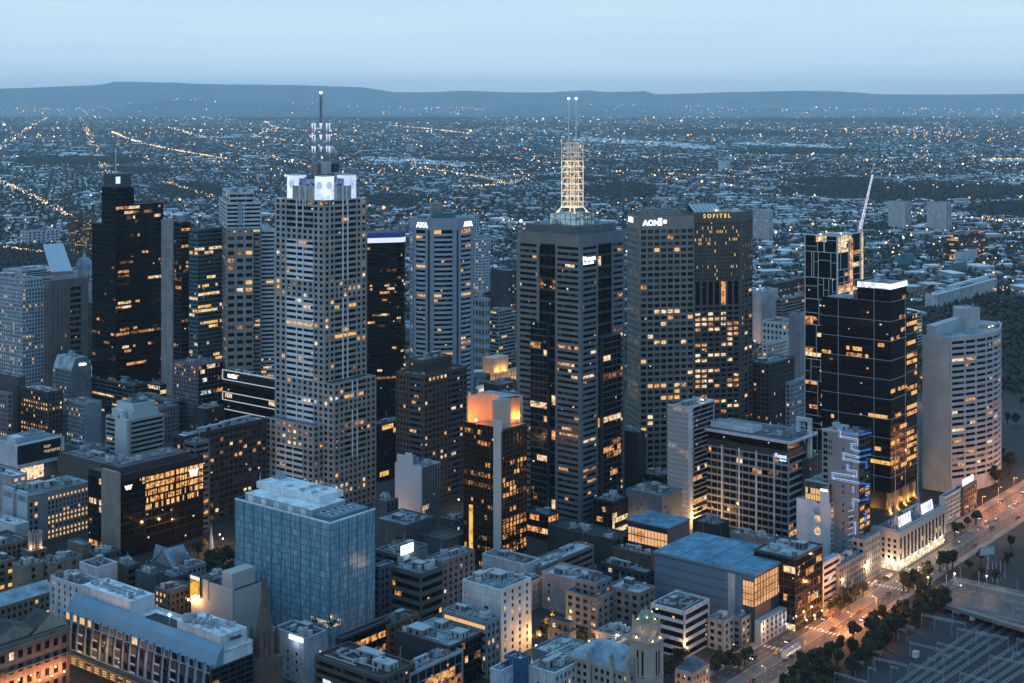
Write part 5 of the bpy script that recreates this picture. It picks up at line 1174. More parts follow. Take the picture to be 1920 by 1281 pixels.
# ------------------------------------------------------------------ ordinary blocks of the city
OR = [(LIT_O, 4), (LIT_P, 3), (LIT_D, 3)]; YL = [(LIT_Y, 3), (LIT_FULL, 2)]; PL = [(LIT_P, 4), (LIT_O, 2)]; BK = [(G_BLACK, 1)]
DK, CH, BR, TAN, GY, PG, WH, BG = (.04, .043, .047), (.09, .1, .105), (.10, .085, .075), (.21, .175, .13), (.27, .29, .3), (.40, .43, .45), (.60, .62, .63), (.16, .21, .24)
RB, RD, RP, RW = (.22, .29, .33), (.045, .055, .062), (.48, .54, .57), (.72, .76, .78)
BX = {}
def rows(tab):
    for nm, lab, xl, xc, xr, yt, yb, rgb, l, r, kw in tab:
        BX[(xl, yt)] = gb(nm, lab, xl, xc, xr, yt, yb, rgb, l, r, **kw)
rows([
 # far left
 ('apartment_tower', 'pale blue apartment tower with square windows at the left edge, beside the brown slotted tower', -30, 42, 92, 540, 752, (.42, .48, .51), 'p', 'p', dict(lit=.14, bay=3, lits=YL + OR, kit=8, big=2, cat='apartment tower', setback=7)),
 ('apartment_block', 'dark brown apartments with many lit windows and white roof terrace below the pale blue tower', 40, 90, 117, 735, 842, (.085, .07, .065), 'p', 'p', dict(lit=.4, bay=3.4, lits=YL + OR, kit=5, cat='apartment building', roof=RW)),
 ('brick_block', 'plain dark brown brick flank rising behind the many windowed apartment block', -40, 33, 46, 707, 826, (.12, .10, .09), 'n', 'n', dict(kit=8, roof=RW)),
 ('apartment_block', 'grey apartment block cut by the left picture edge with four rows of small lit windows', -70, 14, 22, 738, 856, (.22, .2, .21), 'p', 'p', dict(lit=.25, lits=YL, cat='apartment building')),
 ('concrete_block', 'weathered blue grey concrete block with a hooded roof, behind the white banded office', 125, 160, 189, 757, 842, (.26, .30, .33), 'p', 'n', dict(lit=.12, kit=4, roof=RB)),
 ('pink_apartment_block', 'mauve grey apartment block with small dark windows behind the white banded office', 284, 298, 334, 766, 825, (.25, .22, .25), 'p', 'p', dict(lit=.06, bay=2.6, cat='apartment building')),
 ('mauve_tower', 'mauve and dark glass apartment tower with white balcony column below the brown glass block', 327, 372, 419, 684, 806, (.19, .17, .19), 'p', 'c', dict(lit=.12, kit=5, cat='apartment tower', glass=BK)),
 ('dark_block', 'small black block with cluttered silver roof left of the white framed charcoal office', 363, 384, 419, 767, 842, DK, 'n', 'p', dict(lit=.12, kit=14, roof=RW)),
 ('white_flank_tower', 'tall white windowless shaft peeping out behind the crowned granite tower', 479, 522, 530, 530, 748, (.52, .56, .58), 'n', 'n', dict(kit=3)),
 ('white_sign_block', 'white building with lit roof sign stacked above the blank white box', 452, 480, 524, 606, 772, (.5, .5, .52), 'b', 'b', dict(kit=4, lit=.3, lits=PL)),
 ('blank_white_box', 'blank white panelled box standing behind the charcoal office with white outlines', 450, 502, 524, 636, 792, (.5, .55, .58), 'n', 'n', dict(kit=2)),
 ('brown_glass_block', 'dark brown glass block with orange office floors left of the striped tower', 328, 391, 461, 574, 752, (.075, .07, .07), 'c', 'c', dict(lit=.16, lits=[(LIT_O, 1)], kit=12, big=2, glass=BK, roof=(.2, .27, .3))),
 ('lowrise_block', 'low grey roofed block with lit glass corner at the foot of the black glass tower', 272, 300, 328, 722, 770, CH, 'c', 'c', dict(lit=.5, kit=5, lits=PL, roof=RP)),
 ('lowrise_block', 'wide low concrete block with two stripes of light under the black glass tower', 172, 250, 276, 722, 785, CH, 'b', 'b', dict(lit=.12, kit=8)),
 ('lowrise_block', 'long low dark block beside the street trees below the black glass tower', 240, 320, 345, 755, 808, CH, 'b', 'b', dict(lit=.1, kit=6)),
 ('dark_apartment_hotel', 'large black apartment hotel with scattered orange windows behind the logo office', 326, 346, 498, 818, 992, (.045, .04, .038), 'p', 'p', dict(lit=.14, bay=4, lits=OR, kit=22, big=3, roof=RW, pw=.3, fh=4.1)),
 ('corner_flats', 'narrow dark glass corner flats with pale floor edges joined to the black apartment hotel', 346, 366, 391, 830, 1003, (.13, .16, .17), 'b', 'b', dict(lit=.14, kit=3, lits=OR)),
 ('lowrise_block', 'low block with dark flat roof and open deck below the black fronted hall', 110, 190, 235, 868, 915, CH, 'n', 'b', dict(kit=12)),
 ('lowrise_block', 'cluttered low roof between the white banded office and the weathered concrete block', 120, 175, 205, 845, 893, (.2, .19, .18), 'n', 'p', dict(kit=16, roof=(.14, .15, .16))),
 ('pink_office', 'pinkish wall with three lit windows at the left edge above the hotel of yellow windows', -40, 23, 49, 893, 990, (.42, .39, .42), 'n', 'p', dict(lit=.3, lits=YL, kit=7, bay=6, roof=RW)),
 ('low_white_shed', 'low white shed roof at the left edge below the hotel of yellow windows', -60, 30, 52, 984, 1040, WH, 'n', 'n', dict(kit=5, roof=RW, big=0)),
 # lower left
 ('tan_block', 'old tan block with lit arched windows cut by the left picture edge', -40, -4, 26, 1054, 1135, TAN, 'p', 'p', dict(lit=.4, bay=5, lits=YL, kit=5, roof=RB)),
 ('tan_block', 'plain tan flank with a few small windows, second from the left edge', 24, 44, 80, 1062, 1146, (.23, .19, .14), 'n', 'p', dict(lit=.1, bay=9, kit=6, pw=.8, roof=RB)),
 ('tan_block', 'tan block with cluttered teal roof next to the white stepped block', 78, 97, 152, 1056, 1138, (.2, .165, .125), 'p', 'p', dict(lit=.03, bay=8, kit=16, pw=.75, roof=RB)),
 ('arcade_block', 'dark long roofed block with a row of tall narrow windows at the left edge', -60, -16, 58, 1028, 1085, (.14, .125, .1), 'p', 'p', dict(lit=.02, bay=3, kit=4, roof=RD, sp=.35)),
 ('brown_block', 'low brown block with lit roof deck before the concrete pylon of the logo office', 128, 156, 170, 1022, 1082, (.17, .15, .12), 'n', 'n', dict(kit=8, roof=RB)),
 ('brick_block', 'small dark block under the terrace with orange patio lamps', 166, 186, 224, 1040, 1100, CH, 'p', 'p', dict(kit=10, lit=.2, roof=RD)),
 ('white_stair_block', 'pair of blank white blocks stepping up beside the tan block', 150, 182, 218, 1064, 1140, (.58, .58, .63), 'n', 'n', dict(kit=3, big=1, roof=RD)),
 ('white_stepped_block', 'cream and white block with thin corner ribs and cluttered roof behind the curved blue hotel', 96, 150, 188, 1098, 1205, (.52, .56, .58), 'p', 'n', dict(lit=.04, bay=5, kit=16, big=2, pw=.7, roof=RB)),
 ('brown_arched_block', 'brown arched block with a domed teal roof left of the cream billboard wall', 292, 320, 361, 1110, 1175, (.13, .105, .08), 'p', 'p', dict(lit=.1, bay=3, kit=4, lits=YL, roof=RB)),
 ('cluttered_block', 'dark block heaped with silver roof machinery above the brown arched block', 300, 325, 352, 1082, 1132, CH, 'n', 'p', dict(kit=16, roof=RB)),
 ('timber_deck_block', 'low dark block with timber roof decks right of the blank white stair blocks', 218, 240, 262, 1062, 1120, (.1, .085, .07), 'n', 'b', dict(kit=8, lit=.1, roof=RD)),
 ('flat_roof_block', 'dark flat roof with steel pipe frames right of the timber decks', 255, 285, 305, 1078, 1135, CH, 'n', 'n', dict(kit=14, roof=RD)),
 ('grey_block', 'low grey block with slanted roofs behind the brown arched block', 330, 352, 384, 1064, 1105, GY, 'n', 'p', dict(kit=7, roof=RB)),
 ('white_signed_block', 'white windowless block with lit roof sign right of the brown spire', 514, 575, 611, 1196, 1286, (.36, .38, .42), 'n', 'n', dict(kit=8, roof=RD)),
 ('dark_roof_block', 'black roofed block with white ledges and silver roof boxes at the bottom edge', 592, 716, 776, 1270, 1370, (.09, .07, .06), 'b', 'p', dict(kit=12, big=2, roof=(.022, .024, .026), lit=.08)),
 ('glazed_stair_block', 'low block with brightly lit glazed stair and round concrete drum at the bottom edge', 742, 770, 866, 1262, 1345, (.3, .33, .34), 'n', 'c', dict(lit=.5, lits=YL + OR, kit=10, roof=RB, bay=5, fh=4.4)),
 ('terrace_roof_block', 'block with blue flat roof and white roof rooms above the glazed stair block', 744, 842, 912, 1212, 1300, DK, 'n', 'c', dict(kit=12, big=3, lit=.1, roof=RB, glass=BK)),
 ('grey_apartment_block', 'blue grey block with orange lit upper floor in front of the white corner apartments', 832, 912, 936, 1166, 1272, (.17, .21, .24), 'b', 'p', dict(lit=.25, lits=YL + OR, kit=10, roof=RB)),
 ('green_banded_block', 'dark green banded corner block with cut corner right of the blue glass block', 735, 789, 829, 1076, 1185, (.055, .09, .09), 'b', 'b', dict(lit=.06, kit=6, roof=RB, glass=BK, fh=5)),
 ('sign_roof_block', 'dark block with glowing white roof sign behind the green banded corner block', 705, 745, 800, 1040, 1130, (.13, .17, .19), 'b', 'n', dict(kit=10, lit=.04, roof=RD)),
 ('stone_office', 'grey stone office with arched top windows left of the amber hotel tower', 800, 829, 888, 1052, 1165, (.15, .16, .16), 'p', 'p', dict(lit=.05, kit=6, bay=4, roof=RB, pw=.55)),
 ('blue_grey_wing', 'narrow blue grey wing squeezed between the blue glass block and the green banded block', 700, 712, 738, 1062, 1160, (.12, .17, .2), 'p', 'p', dict(lit=.04, bay=4, kit=4, roof=RB)),
 ('brown_arcade', 'ornate brown terrace with parapet statues in front of the green banded block', 700, 729, 784, 1172, 1232, (.16, .10, .055), 'p', 'p', dict(lit=.1, bay=4, kit=2, lits=YL, roof=RD)),
 ('lit_gallery', 'long low dark gallery with lit window strip at the foot of the blue glass block', 630, 641, 728, 1197, 1266, DK, 'n', 'c', dict(lit=.4, lits=OR, kit=6, roof=RD, bay=4)),
 ('white_corner_flats', 'white corner apartment building with tall window strip and stained flanks near the bottom middle', 868, 939, 994, 1106, 1242, (.56, .58, .57), 'n', 'p', dict(lit=.1, bay=6, kit=18, big=2, pw=.72, lits=YL, roof=RB)),
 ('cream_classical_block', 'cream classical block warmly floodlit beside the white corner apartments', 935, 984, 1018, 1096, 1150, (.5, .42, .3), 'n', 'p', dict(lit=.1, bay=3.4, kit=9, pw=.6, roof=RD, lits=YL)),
 ('long_pale_parapet_block', 'dark roofed block with long white parapet below the amber hotel tower', 905, 985, 1012, 1058, 1120, (.5, .54, .56), 'n', 'n', dict(kit=10, roof=RD)),
 ('pink_stained_block', 'pinkish stained wall with silver roof ducts in front of the grey warehouse', 1017, 1091, 1128, 1090, 1160, (.37, .32, .32), 'n', 'n', dict(kit=14, roof=RP)),
 ('terraced_flats', 'dark terraced apartment block with roof gardens above the tree lined lane', 1063, 1120, 1160, 1122, 1205, (.15, .18, .2), 'p', 'p', dict(lit=.2, bay=5, kit=7, lits=OR, setback=6, roof=RB)),
 ('grey_warehouse', 'grey warehouse with barrel roof and strip windows right of the amber hotel tower', 985, 1015, 1112, 1062, 1115, (.2, .185, .17), 'n', 'b', dict(lit=.1, kit=8, roof=RP)),
 ('black_parapet_block', 'black fronted block with broad white parapet left of the great blue roof', 1127, 1211, 1226, 1074, 1120, DK, 'p', 'p', dict(lit=.04, bay=4, kit=6, roof=RB)),
 ('brown_pipe_block', 'brown block with white rooftop ducting behind the black fronted block', 1150, 1220, 1232, 1042, 1090, (.12, .09, .07), 'n', 'n', dict(kit=12, roof=(.1, .075, .06))),
 ('grey_gabled_block', 'grey block with slanted pale roofs left of the white banded corner office', 1140, 1198, 1226, 1112, 1200, (.17, .17, .17), 'p', 'p', dict(lit=.14, bay=5, kit=4, lits=YL, roof=RP)),
 ('white_banded_office', 'black glass office with white floor bands left of the great blue roof', 1222, 1283, 1328, 1146, 1236, (.5, .54, .57), 'b', 'b', dict(lit=.05, kit=12, big=1, roof=RD, glass=BK, sp=.4, fh=4.6)),
 ('bay_window_block', 'small grey corner block of glazed bays right of the white banded office', 1329, 1357, 1375, 1164, 1222, (.26, .3, .33), 'p', 'p', dict(lit=.05, bay=4, kit=8, roof=RB, glass=[(G_BLIND, 1), (G_DARK, 2)])),
 ('narrow_block', 'narrow grey gabled block with two gold lit slits before the white stone front', 1372, 1390, 1421, 1160, 1213, (.18, .2, .22), 'p', 'p', dict(lit=.1, bay=4, kit=6, lits=YL, roof=RB)),
 ('dark_backlane_block', 'low dark block behind the great blue roof with glowing service yard', 1300, 1345, 1365, 985, 1020, DK, 'n', 'n', dict(kit=8)),
 ('skylit_shed', 'low slate roof with bright skylights behind the great blue roof', 1370, 1440, 1452, 1012, 1060, BG, 'n', 'n', dict(kit=10, roof=RP)),
 ('black_glass_annex', 'black glass annex with lit orange ground floor joined to the great blue roof', 1415, 1492, 1541, 1046, 1185, (.06, .065, .07), 'c', 'c', dict(lit=.14, lits=OR, kit=8, roof=(.34, .42, .47), glass=BK)),
 ('narrow_white_banded_block', 'narrow block with white balconies between the black glass annex and the globe tower', 1534, 1543, 1574, 1056, 1135, (.5, .54, .57), 'b', 'b', dict(kit=4, lit=.1, roof=RW)),
 ('blue_grey_terrace', 'blue grey terrace block below the globe tower with glowing ground floor', 1550, 1572, 1622, 1062, 1122, (.14, .18, .22), 'p', 'p', dict(lit=.12, kit=6, lits=OR, roof=RB)),
 ('old_stone_block', 'old grey stone corner block between the neon ribbon tower and the column fronted hall', 1598, 1621, 1649, 1012, 1092, (.3, .33, .34), 'p', 'p', dict(lit=.06, kit=4, bay=3, roof=RB)),
 # around the mast tower
 ('lit_podium', 'low black podium with one floor of warm windows left of the mast tower foot', 988, 1028, 1047, 966, 1015, DK, 'c', 'c', dict(lit=.3, lits=PL, kit=5, roof=RD, glass=BK)),
 ('glass_hall', 'glass hall glowing warm at the right foot of the mast tower', 1113, 1148, 1177, 940, 1003, DK, 'c', 'c', dict(lit=.38, lits=PL, kit=8, roof=RB, glass=[(G_DARK, 1)])),
 ('louvred_box', 'slate blue box of tall louvre panels right of the glass hall', 1174, 1241, 1281, 930, 1005, (.10, .145, .18), 'n', 'n', dict(kit=10, roof=(.14, .25, .31), big=2)),
 ('dark_core_block', 'plain black block wedged between the mast tower and the gridded tower', 1160, 1196, 1209, 812, 940, (.03, .033, .037), 'n', 'n', dict(kit=5)),
 ('low_black_block', 'low black block with tiny roof lamps under the gridded tower', 1196, 1240, 1262, 893, 945, DK, 'c', 'c', dict(lit=.08, kit=10, roof=RD)),
 ('studded_podium', 'dark podium edged with a row of little lit hoods before the mast tower', 1028, 1150, 1181, 1012, 1062, (.05, .055, .062), 'n', 'c', dict(lit=.3, lits=OR, kit=6, big=0, roof=RD)),
 ('dark_midrise', 'dark glass midrise with few lights between the crowned tower and the brown granite tower', 694, 712, 750, 796, 905, DK, 'c', 'c', dict(lit=.07, kit=8, glass=BK, roof=RD)),
 ('gap_roof_block', 'low dark block between the brown granite tower and the blank flank block', 700, 725, 745, 940, 1010, CH, 'n', 'p', dict(kit=5, lit=.1)),
 ('slate_tile_block', 'dark block with tiled slate roof behind the green banded block', 702, 760, 812, 985, 1055, CH, 'n', 'n', dict(kit=8, roof=RB)),
 ('barrel_roof_hall', 'glazed barrel vault hall left of the amber hotel tower', 788, 835, 872, 1012, 1060, CH, 'n', 'n', dict(kit=0, roof=RD)),
 ('dark_shop_block', 'low black block with warm shop light behind the blank flank block', 825, 850, 874, 975, 1020, CH, 'n', 'p', dict(kit=4, lit=.4, lits=OR)),
 # gap left of the mast tower
 ('slim_apartment_tower', 'slim pale apartment tower far behind the octagonal tower', 886, 903, 919, 448, 620, (.45, .5, .53), 'p', 'p', dict(lit=.07, bay=4, kit=2, lits=YL, cat='apartment tower')),
 ('pale_block', 'pale block with three rows of dark windows just behind the octagonal tower roof', 866, 880, 898, 403, 560, (.45, .5, .52), 'p', 'p', dict(lit=.05, kit=2, bay=5)),
 ('beige_banded_block', 'beige banded block with silver roof plant behind the dark narrow tower', 880, 906, 930, 548, 650, (.34, .33, .31), 'b', 'b', dict(lit=.03, kit=8, roof=RP)),
 ('dark_narrow_tower', 'dark narrow tower with one lit flank left of the mast tower', 920, 953, 975, 508, 655, (.045, .045, .055), 'n', 'p', dict(lit=.25, kit=2, lits=OR)),
 ('fluted_block', 'pale block with tall vertical slits left of the grey terraced block', 880, 909, 917, 560, 702, (.35, .4, .42), 'p', 'p', dict(lit=.02, kit=3, bay=4, fh=9)),
 ('grey_terraced_block', 'grey block of stepped round terraces left of the mast tower', 914, 935, 966, 594, 690, (.27, .29, .3), 'b', 'b', dict(lit=.06, kit=4, lits=YL, setback=6, roof=RB)),
 ('dark_block', 'dark roofed block below the yellow floodlit mansion', 908, 936, 974, 722, 790, CH, 'n', 'p', dict(lit=.05, kit=10, roof=RD)),
 ('dark_block', 'dark block with one bright window beside the mast tower', 925, 965, 985, 742, 800, CH, 'n', 'p', dict(lit=.1, kit=9, roof=RP)),
 # gap right of the hotel tower
 ('ribbed_office', 'brown banded low office beside the framed tower', 1456, 1466, 1514, 562, 655, (.2, .18, .165), 'b', 'b', dict(lit=.06, kit=6, roof=RP)),
 ('blank_grey_hall', 'grey white windowless hall right of the hotel tower', 1410, 1427, 1458, 547, 645, (.44, .45, .47), 'n', 'n', dict(kit=3, roof=RP)),
 ('dark_far_office', 'long dark office with bright roof lamps behind the grey windowless hall', 1440, 1452, 1514, 532, 605, DK, 'p', 'p', dict(lit=.1, kit=6, lits=PL)),
 ('white_hotel', 'white hotel with tall paired windows, upper block with flat roof', 1430, 1475, 1502, 606, 722, (.6, .6, .58), 'p', 'p', dict(lit=.06, kit=5, bay=4, fh=6, cat='hotel')),
 ('white_hotel_wing', 'lower white wing with dark parapet in front of the white hotel', 1430, 1438, 1514, 645, 738, (.62, .62, .6), 'p', 'p', dict(lit=.07, kit=4, bay=4, cat='hotel', lits=YL, roof=RD)),
 ('grey_blank_tower', 'plain grey shaft behind the white hotel', 1480, 1500, 1516, 590, 748, (.3, .28, .3), 'n', 'n', dict(kit=1)),
 ('dark_apartments', 'dark grey apartment block right of the hotel tower', 1405, 1442, 1488, 682, 868, (.07, .075, .08), 'p', 'p', dict(lit=.05, kit=7, roof=RB, cat='apartment building')),
 ('pale_grid_block', 'pale blue gridded block left of the framed tower', 1474, 1481, 1515, 718, 858, (.4, .47, .5), 'p', 'p', dict(lit=.05, kit=6, bay=3)),
 ('low_plant_block', 'low slate block with two orange skylights above the banded office', 1444, 1530, 1546, 814, 912, BG, 'n', 'n', dict(kit=8, roof=RB)),
 ('back_street_block', 'low orange lit block behind the white hotel', 1408, 1420, 1436, 660, 715, TAN, 'p', 'p', dict(lit=.6, lits=OR, kit=2)),
])
def one(nm, *a, **k): return gb(nm, *a, finish=False, **k)
B = {}
def gable(b, x0, x1, y0, y1, z, h, roof, wall, axis='x', part='pitched_roof', over=.4):
    q = MB()
    if axis == 'x':
        m = (y0 + y1) / 2; a = [(x0 - over, y0 - over, z), (x1 + over, y0 - over, z), (x1 + over, m, z + h), (x0 - over, m, z + h)]; c = [(x1 + over, y1 + over, z), (x0 - over, y1 + over, z), (x0 - over, m, z + h), (x1 + over, m, z + h)]
        e = [[(x0, y0, z), (x0, m, z + h * .97), (x0, y1, z)], [(x1, y0, z), (x1, y1, z), (x1, m, z + h * .97)]]
    else:
        m = (x0 + x1) / 2; a = [(x0 - over, y1 + over, z), (x0 - over, y0 - over, z), (m, y0 - over, z + h), (m, y1 + over, z + h)]; c = [(x1 + over, y0 - over, z), (x1 + over, y1 + over, z), (m, y1 + over, z + h), (m, y0 - over, z + h)]
        e = [[(x0, y0, z), (x1, y0, z), (m, y0, z + h * .97)], [(x0, y1, z), (m, y1, z + h * .97), (x1, y1, z)]]
    q.poly(a, roof); q.poly(c, roof)
    for t in e: q.poly(t, wall)
    return b.part(part, q)

# --- brown slotted tower
def l_slotted():
    b = Bld('slotted_brown_tower', 'brown concrete tower with vertical slots and stacked dark balconies left of the black glass tower', 'apartment tower', 84, 92, 165, 527, 746)
    cl = wallm((.17, .15, .145)); W, L, h = b.W, b.L, b.h
    b.core(b.rect(0, W, 0, L), 0, h, cl, roofm(RD), .8); xs = b.sr(131); xe = b.sr(152)
    m = b.mb('facade_cladding')
    for i in range(5): m.fbox((0, 0), DR, xs * i / 5 + .3, xs * (i + 1) / 5 - .5, 0, h, -.3, .5, cl)
    m.fbox((0, 0), DR, 0, xs, h - 7, h, -.3, .52, cl)
    b.fac((xs, 0), DR, xe - xs, 0, h - 7, 18, 1, cl, .36, .05, st=.6, mode='s', seg=4, lit=.03, ext=False)
    m.fbox((0, 0), DR, xe, W, 0, h - 2, -.3, .7, cl); m.fbox((0, 0), DR, xs, xe, h - 7, h, -.3, .53, cl)
    m.fbox((W, 0), (0, 1), 0, L, 0, h - 2, -.4, .4, cl); m.fbox((0, L), DL, 0, L, 0, h, -.4, .4, cl)
    for i in range(4): b.wins.append(((0, 0), DR, xs * (i + 1) / 5 - .45, xs * (i + 1) / 5 + .25, 20 + i * 11, 23 + i * 11, LIT_Y, 'window'))
    b.kit(2, W - 2, 2, L - 2, h - .8, 6, 1); b.done()
l_slotted()
# --- mansard hotel with sign
def l_mansard():
    b = Bld('mansard_hotel', 'grey hotel with sloping roof edge and white lit name sign near the black glass tower', 'hotel', 100, 134, 170, 695, 778)
    cl = wallm((.25, .26, .27)); W, L, h = b.W, b.L, b.h
    b.tier(0, W, 0, L, 0, h, cl, roofm(RB), dict(punch(.12, lits=YL), top=.8), None, rim=.1)
    q = MB(); z2 = b.z(672, 3, 0)
    q.hexa([(-.4, -.5, h), (W, -.5, h), (W, L, h), (-.4, L, h), (4, -.5, z2), (W - 4, -.5, z2), (W - 4, L, z2), (4, L, z2)], roofm(RP)); b.part('mansard_roof', q)
    q = MB(); q.poly([(-.4, -.55, h), (W, -.55, h), (W - 4, -.55, z2), (4, -.55, z2)], cl); b.part('gable_wall', q)
    b.text('Oaks', 3.6, (0, 0), DR, W * .35, b.z(686, W * .4), NEON_W, out=.9, bold=.12)
    for i in range(8): b.wins.append(((0, 0), DR, W * .78, W * .78 + 1.2, h - 5 - i * 3.4, h - 3.2 - i * 3.4, LIT_Y if i in (0, 3, 5, 6) else G_DARK, 'window'))
    b.kit(5, W - 5, 3, L - 3, z2, 6, 0); b.done()
l_mansard()
# --- white banded office with pylon
def l_pylon():
    b = Bld('white_banded_tower', 'white banded office with tall white pylon bearing a dark emblem', 'office building', 200, 245, 306, 788, 872)
    wh = wallm((.62, .66, .67), .7, var=.08); bd = wallm((.42, .41, .36), .7); W, L, h = b.W, b.L, b.h; rf = roofm(RB)
    S = dict(mode='s', nb=1, pw=.02, sp=.46, st=1.0, pt=.4, lit=.06, glass=BK, lits=OR, fh=3.6, top=.9)
    b.tier(0, W, 0, L, 0, h, bd, rf, S, S); i = 3
    b.tier(i, W - i, i, L - i, h - .9, h + 5, wh, rf, None, None); b.tier(i + 2, W - i - 3, i, L - i - 3, h + 4, h + 10.5, wh, rf, None, None)
    yp = b.sl(236); q = MB(); q.fbox((0, yp), DL, -7, yp - .5, 0, h + .5, .2, 3.5, wh); q.fbox((0, yp), DL, -9, 0, 0, b.z(771), .2, 3.2, wh); b.part('white_pylon', q)
    q = MB(); c = -4.5
    for k, (dx, dz) in enumerate(((0, .9), (-.8, -.5), (.9, -.4))): q.fbox((0, yp), DL, c + dx - .6, c + dx + .6, b.z(783) + dz - .6, b.z(783) + dz + .6, 3.2, 3.3, DARKM)
    b.part('emblem', q)
    q = MB(); q.box(W * .4, W * .4 + .3, L * .5, L * .5 + .3, h + 9, h + 27, DARKM); b.part('flagpole', q)
    b.kit(i + 3, W - i - 4, i + 1, L - i - 4, h + 9.6, 5, 1); b.done()
l_pylon()
# --- charcoal office with white outlines
def l_charcoal():
    b = Bld('outlined_office', 'charcoal office striped by long white lit frames with a glowing oval sign', 'office building', 418, 522, 534, 715, 838)
    W, L, h = b.W, b.L, b.h; wf = glow('frame_white', (.62, .68, .7), .75)
    b.core(b.rect(0, W, 0, L), 0, h, DARKM, roofm(RD), .8)
    b.fac((0, L), DL, L, 0, h - 9, 11, 14, plain('dark_mullion', (.025, .028, .03)), .12, .04, st=.1, pt=.15, mode='s', lit=.1, lits=OR, glass=BK, seg=24)
    b.mb('facade_cladding').fbox((0, L), DL, 0, L, h - 9, h, -.3, .3, plain('charcoal', (.02, .024, .03)))
    def frame(s0, s1, z0, z1, r=True):
        q = MB(); q.fbox((0, L), DL, s0, s1, z1 - .6, z1, .3, .9, wf); q.fbox((0, L), DL, s0, s1, z0, z0 + .6, .3, .9, wf); q.fbox((0, L), DL, s0, s0 + .6, z0 + .6, z1 - .6, .3, .9, wf)
        if r: q.fbox((0, L), DL, s1 - .6, s1, z0 + .6, z1 - .6, .3, .9, wf)
        b.part('white_frame', q)
    zz = lambda py: b.z(py, 0, L)
    frame(0, L, zz(711), zz(692)); frame(0, L * .99, zz(749), zz(733)); frame(0, L * .96, zz(788), zz(765))
    b.text('Oaklins', 3.6, (0, L), DL, L * .1, zz(705), NEON_W, out=.6, bold=.3)
    q = MB(); q.fbox((0, L), DL, L * .16, L * .3, zz(700), zz(698.4), .4, .6, NEON_G); b.part('sign_emblem', q)
    b.kit(2, max(W - 2, 8), 3, L - 3, h - .8, 10, 1); b.done()
l_charcoal()
# --- logo office: dark with brightly lit floors, concrete pylon
def l_logo():
    b = Bld('logo_office', 'dark office with orange lit floors, concrete pylon and two white zigzag logo signs', 'office building', 167, 222, 381, 893, 1052)
    W, L, h = b.W, b.L, b.h; dk = plain('dark_mullion', (.025, .028, .03)); yp = b.sl(194)
    b.core(b.rect(0, W, 0, L), 0, h, DARKM, roofm((.09, .075, .08)), .9)
    lts = [(litm('bright_floor', (1.0, .62, .25), (.8, .34, .08), 1.15, .4, .5), 4), (LIT_O, 3)]
    b.fac((0, L), DL, L - yp, 0, h - 4, 11, 3, dk, .2, .08, st=.3, mode='s', lit=.3, lits=OR, glass=BK, seg=10)
    s1, s2, s3 = W * .30, W * .66, W * .80
    b.fac((0, 0), DR, s1, 0, h - 4, 11, 5, dk, .1, .06, st=.2, pt=.25, mode='s', lit=.03, lits=OR, glass=BK, seg=10, floorlit=.1)
    b.fac((s1, 0), DR, W - s1, 0, h * .5, 5, 9, dk, .14, .06, st=.2, pt=.25, mode='s', lit=.1, lits=OR, glass=BK, seg=18, ext=False, floorlit=.1)
    b.fac((s1, 0), DR, W - s1, h * .5, h - 4, 5, 12, dk, .26, .14, st=.2, pt=.25, mode='s', lit=.8, lits=lts, glass=BK, seg=36, ext=False, floorlit=.0)
    for i, (p, d, z0, z1, segs, nm) in enumerate(b.strips):
        if p == (s1, 0) and z0 > h * .5 - 1: b.strips[i] = (p, d, z0, z1, [(a, c, pick(b.rg, lts) if b.rg.random() < (.96 - .22 * max(0, 2.6 - (z0 - h * .5) / 5)) else mm) for a, c, mm in segs], nm)
    m = b.mb('facade_cladding'); m.fbox((0, 0), DR, -.4, W, h - 4, h, -.5, .3, plain('charcoal', (.02, .02, .022))); m.fbox((0, L), DL, 0, L, h - 4, h, -.5, .3, plain('charcoal', (.02, .02, .022)))
    m.fbox((W, 0), (0, 1), 0, L, 0, h, -.4, .3, dk)
    for t in (.30, .66, .80): m.fbox((0, 0), DR, W * t - .25, W * t + .25, 0, h - 4, .1, .5, dk)
    q = MB(); q.fbox((0, yp), DL, 0, yp + 1.4, 0, h + 2.5, -.5, 1.6, wallm((.235, .23, .2))); b.part('concrete_pylon', q)
    def zig(p, d, s0, z0, w, hh, o_):
        q = MB(); nx, ny = d[1], -d[0]; th = w * .22
        P = lambda s, z, t: (p[0] + d[0] * s + nx * t, p[1] + d[1] * s + ny * t, z)
        for a, c in ((0, .28), (.5, .28), (.5, .74), (1, .74)):
            xa, xc = s0 + a * w, s0 + c * w
            q.hexa([P(xa - th / 2, z0 + hh, o_), P(xa + th / 2, z0 + hh, o_), P(xc + th / 2, z0, o_), P(xc - th / 2, z0, o_), P(xa - th / 2, z0 + hh, o_ + .3), P(xa + th / 2, z0 + hh, o_ + .3), P(xc + th / 2, z0, o_ + .3), P(xc - th / 2, z0, o_ + .3)], NEON_W)
        b.part('zigzag_logo', q)
    zig((0, 0), DR, b.sr(234), b.z(918, b.sr(240)), 4.4, 2.6, .4); xs = b.sr(355); zig((0, 0), DR, xs, b.z(894, xs), 6.0, 4.2, .4)
    z = h - .9; q = MB(); q.box(5, W - 6, 5, L - 4, z, h + 3, plain('roof_brown', (.06, .05, .05))); q.box(5.4, W - 6.4, 5.4, L - 4.4, h + 3, h + 3.1, roofm((.1, .08, .085))); b.part('plant_room', q)
    b.kit(W * .1, W * .4, L * .3, L - 5, h + 3.1, 10, 0); b.kit(W * .4, W - 8, L * .3, L - 6, h + 3.1, 5, 0); b.done()
l_logo()
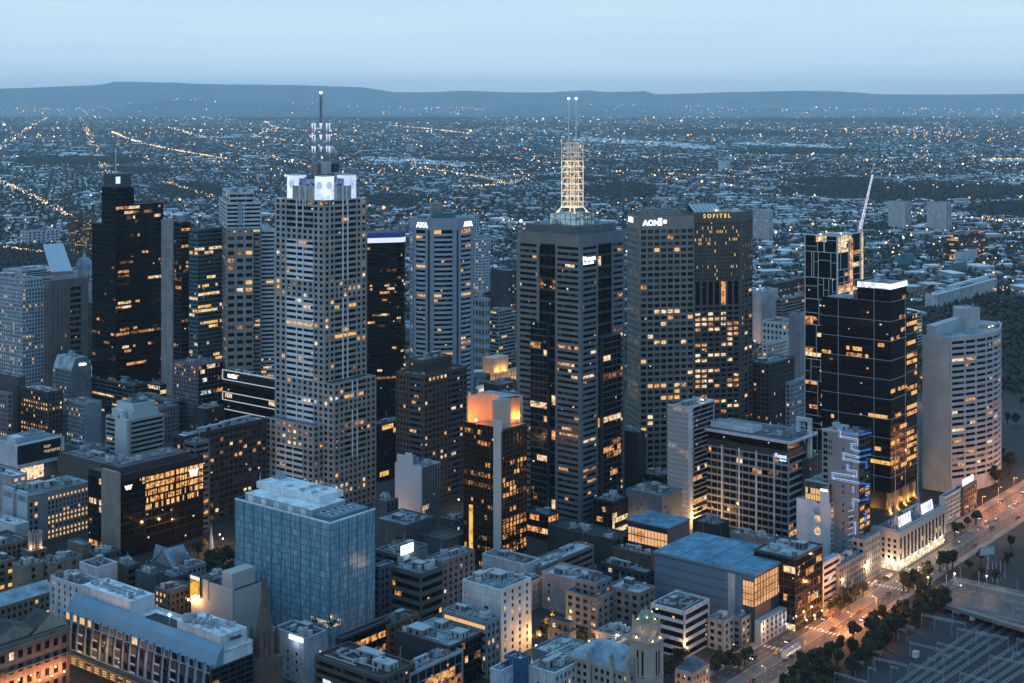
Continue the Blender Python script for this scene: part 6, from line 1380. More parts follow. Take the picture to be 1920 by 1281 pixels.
# --- hall with black lettered front and white frame
def l_lettered():
    b = Bld('lettered_hall', 'white framed hall with black front of small lit letters at the left edge', 'cinema', -20, 33, 119, 834, 910)
    wh = wallm((.6, .63, .63)); W, L, h = b.W, b.L, b.h; z0 = h * .42
    b.mb('wall').prism(b.rect(0, W, 0, L), z0, h - .8, wh, cap=False); b.mb('roof').poly([(0, 0, h - .8), (W, 0, h - .8), (W, L, h - .8), (0, L, h - .8)], roofm((.16, .22, .25)))
    b.mb('wall').prism(b.rect(3, W - 3, 4, L), 0, z0, wallm((.3, .29, .27)), cap=False)
    m = b.mb('facade_cladding'); m.fbox((0, L), DL, 0, L, z0, h, -.4, .4, wh)
    m.fbox((0, 0), DR, 0, W, z0 + 2, h - 1, -.2, .25, plain('charcoal', (.02, .024, .03))); m.fbox((0, 0), DR, W - 2.4, W, z0, h, -.2, 1.2, wh); m.fbox((0, 0), DR, -.5, W, z0 - .3, z0 + 2, -.2, 1.2, wh); m.fbox((0, 0), DR, -.5, W, h - 1, h, -.4, 1.2, wh)
    for i in range(24): m.fbox((0, 0), DR, 1 + (W - 4) * i / 24, 1.15 + (W - 4) * i / 24, z0 + 2, h - 1, .25, .4, DARKM)
    q = MB()
    for r_ in range(2):
        for i in range(4 + r_ * 5):
            s_ = W * .56 + i * W * .04 + r_ * .3; q.fbox((0, 0), DR, s_, s_ + W * .022, h - 6 - r_ * 3.4 - (i % 3) * .3, h - 4.4 - r_ * 3.4, .42, .55, glow('letter_dim', (1, .72, .45), .5))
    b.part('lit_letter_dots', q)
    b.mb('under_glow').fbox((3, 4), DR, 2, W * .55, 1, z0 - 2, .1, .2, LIT_P)
    q = MB(); q.box(3, 10, L * .2, L * .5, h - .8, h + 3, wallm((.66, .68, .7))); b.part('plant_room', q)
    for i in range(9):
        q = MB(); q.cyl(6 + i * 2.1, 4 + (i % 2) * 2, h - .8, h + 2.6, .45, .45, 6, PALEM); b.part('vent_pipe', q)
    b.kit(W * .4, W - 3, 3, L - 3, h - .8, 8, 0); rlamp(b, W * .4, 1.5, 2, (1, .8, .5), 500, .4); b.done()
l_lettered()
# --- hotel of yellow windows
def l_yellow():
    b = Bld('yellow_window_hotel', 'mauve grey hotel with many deep yellow windows and pale twin end towers', 'hotel', 8, 53, 172, 930, 1022)
    cl = wallm((.30, .27, .28), .8, var=.12); pl = wallm((.46, .53, .57), .8, var=.12); W, L, h = b.W, b.L, b.h; x1 = b.sr(72)
    b.core(b.rect(0, W, 0, L), 0, h, cl, roofm(RB), .8)
    gg = [(G_DARK, 3), (G_BLIND, 1)]
    b.fac((0, 0), DR, x1, 0, h - 4, 7, 2, cl, .4, .4, lit=.5, lits=YL, glass=gg, floorlit=0); b.mb('facade_cladding').fbox((0, 0), DR, x1, x1 + 6, 0, h, -.2, .9, cl)
    b.fac((x1 + 6, 0), DR, W - x1 - 6, 0, h - 3, 9, 12, cl, .42, .5, lit=.34, lits=[(LIT_FULL, 4), (LIT_Y, 3)], glass=gg, ext=False, floorlit=.45)
    b.mb('facade_cladding').fbox((0, 0), DR, -.5, x1, h - 4, h, -.3, .5, cl); b.mb('facade_cladding').fbox((x1 + 6, 0), DR, 0, W - x1 - 6, h - 3, h, -.3, .5, cl)
    for a, c in ((0, .42), (.58, 1)): b.mb('facade_cladding').fbox((0, L), DL, L * a, L * c, 0, h + 2, -.4, .9, pl); b.mb('facade_cladding').fbox((0, L), DL, L * a + 1, L * c - 1, h - 4, h - .6, .9, .95, wallm((.2, .25, .28)))
    b.kit(3, W - 3, 2, L - 2, h - .8, 26, 2); b.done()
l_yellow()

# --- curved blue roofed hotel in the lower left
def l_curved():
    b = Bld('curved_roof_hotel', 'hotel with long curved blue metal roof, dormer windows and dark balconies, lower left corner', 'hotel', 118, 396, 474, 1238, 1352)
    W, L, h = b.W, b.L, b.h; bl = wallm((.2, .34, .43), .45, metal=.25, var=.12, key='bl'); wh = wallm((.58, .62, .63)); rf = roofm((.78, .82, .84)); tan = wallm((.22, .2, .18))
    b.core(b.rect(0, W, 0, L), 0, h - 20, tan, None, 0)
    # lower storeys
    b.fac((0, L), DL, L, 0, h - 21, 5, 18, tan, .3, .3, lit=.3, lits=YL, st=.5, pt=.8)
    b.fac((0, 0), DR, W, 0, h - 4, 9, 5, plain('dark_balcony', (.03, .035, .04)), .2, .12, st=1.0, pt=.4, lit=.14, lits=OR)
    # curved front: profile from the terrace up to the roof edge
    prof = [(0.0, h - 20), (.25, h - 14), (.9, h - 8), (2.2, h - 3), (4.2, h + 1.2), (7.0, h + 4.2)]
    q = MB()
    for (x0, z0), (x1, z1) in zip(prof, prof[1:]): q.poly([(x0, L, z0), (x0, 0, z0), (x1, 0, z1), (x1, L, z1)], bl)
    for y in (0, L):
        pts = [(x, y, z) for x, z in prof] + [(7, y, h - 20)]; q.poly(pts if y else pts[::-1], bl)
    b.part('curved_roof', q)
    q = MB()
    for i in range(60):
        y = L * (i + .5) / 60
        for (x0, z0), (x1, z1) in zip(prof[2:], prof[3:]): q.bar((x0 - .02, y, z0), (x1 - .02, y, z1), .07, bl, 3)
    b.part('standing_seam_rib', q)
    def xat(z): return lerp([(zz, x) for x, z_ in [(0, 0)] for zz in (0,)] or [(0, 0)], z) if 0 else np.interp(z, [p[1] for p in prof], [p[0] for p in prof])
    n = 19
    for i in range(n):
        wide = i in (2, 4, 7, 9, 12, 14); y0 = L - L * (i + .18) / n; y1 = L - L * (i + .82) / n
        for k, (za, zb) in enumerate(((h - 6.2, h - 3.2), (h - 11.2, h - 7.4), (h - 15.2, h - 11.6), (h - 19, h - 15.6))):
            x = float(xat(za)) - (.55 if k == 0 else .25); mat = LIT_FULL if (k == 0 and i < 4) else (LIT_P if b.rg.random() < .07 else (G_BLIND if b.rg.random() < .5 else G_DARK))
            q = MB(); w = .0 if wide else (y0 - y1) * .16
            q.box(x, x + 2.5, y1 + w - .3, y0 - w + .3, za - .3, zb + .3, bl if k == 0 else plain('dark_frame', (.03, .045, .055)))
            o = b.part('dormer', q) if k == 0 else b.part('window_frame', q)
            q = MB(); q.poly([(x - .02, y0 - w, za), (x - .02, y1 + w, za), (x - .02, y1 + w, zb), (x - .02, y0 - w, zb)], mat); q.build('pane', o)
            if wide and k: 
                q = MB(); q.box(x - .5, x - .3, y1, y0, za - .2, za + .7, wh); q.build('balustrade', o)
    # roofs, boxes
    q = MB(); q.poly([(7, 0, h + 1), (W, 0, h + 1), (W, L, h + 1), (7, L, h + 1)], rf); b.part('roof', q)
    q = MB(); q.box(W - .5, W, 0, L, h - 20, h + 2, wh); q.box(7, W, L - .5, L, h - 20, h + 2, wh); q.box(7, W, 0, .5, h - 4, h + 1, wh); b.part('back_wall', q)
    for y0, y1, z1, x0 in ((L * .62, L * .97, h + 8.5, 8.2), (L * .02, L * .30, h + 7.6, 7.6)):
        q = MB(); q.box(x0, W - 1.5, y0, y1, h + .8, z1, wh); q.box(x0 + .5, W - 2, y0 + .5, y1 - .5, z1, z1 + .06, rf); b.part('plant_room', q)
        b.kit(x0 + 1, W - 3, y0 + 1, y1 - 1, z1 + .06, 12, 0)
    q = MB(); q.box(9, W - 4, L * .34, L * .58, h + 1.02, h + 1.1, roofm((.025, .028, .03))); b.part('dark_roof_well', q)
    b.text('Westin', 2.4, (7.6, L * .02), DR, (W - 9) * .3, h + 4.2, DARKM, out=.1, bold=.05)
    q = MB(); q.bar((8.6, L * .36, h + 1), (8.6, L * .36, h + 8), .16, PALEM); q.ball(8.6, L * .36, h + 8.6, .7, LAMP_C, 8, 5); o = b.part('roof_lamp', q); point(o, (7.6, L * .36, h + 8.6), (.9, .95, 1), 160, .4)
    q = MB(); q.box(-2.5, 0, 0, L, h - 21.6, h - 20.9, tan); q.box(-2.6, -2.3, 0, L, h - 20.9, h - 19.9, plain('dark_frame', (.03, .045, .055))); b.part('terrace', q)
    b.done()
l_curved()

# --- classical hall with dark roof at the bottom left
def l_hall():
    b = Bld('classical_hall', 'classical hall with dark roof and stone pediment, floodlit orange, in the bottom left corner', 'hall', -90, -40, 128, 1228, 1345)
    st = wallm((.17, .14, .11)); W, L, h = b.W, b.L, b.h
    b.tier(0, W, 0, L, 0, h, st, roofm(RD), punch(.1, 4.5, 5), dict(punch(.25, 4.5, 6, lits=OR), top=2.4), rim=.6)
    m = b.mb('cornice_trim'); m.fbox((0, 0), DR, -1.4, W + .6, h - 2.2, h - 1.4, .3, 1.6, st); m.fbox((0, 0), DR, -1.2, W + .6, h * .55, h * .55 + .6, .3, 1.2, st)
    gable(b, 4, W - 8, 5, L - 3, h - .6, 7, roofm((.03, .032, .035)), wallm((.33, .28, .22)), 'y')
    q = MB(); x = W * .62; q.poly([(x, 3, h - .4), (x + 20, 3, h - .4), (x + 10, 3, h + 7)], wallm((.36, .3, .23))); q.poly([(x, 3, h - .4), (x + 10, 3, h + 7), (x + 10, 16, h + 7), (x, 16, h - .4)], roofm(RD)); q.poly([(x + 20, 3, h - .4), (x + 20, 16, h - .4), (x + 10, 16, h + 7), (x + 10, 3, h + 7)], roofm(RD)); b.part('pediment', q)
    q = MB(); q.bar((x + 10, 4, h + 6.5), (x + 10, 4, h + 17), .1, PALEM); b.part('flagpole', q)
    for i in range(6): rlamp(b, W * (.2 + .14 * i), -3.5, h * .3, (1, .36, .14), 3000, .35)
    b.done()
l_hall()

# --- roofs at the left edge
b = one('long_roof_block', 'low block with long pale blue roof and side wing at the left edge', -40, 0, 104, 1138, 1196, TAN, 'n', 'p', kit=0, roof=RD, lit=.06, lits=YL)
gable(b, 0, b.W, 1, min(b.L, 16), b.h - .8, 4.5, roofm((.3, .4, .46)), wallm(TAN), 'x'); b.done()
b = one('glass_roof_block', 'low block with wide glazed sloping roof above the classical hall', 10, 40, 112, 1192, 1240, CH, 'n', 'n', kit=0, roof=RD)
gable(b, 0, b.W, 1, b.L, b.h - .8, 5, roofm((.24, .33, .39)), wallm(CH), 'x')
for i in range(7):
    q = MB(); x = b.W * (i + .5) / 7; q.bar((x, .4, b.h - .6), (x, (1 + b.L) / 2, b.h + 4.3), .16, PALEM); b.part('glazing_rib', q)
b.done()
b = one('lamp_lit_stack_block', 'small tan roof house with ring of steel flues lit orange from below', 40, 58, 86, 1034, 1078, TAN, 'n', 'p', kit=4, big=0, lit=.3, bay=5, lits=YL, roof=RB)
q = MB(); cx, cy = b.W * .6, b.L * .5
for i in range(14): q.bar((cx + 3.6 * math.cos(i * .449), cy + 3.6 * math.sin(i * .449), b.h - .9), (cx + 3.6 * math.cos(i * .449), cy + 3.6 * math.sin(i * .449), b.h + 9), .55, wallm((.4, .36, .32)))
b.part('flue_ring_cladding', q); rlamp(b, cx - 4.6, cy - 2.5, b.h + .6, (1, .5, .16), 420, .4); rlamp(b, cx + 1, cy - 5, b.h + .6, (1, .5, .16), 420, .4); b.done()
def l_billboard():
    b = Bld('billboard_wall_building', 'cream blank walled building with bright orange lit billboard on its edge', 'building', 359, 437, 446, 1106, 1222)
    cl = wallm((.47, .44, .40), .8, var=.08); W, L, h = b.W, b.L, b.h; W = max(W, 18)
    b.core(b.rect(0, W, 0, L), 0, h, cl, roofm(RD), .8); b.mb('facade_cladding').fbox((0, L), DL, L * .45, L, h - 9, h, -.4, .3, cl); b.mb('facade_cladding').fbox((0, L), DL, 0, L, 0, h - 9, -.4, .3, cl)
    b.mb('facade_cladding').fbox((0, L), DL, L * .27, L * .42, h - 9, h + .5, -.4, .3, cl)
    q = MB(); q.box(1, W - 2, 2, L * .3, h - .8, h + 7, cl); b.part('stair_room', q)
    for s_ in (.74, .87): b.wins.append(((0, L), DL, L * s_, L * s_ + L * .11, h - 5, h - 2, G_BLACK, 'window'))
    bm = litm('billboard_face', (1.0, .62, .12), (.85, .36, .03), 1.0, .42, .16)
    q = MB(); q.fbox((0, L), DL, 0, L * .25, h - 9, h + 1.5, .3, 1.0, DARKM); q.fbox((0, L), DL, .4, L * .25 - .4, h - 8.6, h - .6, 1.0, 1.1, bm); q.fbox((0, L), DL, .4, L * .25 - .4, h - .5, h + 1.2, 1.0, 1.1, glow('billboard_head', (1, .95, .85), 1.0)); b.part('billboard', q)
    for t in (.05, .13): rlamp(b, -3.2, L * (1 - t) , h - 10.5, (1, .5, .16), 5000, .55)
    b.kit(2, W - 2, L * .4, L - 3, h - .8, 8, 0); b.done()
l_billboard()
# church roofs between
b = one('stone_church', 'stone church with steep slate blue roofs beside the logo office', 282, 330, 366, 1066, 1100, (.2, .18, .16), 'n', 'n', kit=0, roof=RD)
gable(b, 0, b.W, 2, b.L - 2, b.h - .8, 9, roofm((.3, .38, .43)), wallm((.3, .3, .3)), 'x'); gable(b, b.W * .3, b.W * .6, -3, b.L + 3, b.h - .8, 8, roofm((.26, .33, .38)), wallm((.2, .18, .16)), 'y', over=.2)
for i in range(5):
    q = MB(); x = b.W * (.1 + .18 * i); q.frus([(x - .8, -1), (x + .8, -1), (x + .8, .6), (x - .8, .6)], 0, [(x - .6, -.8), (x + .6, -.8), (x + .6, .4), (x - .6, .4)], b.h + 2, wallm((.2, .18, .16))); q.frus([(x - .7, -.9), (x + .7, -.9), (x + .7, .5), (x - .7, .5)], b.h + 2, [(x - .05, -.25), (x + .05, -.25), (x + .05, -.15), (x - .05, -.15)], b.h + 7, wallm((.2, .18, .16))); b.part('pinnacle', q)
b.done()
# --- small extra shapes on table blocks built above
def spire():
    x, y = gp(496, 1300); g = empty('church_spire', (x, y, 0), R(20), 'dark brown gothic stone spire with pinnacles at the bottom edge', 'church spire')
    st = wallm((.125, .09, .068), .9, var=.35); D = y; zt = gz(1078, D); z0 = gz(1225, D); n = 8
    q = MB(); r = 5.6; q.cyl(0, 0, z0, zt, r, .12, 8, st); q.build('spire', g)
    q = MB(); q.box(-7, 7, -7, 7, 0, z0 + .4, st); q.build('tower', g)
    q = MB()
    for k in range(7):
        z = z0 + (zt - z0) * (.1 + .12 * k); rr = r * (1 - (.1 + .12 * k))
        q.cyl(0, 0, z, z + .5, rr + .25, rr + .2, 8, wallm((.16, .12, .09)))
    q.build('stone_band', g)
    for i in range(8):
        t = i * math.pi / 4 + math.pi / 8; rr = 5.6; px, py = rr * math.cos(t) * 1.1, rr * math.sin(t) * 1.1
        q = MB(); q.cyl(px, py, z0 - 5, z0 + 6, 1.15, .95, 6, st); q.cyl(px, py, z0 + 6, z0 + 13, 1.2, .05, 6, st); q.build('pinnacle', g)
        t = i * math.pi / 4; px, py = 4.6 * math.cos(t), 4.6 * math.sin(t)
        q = MB(); q.frus([(px - 1.3, py - 1.3), (px + 1.3, py - 1.3), (px + 1.3, py + 1.3), (px - 1.3, py + 1.3)], z0, [(px - .1, py - .1), (px + .1, py - .1), (px + .1, py + .1), (px - .1, py + .1)], z0 + 8, st); q.build('gablet', g)
    q = MB(); q.bar((0, 0, zt - .5), (0, 0, zt + 2.2), .12, DARKM); q.bar((-.7, 0, zt + 1.3), (.7, 0, zt + 1.3), .1, DARKM); q.build('cross', g)
spire()
def whitespire():
    x, y = gp(488, 1020); g = empty('church_spire', (x, y, 0), 0, 'slim pale stone church spire just left of the crowned granite tower foot', 'church spire')
    q = MB(); q.cyl(0, 0, 0, gz(960, y), 3, 2.4, 8, wallm((.35, .36, .36))); q.build('tower', g); q = MB(); q.cyl(0, 0, gz(960, y), gz(884, y), 2.3, .05, 8, wallm((.36, .38, .38))); q.build('spire', g)
    x, y = gp(396, 1045); g = empty('church_spire', (x, y, 0), 0, 'small white church spire rising from dark trees right of the logo office', 'church spire')
    q = MB(); q.cyl(0, 0, 0, gz(1018, y), 1.6, 1.3, 8, wallm((.5, .52, .52))); q.build('tower', g); q = MB(); q.cyl(0, 0, gz(1018, y), gz(982, y), 1.2, .05, 8, wallm((.6, .62, .64))); q.build('spire', g)
whitespire()

# --- great blue roof gallery
def l_blueroof():
    b = Bld('blue_roof_gallery', 'gallery with broad flat teal blue roof, dark blue banded flank and orange lit glass corner', 'gallery', 1228, 1414, 1489, 1079, 1204)
    W, L, h = b.W, b.L, b.h; bl = wallm((.10, .18, .24), .6, var=.12, key='g'); rf = roofm((.10, .26, .36)); tr = plain('dark_groove', (.03, .05, .065))
    b.core(b.rect(0, W, 0, L), 0, h, bl, None, .0)
    m = b.mb('facade_cladding'); y1, y2, y3 = b.sl(1393), b.sl(1379), b.sl(1366)
    nb = 5
    for i in range(nb):
        z1 = h - 1.2 - (h - 9) * i / nb; z0 = h - 1.2 - (h - 9) * (i + 1) / nb + .6
        m.fbox((0, L), DL, 0, L - y3, z0, z1, -.2, .5, bl)
    m.fbox((0, L), DL, 0, L - y3, 0, 8.4, -.2, .3, wallm((.3, .37, .4), .8, var=.4)); m.fbox((0, y3), DL, 0, y3 - y2, 0, h - 1.2, -.2, .55, wallm((.36, .42, .44), .8, var=.3)); m.fbox((0, y2), DL, 0, y2 - y1, 0, h - 1.2, -.2, .4, bl)
    lg = [(litm('lit_gallery_glass', (.95, .50, .24), (.62, .28, .11), .95, .3, .12), 1)]; fm = plain('dark_frame', (.03, .045, .055))
    b.fac((0, y1), DL, y1, h - 16, h - 3.4, 4, 4, fm, .06, .06, st=.3, pt=.3, mode='w', lit=1, lits=lg, floorlit=1); b.fac((0, 0), DR, W, h - 16, h - 1.6, 4, 14, fm, .06, .09, st=.3, pt=.3, mode='w', lit=1, lits=lg, floorlit=1)
    m.fbox((0, y1), DL, 0, y1, 0, h - 16, -.2, .2, tr); m.fbox((0, 0), DR, -.2, W, h - 22, h - 16, -.2, .6, tr)
    q = MB(); q.box(-1.5, W + .5, -1.8, L + .6, h, h + .9, plain('roof_edge', (.14, .22, .27))); q.poly([(-1.3, -1.6, h + .93), (W + .3, -1.6, h + .93), (W + .3, L + .4, h + .93), (-1.3, L + .4, h + .93)], rf); b.part('roof', q)
    q = MB()
    for t in (.25, .5, .75): q.box(-1.3, W + .3, L * t - .1, L * t + .1, h + .94, h + 1.05, tr)
    b.part('roof_seam', q)
    for x, y in ((W * .1, L * .8), (W * .2, L * .75), (W * .7, L * .85), (W * .85, L * .08), (W * .8, L * .6)):
        q = MB(); q.box(x, x + 1.6, y, y + 1.6, h + .95, h + 1.5, PALEM); b.part('roof_hatch', q)
    # old pale stone front along the street
    st = wallm((.42, .47, .5), .8, var=.15); zz = h - 22
    b.fac((-.6, -4), DR, W + .6, 0, zz, 4, 10, st, .4, .42, lit=.05, pt=.6, glass=[(G_BLIND, 1), (G_DARK, 2)]); b.mb('stone_front').prism([(-.6, -4), (W, -4), (W, -.62), (-.6, -.62)], 0, zz, st)
    for i in range(6):
        q = MB(); x = W * (.28 + .1 * i); q.fbox((-.6, -4), DR, x, x + 1.0, zz * .45, zz * .45 + 4.4, .6, .8, litm('banner_glow', (.7, .8, .9), (.35, .45, .55), .7, .35, .2) if i < 5 else NEON_W); b.part('lit_banner', q)
    q = MB(); q.box(W * .72, W * .8, -6.2, -4.7, 9, 13, NEON_W); b.part('lit_sign_box', q); point(b.root, (W * .76, -8, 7), (1, .9, .8), 5000, .6); rlamp(b, W * .9, -6, 4.5, (1, .75, .5), 3500, .4); rlamp(b, W * .5, -6.5, 4.5, (1, .85, .7), 300, .3)
    b.done()
    c = Bld('blue_roof_wing', 'rear wing under the same teal roof with two rows of lit grid windows', 'gallery', 1178, 1252, 1292, 992, 1070)
    c.core(c.rect(0, c.W, 0, c.L), 0, c.h, DARKM, None, 0); yk = c.sl(1246)
    c.fac((0, c.L), DL, c.L, c.h - 12, c.h - 3, 2, 12, fm, .1, .08, st=.3, pt=.3, mode='w', lit=1, lits=lg, floorlit=1)
    q = MB(); q.box(-1.2, c.W, -1, c.L + .6, c.h, c.h + .8, plain('roof_edge', (.14, .22, .27))); q.poly([(-1, -.8, c.h + .83), (c.W, -.8, c.h + .83), (c.W, c.L + .4, c.h + .83), (-1, c.L + .4, c.h + .83)], rf); c.part('roof', q)
    c.mb('facade_cladding').fbox((0, 0), DR, -.3, c.W, 0, c.h, -.2, .3, plain('wing_brown', (.16, .13, .14))); c.mb('facade_cladding').fbox((0, c.L), DL, 0, c.L, 0, c.h - 12, -.2, .2, DARKM); c.mb('facade_cladding').fbox((0, c.L), DL, 0, c.L, c.h - 3, c.h - .05, -.2, .2, DARKM)
    for x, y in ((5, c.L * .5), (8, c.L * .55), (12, c.L * .2)):
        q = MB(); q.box(x, x + 1.5, y, y + 1.2, c.h + .84, c.h + 1.3, PALEM); c.part('roof_hatch', q)
    c.done()
l_blueroof()

# --- column fronted hall, lattice block, sign block along the main street
def l_columns():
    b = Bld('column_fronted_hall', 'grey stone hall with tall columns, glowing arcade and bright roof panels on the main street', 'hall', 1640, 1684, 1770, 994, 1072)
    st = wallm((.36, .39, .39), .8, var=.15); W, L, h = b.W, b.L, b.h
    b.core(b.rect(0, W, 0, L), 0, h, st, roofm((.1, .12, .13)), 1.0)
    b.fac((0, L), DL, L, 6, h - 5, 4, 4, st, .42, .5, lit=.05, pt=.6); b.fac((0, 0), DR, W, 6, h - 5, 4, 13, plain('dark_bronze', (.06, .065, .07)), .25, .3, lit=.08, lits=YL, st=.1, pt=.2)
    m = b.mb('stone_trim')
    for p, d, w in (((0, L), DL, L), ((0, 0), DR, W)):
        m.fbox(p, d, -1.6, w + .4, h - 2.4, h - .9, -.3, 1.7, st); m.fbox(p, d, -.9, w, h - 5, h - 2.4, -.3, .8, st); m.fbox(p, d, -.7, w, h - .9, h, -.3, .7, st); m.fbox(p, d, -.9, w, 4.6, 6, -.2, .9, st)
    for i in range(14):
        q = MB(); q.cyl(W * i / 13, -.5, 6, h - 5, .75, .65, 8, st); b.part('column', q)
    ar = litm('arcade_glow', (1.0, .86, .66), (.8, .5, .3), 1.15, .36, .5)
    for i in range(16): b.wins.append(((0, 0), DR, W * i / 16 + .5, W * (i + 1) / 16 - .5, .4, 4.2, ar, 'shop_window'))
    for i in range(4): b.wins.append(((0, L), DL, L * i / 4 + .5, L * (i + 1) / 4 - .5, .4, 4.2, ar, 'shop_window'))
    for i in range(7): rlamp(b, W * (i + .3) / 7, -2.6, 4.2, (1, .66, .38), 1300, .35, 'arcade_lamp')
    rlamp(b, -2.2, L * .35, 4.4, (1, .62, .34), 3600, .5, 'arcade_lamp'); rlamp(b, -2.6, -2.6, 4.6, (1, .66, .4), 3000, .5, 'arcade_lamp')
    for s0 in (W * .08, W * .56):
        for i in range(5):
            q = MB(); x = s0 + i * 3.6; q.hexa([(x, 1.2, h), (x + 2.0, 1.2, h), (x + 2.0, 1.8, h), (x, 1.8, h), (x + 1.2, 2.4, h + 5.4), (x + 2.9, 2.4, h + 5.4), (x + 2.9, 3, h + 5.4), (x + 1.2, 3, h + 5.4)], litm('panel_glow', (.95, .93, 1), (.6, .6, .8), 1.3, .3, .2)); b.part('lit_roof_panel', q)
    for s0 in (W * .0 + 2, W * .5):
        q = MB(); zt = b.z(836 if s0 < 5 else 806, s0); 
        for dx, dy in ((-2.4, 0), (2.4, 0), (0, 3), (0, -1.5)): q.bar((s0 + dx, 2 + dy, h), (s0, 2.5, h + 17), .13, PALEM); q.bar((s0 + dx, 2 + dy, h), (s0 - dx * .3, 2.5 - dy * .2, h + 7), .22, wallm((.75, .76, .8)))
        q.bar((s0, 2.5, h + 6), (s0, 2.5, zt), .22, PALEM, 6); b.part('roof_mast', q)
    b.kit(3, W - 3, 8, L - 2, h - 1, 10, 1); b.done()
l_columns()
gb('lattice_block', 'small block with white lattice screen front right of the column fronted hall', 1762, 1771, 1804, 932, 985, (.12, .13, .14), 'n', 'p', kit=4, bay=2.4, fh=2.6, lit=.06, roof=RD, pw=.2, sp=.25, cl=wallm((.5, .52, .52)))
b = one('roof_sign_block', 'dark corner block with tilted glowing roof sign under the curved concrete tower', 1795, 1806, 1830, 915, 968, (.06, .065, .07), 'n', 'p', kit=3, lit=.5, lits=OR, bay=3.5)
q = MB(); q.fbox((0, 0), DR, 2, b.W - 2, b.h + .4, b.h + 4.6, -1.5, -.9, litm('panel_glow', (.95, .93, 1), (.6, .6, .8), 1.3, .3, .2)); b.part('lit_roof_sign', q); b.done()

# --- yellow floodlit mansion and lit portico
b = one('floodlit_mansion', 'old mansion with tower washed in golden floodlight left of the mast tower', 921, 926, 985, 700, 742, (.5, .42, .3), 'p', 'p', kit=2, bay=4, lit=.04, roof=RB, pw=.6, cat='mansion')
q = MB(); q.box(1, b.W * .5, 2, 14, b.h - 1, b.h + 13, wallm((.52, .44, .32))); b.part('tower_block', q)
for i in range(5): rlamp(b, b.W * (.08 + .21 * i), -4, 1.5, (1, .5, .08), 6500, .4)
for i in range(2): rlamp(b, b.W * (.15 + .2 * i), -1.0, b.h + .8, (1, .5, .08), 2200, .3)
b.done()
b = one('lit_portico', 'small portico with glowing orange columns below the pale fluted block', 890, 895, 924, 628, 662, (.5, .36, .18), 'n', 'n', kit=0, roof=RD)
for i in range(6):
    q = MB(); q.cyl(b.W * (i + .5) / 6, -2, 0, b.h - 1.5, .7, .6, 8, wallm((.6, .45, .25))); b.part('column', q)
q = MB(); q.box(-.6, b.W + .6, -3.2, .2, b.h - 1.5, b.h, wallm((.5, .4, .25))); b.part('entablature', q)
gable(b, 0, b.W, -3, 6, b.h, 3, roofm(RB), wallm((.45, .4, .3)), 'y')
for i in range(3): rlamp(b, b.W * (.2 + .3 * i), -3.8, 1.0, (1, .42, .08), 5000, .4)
b.done()

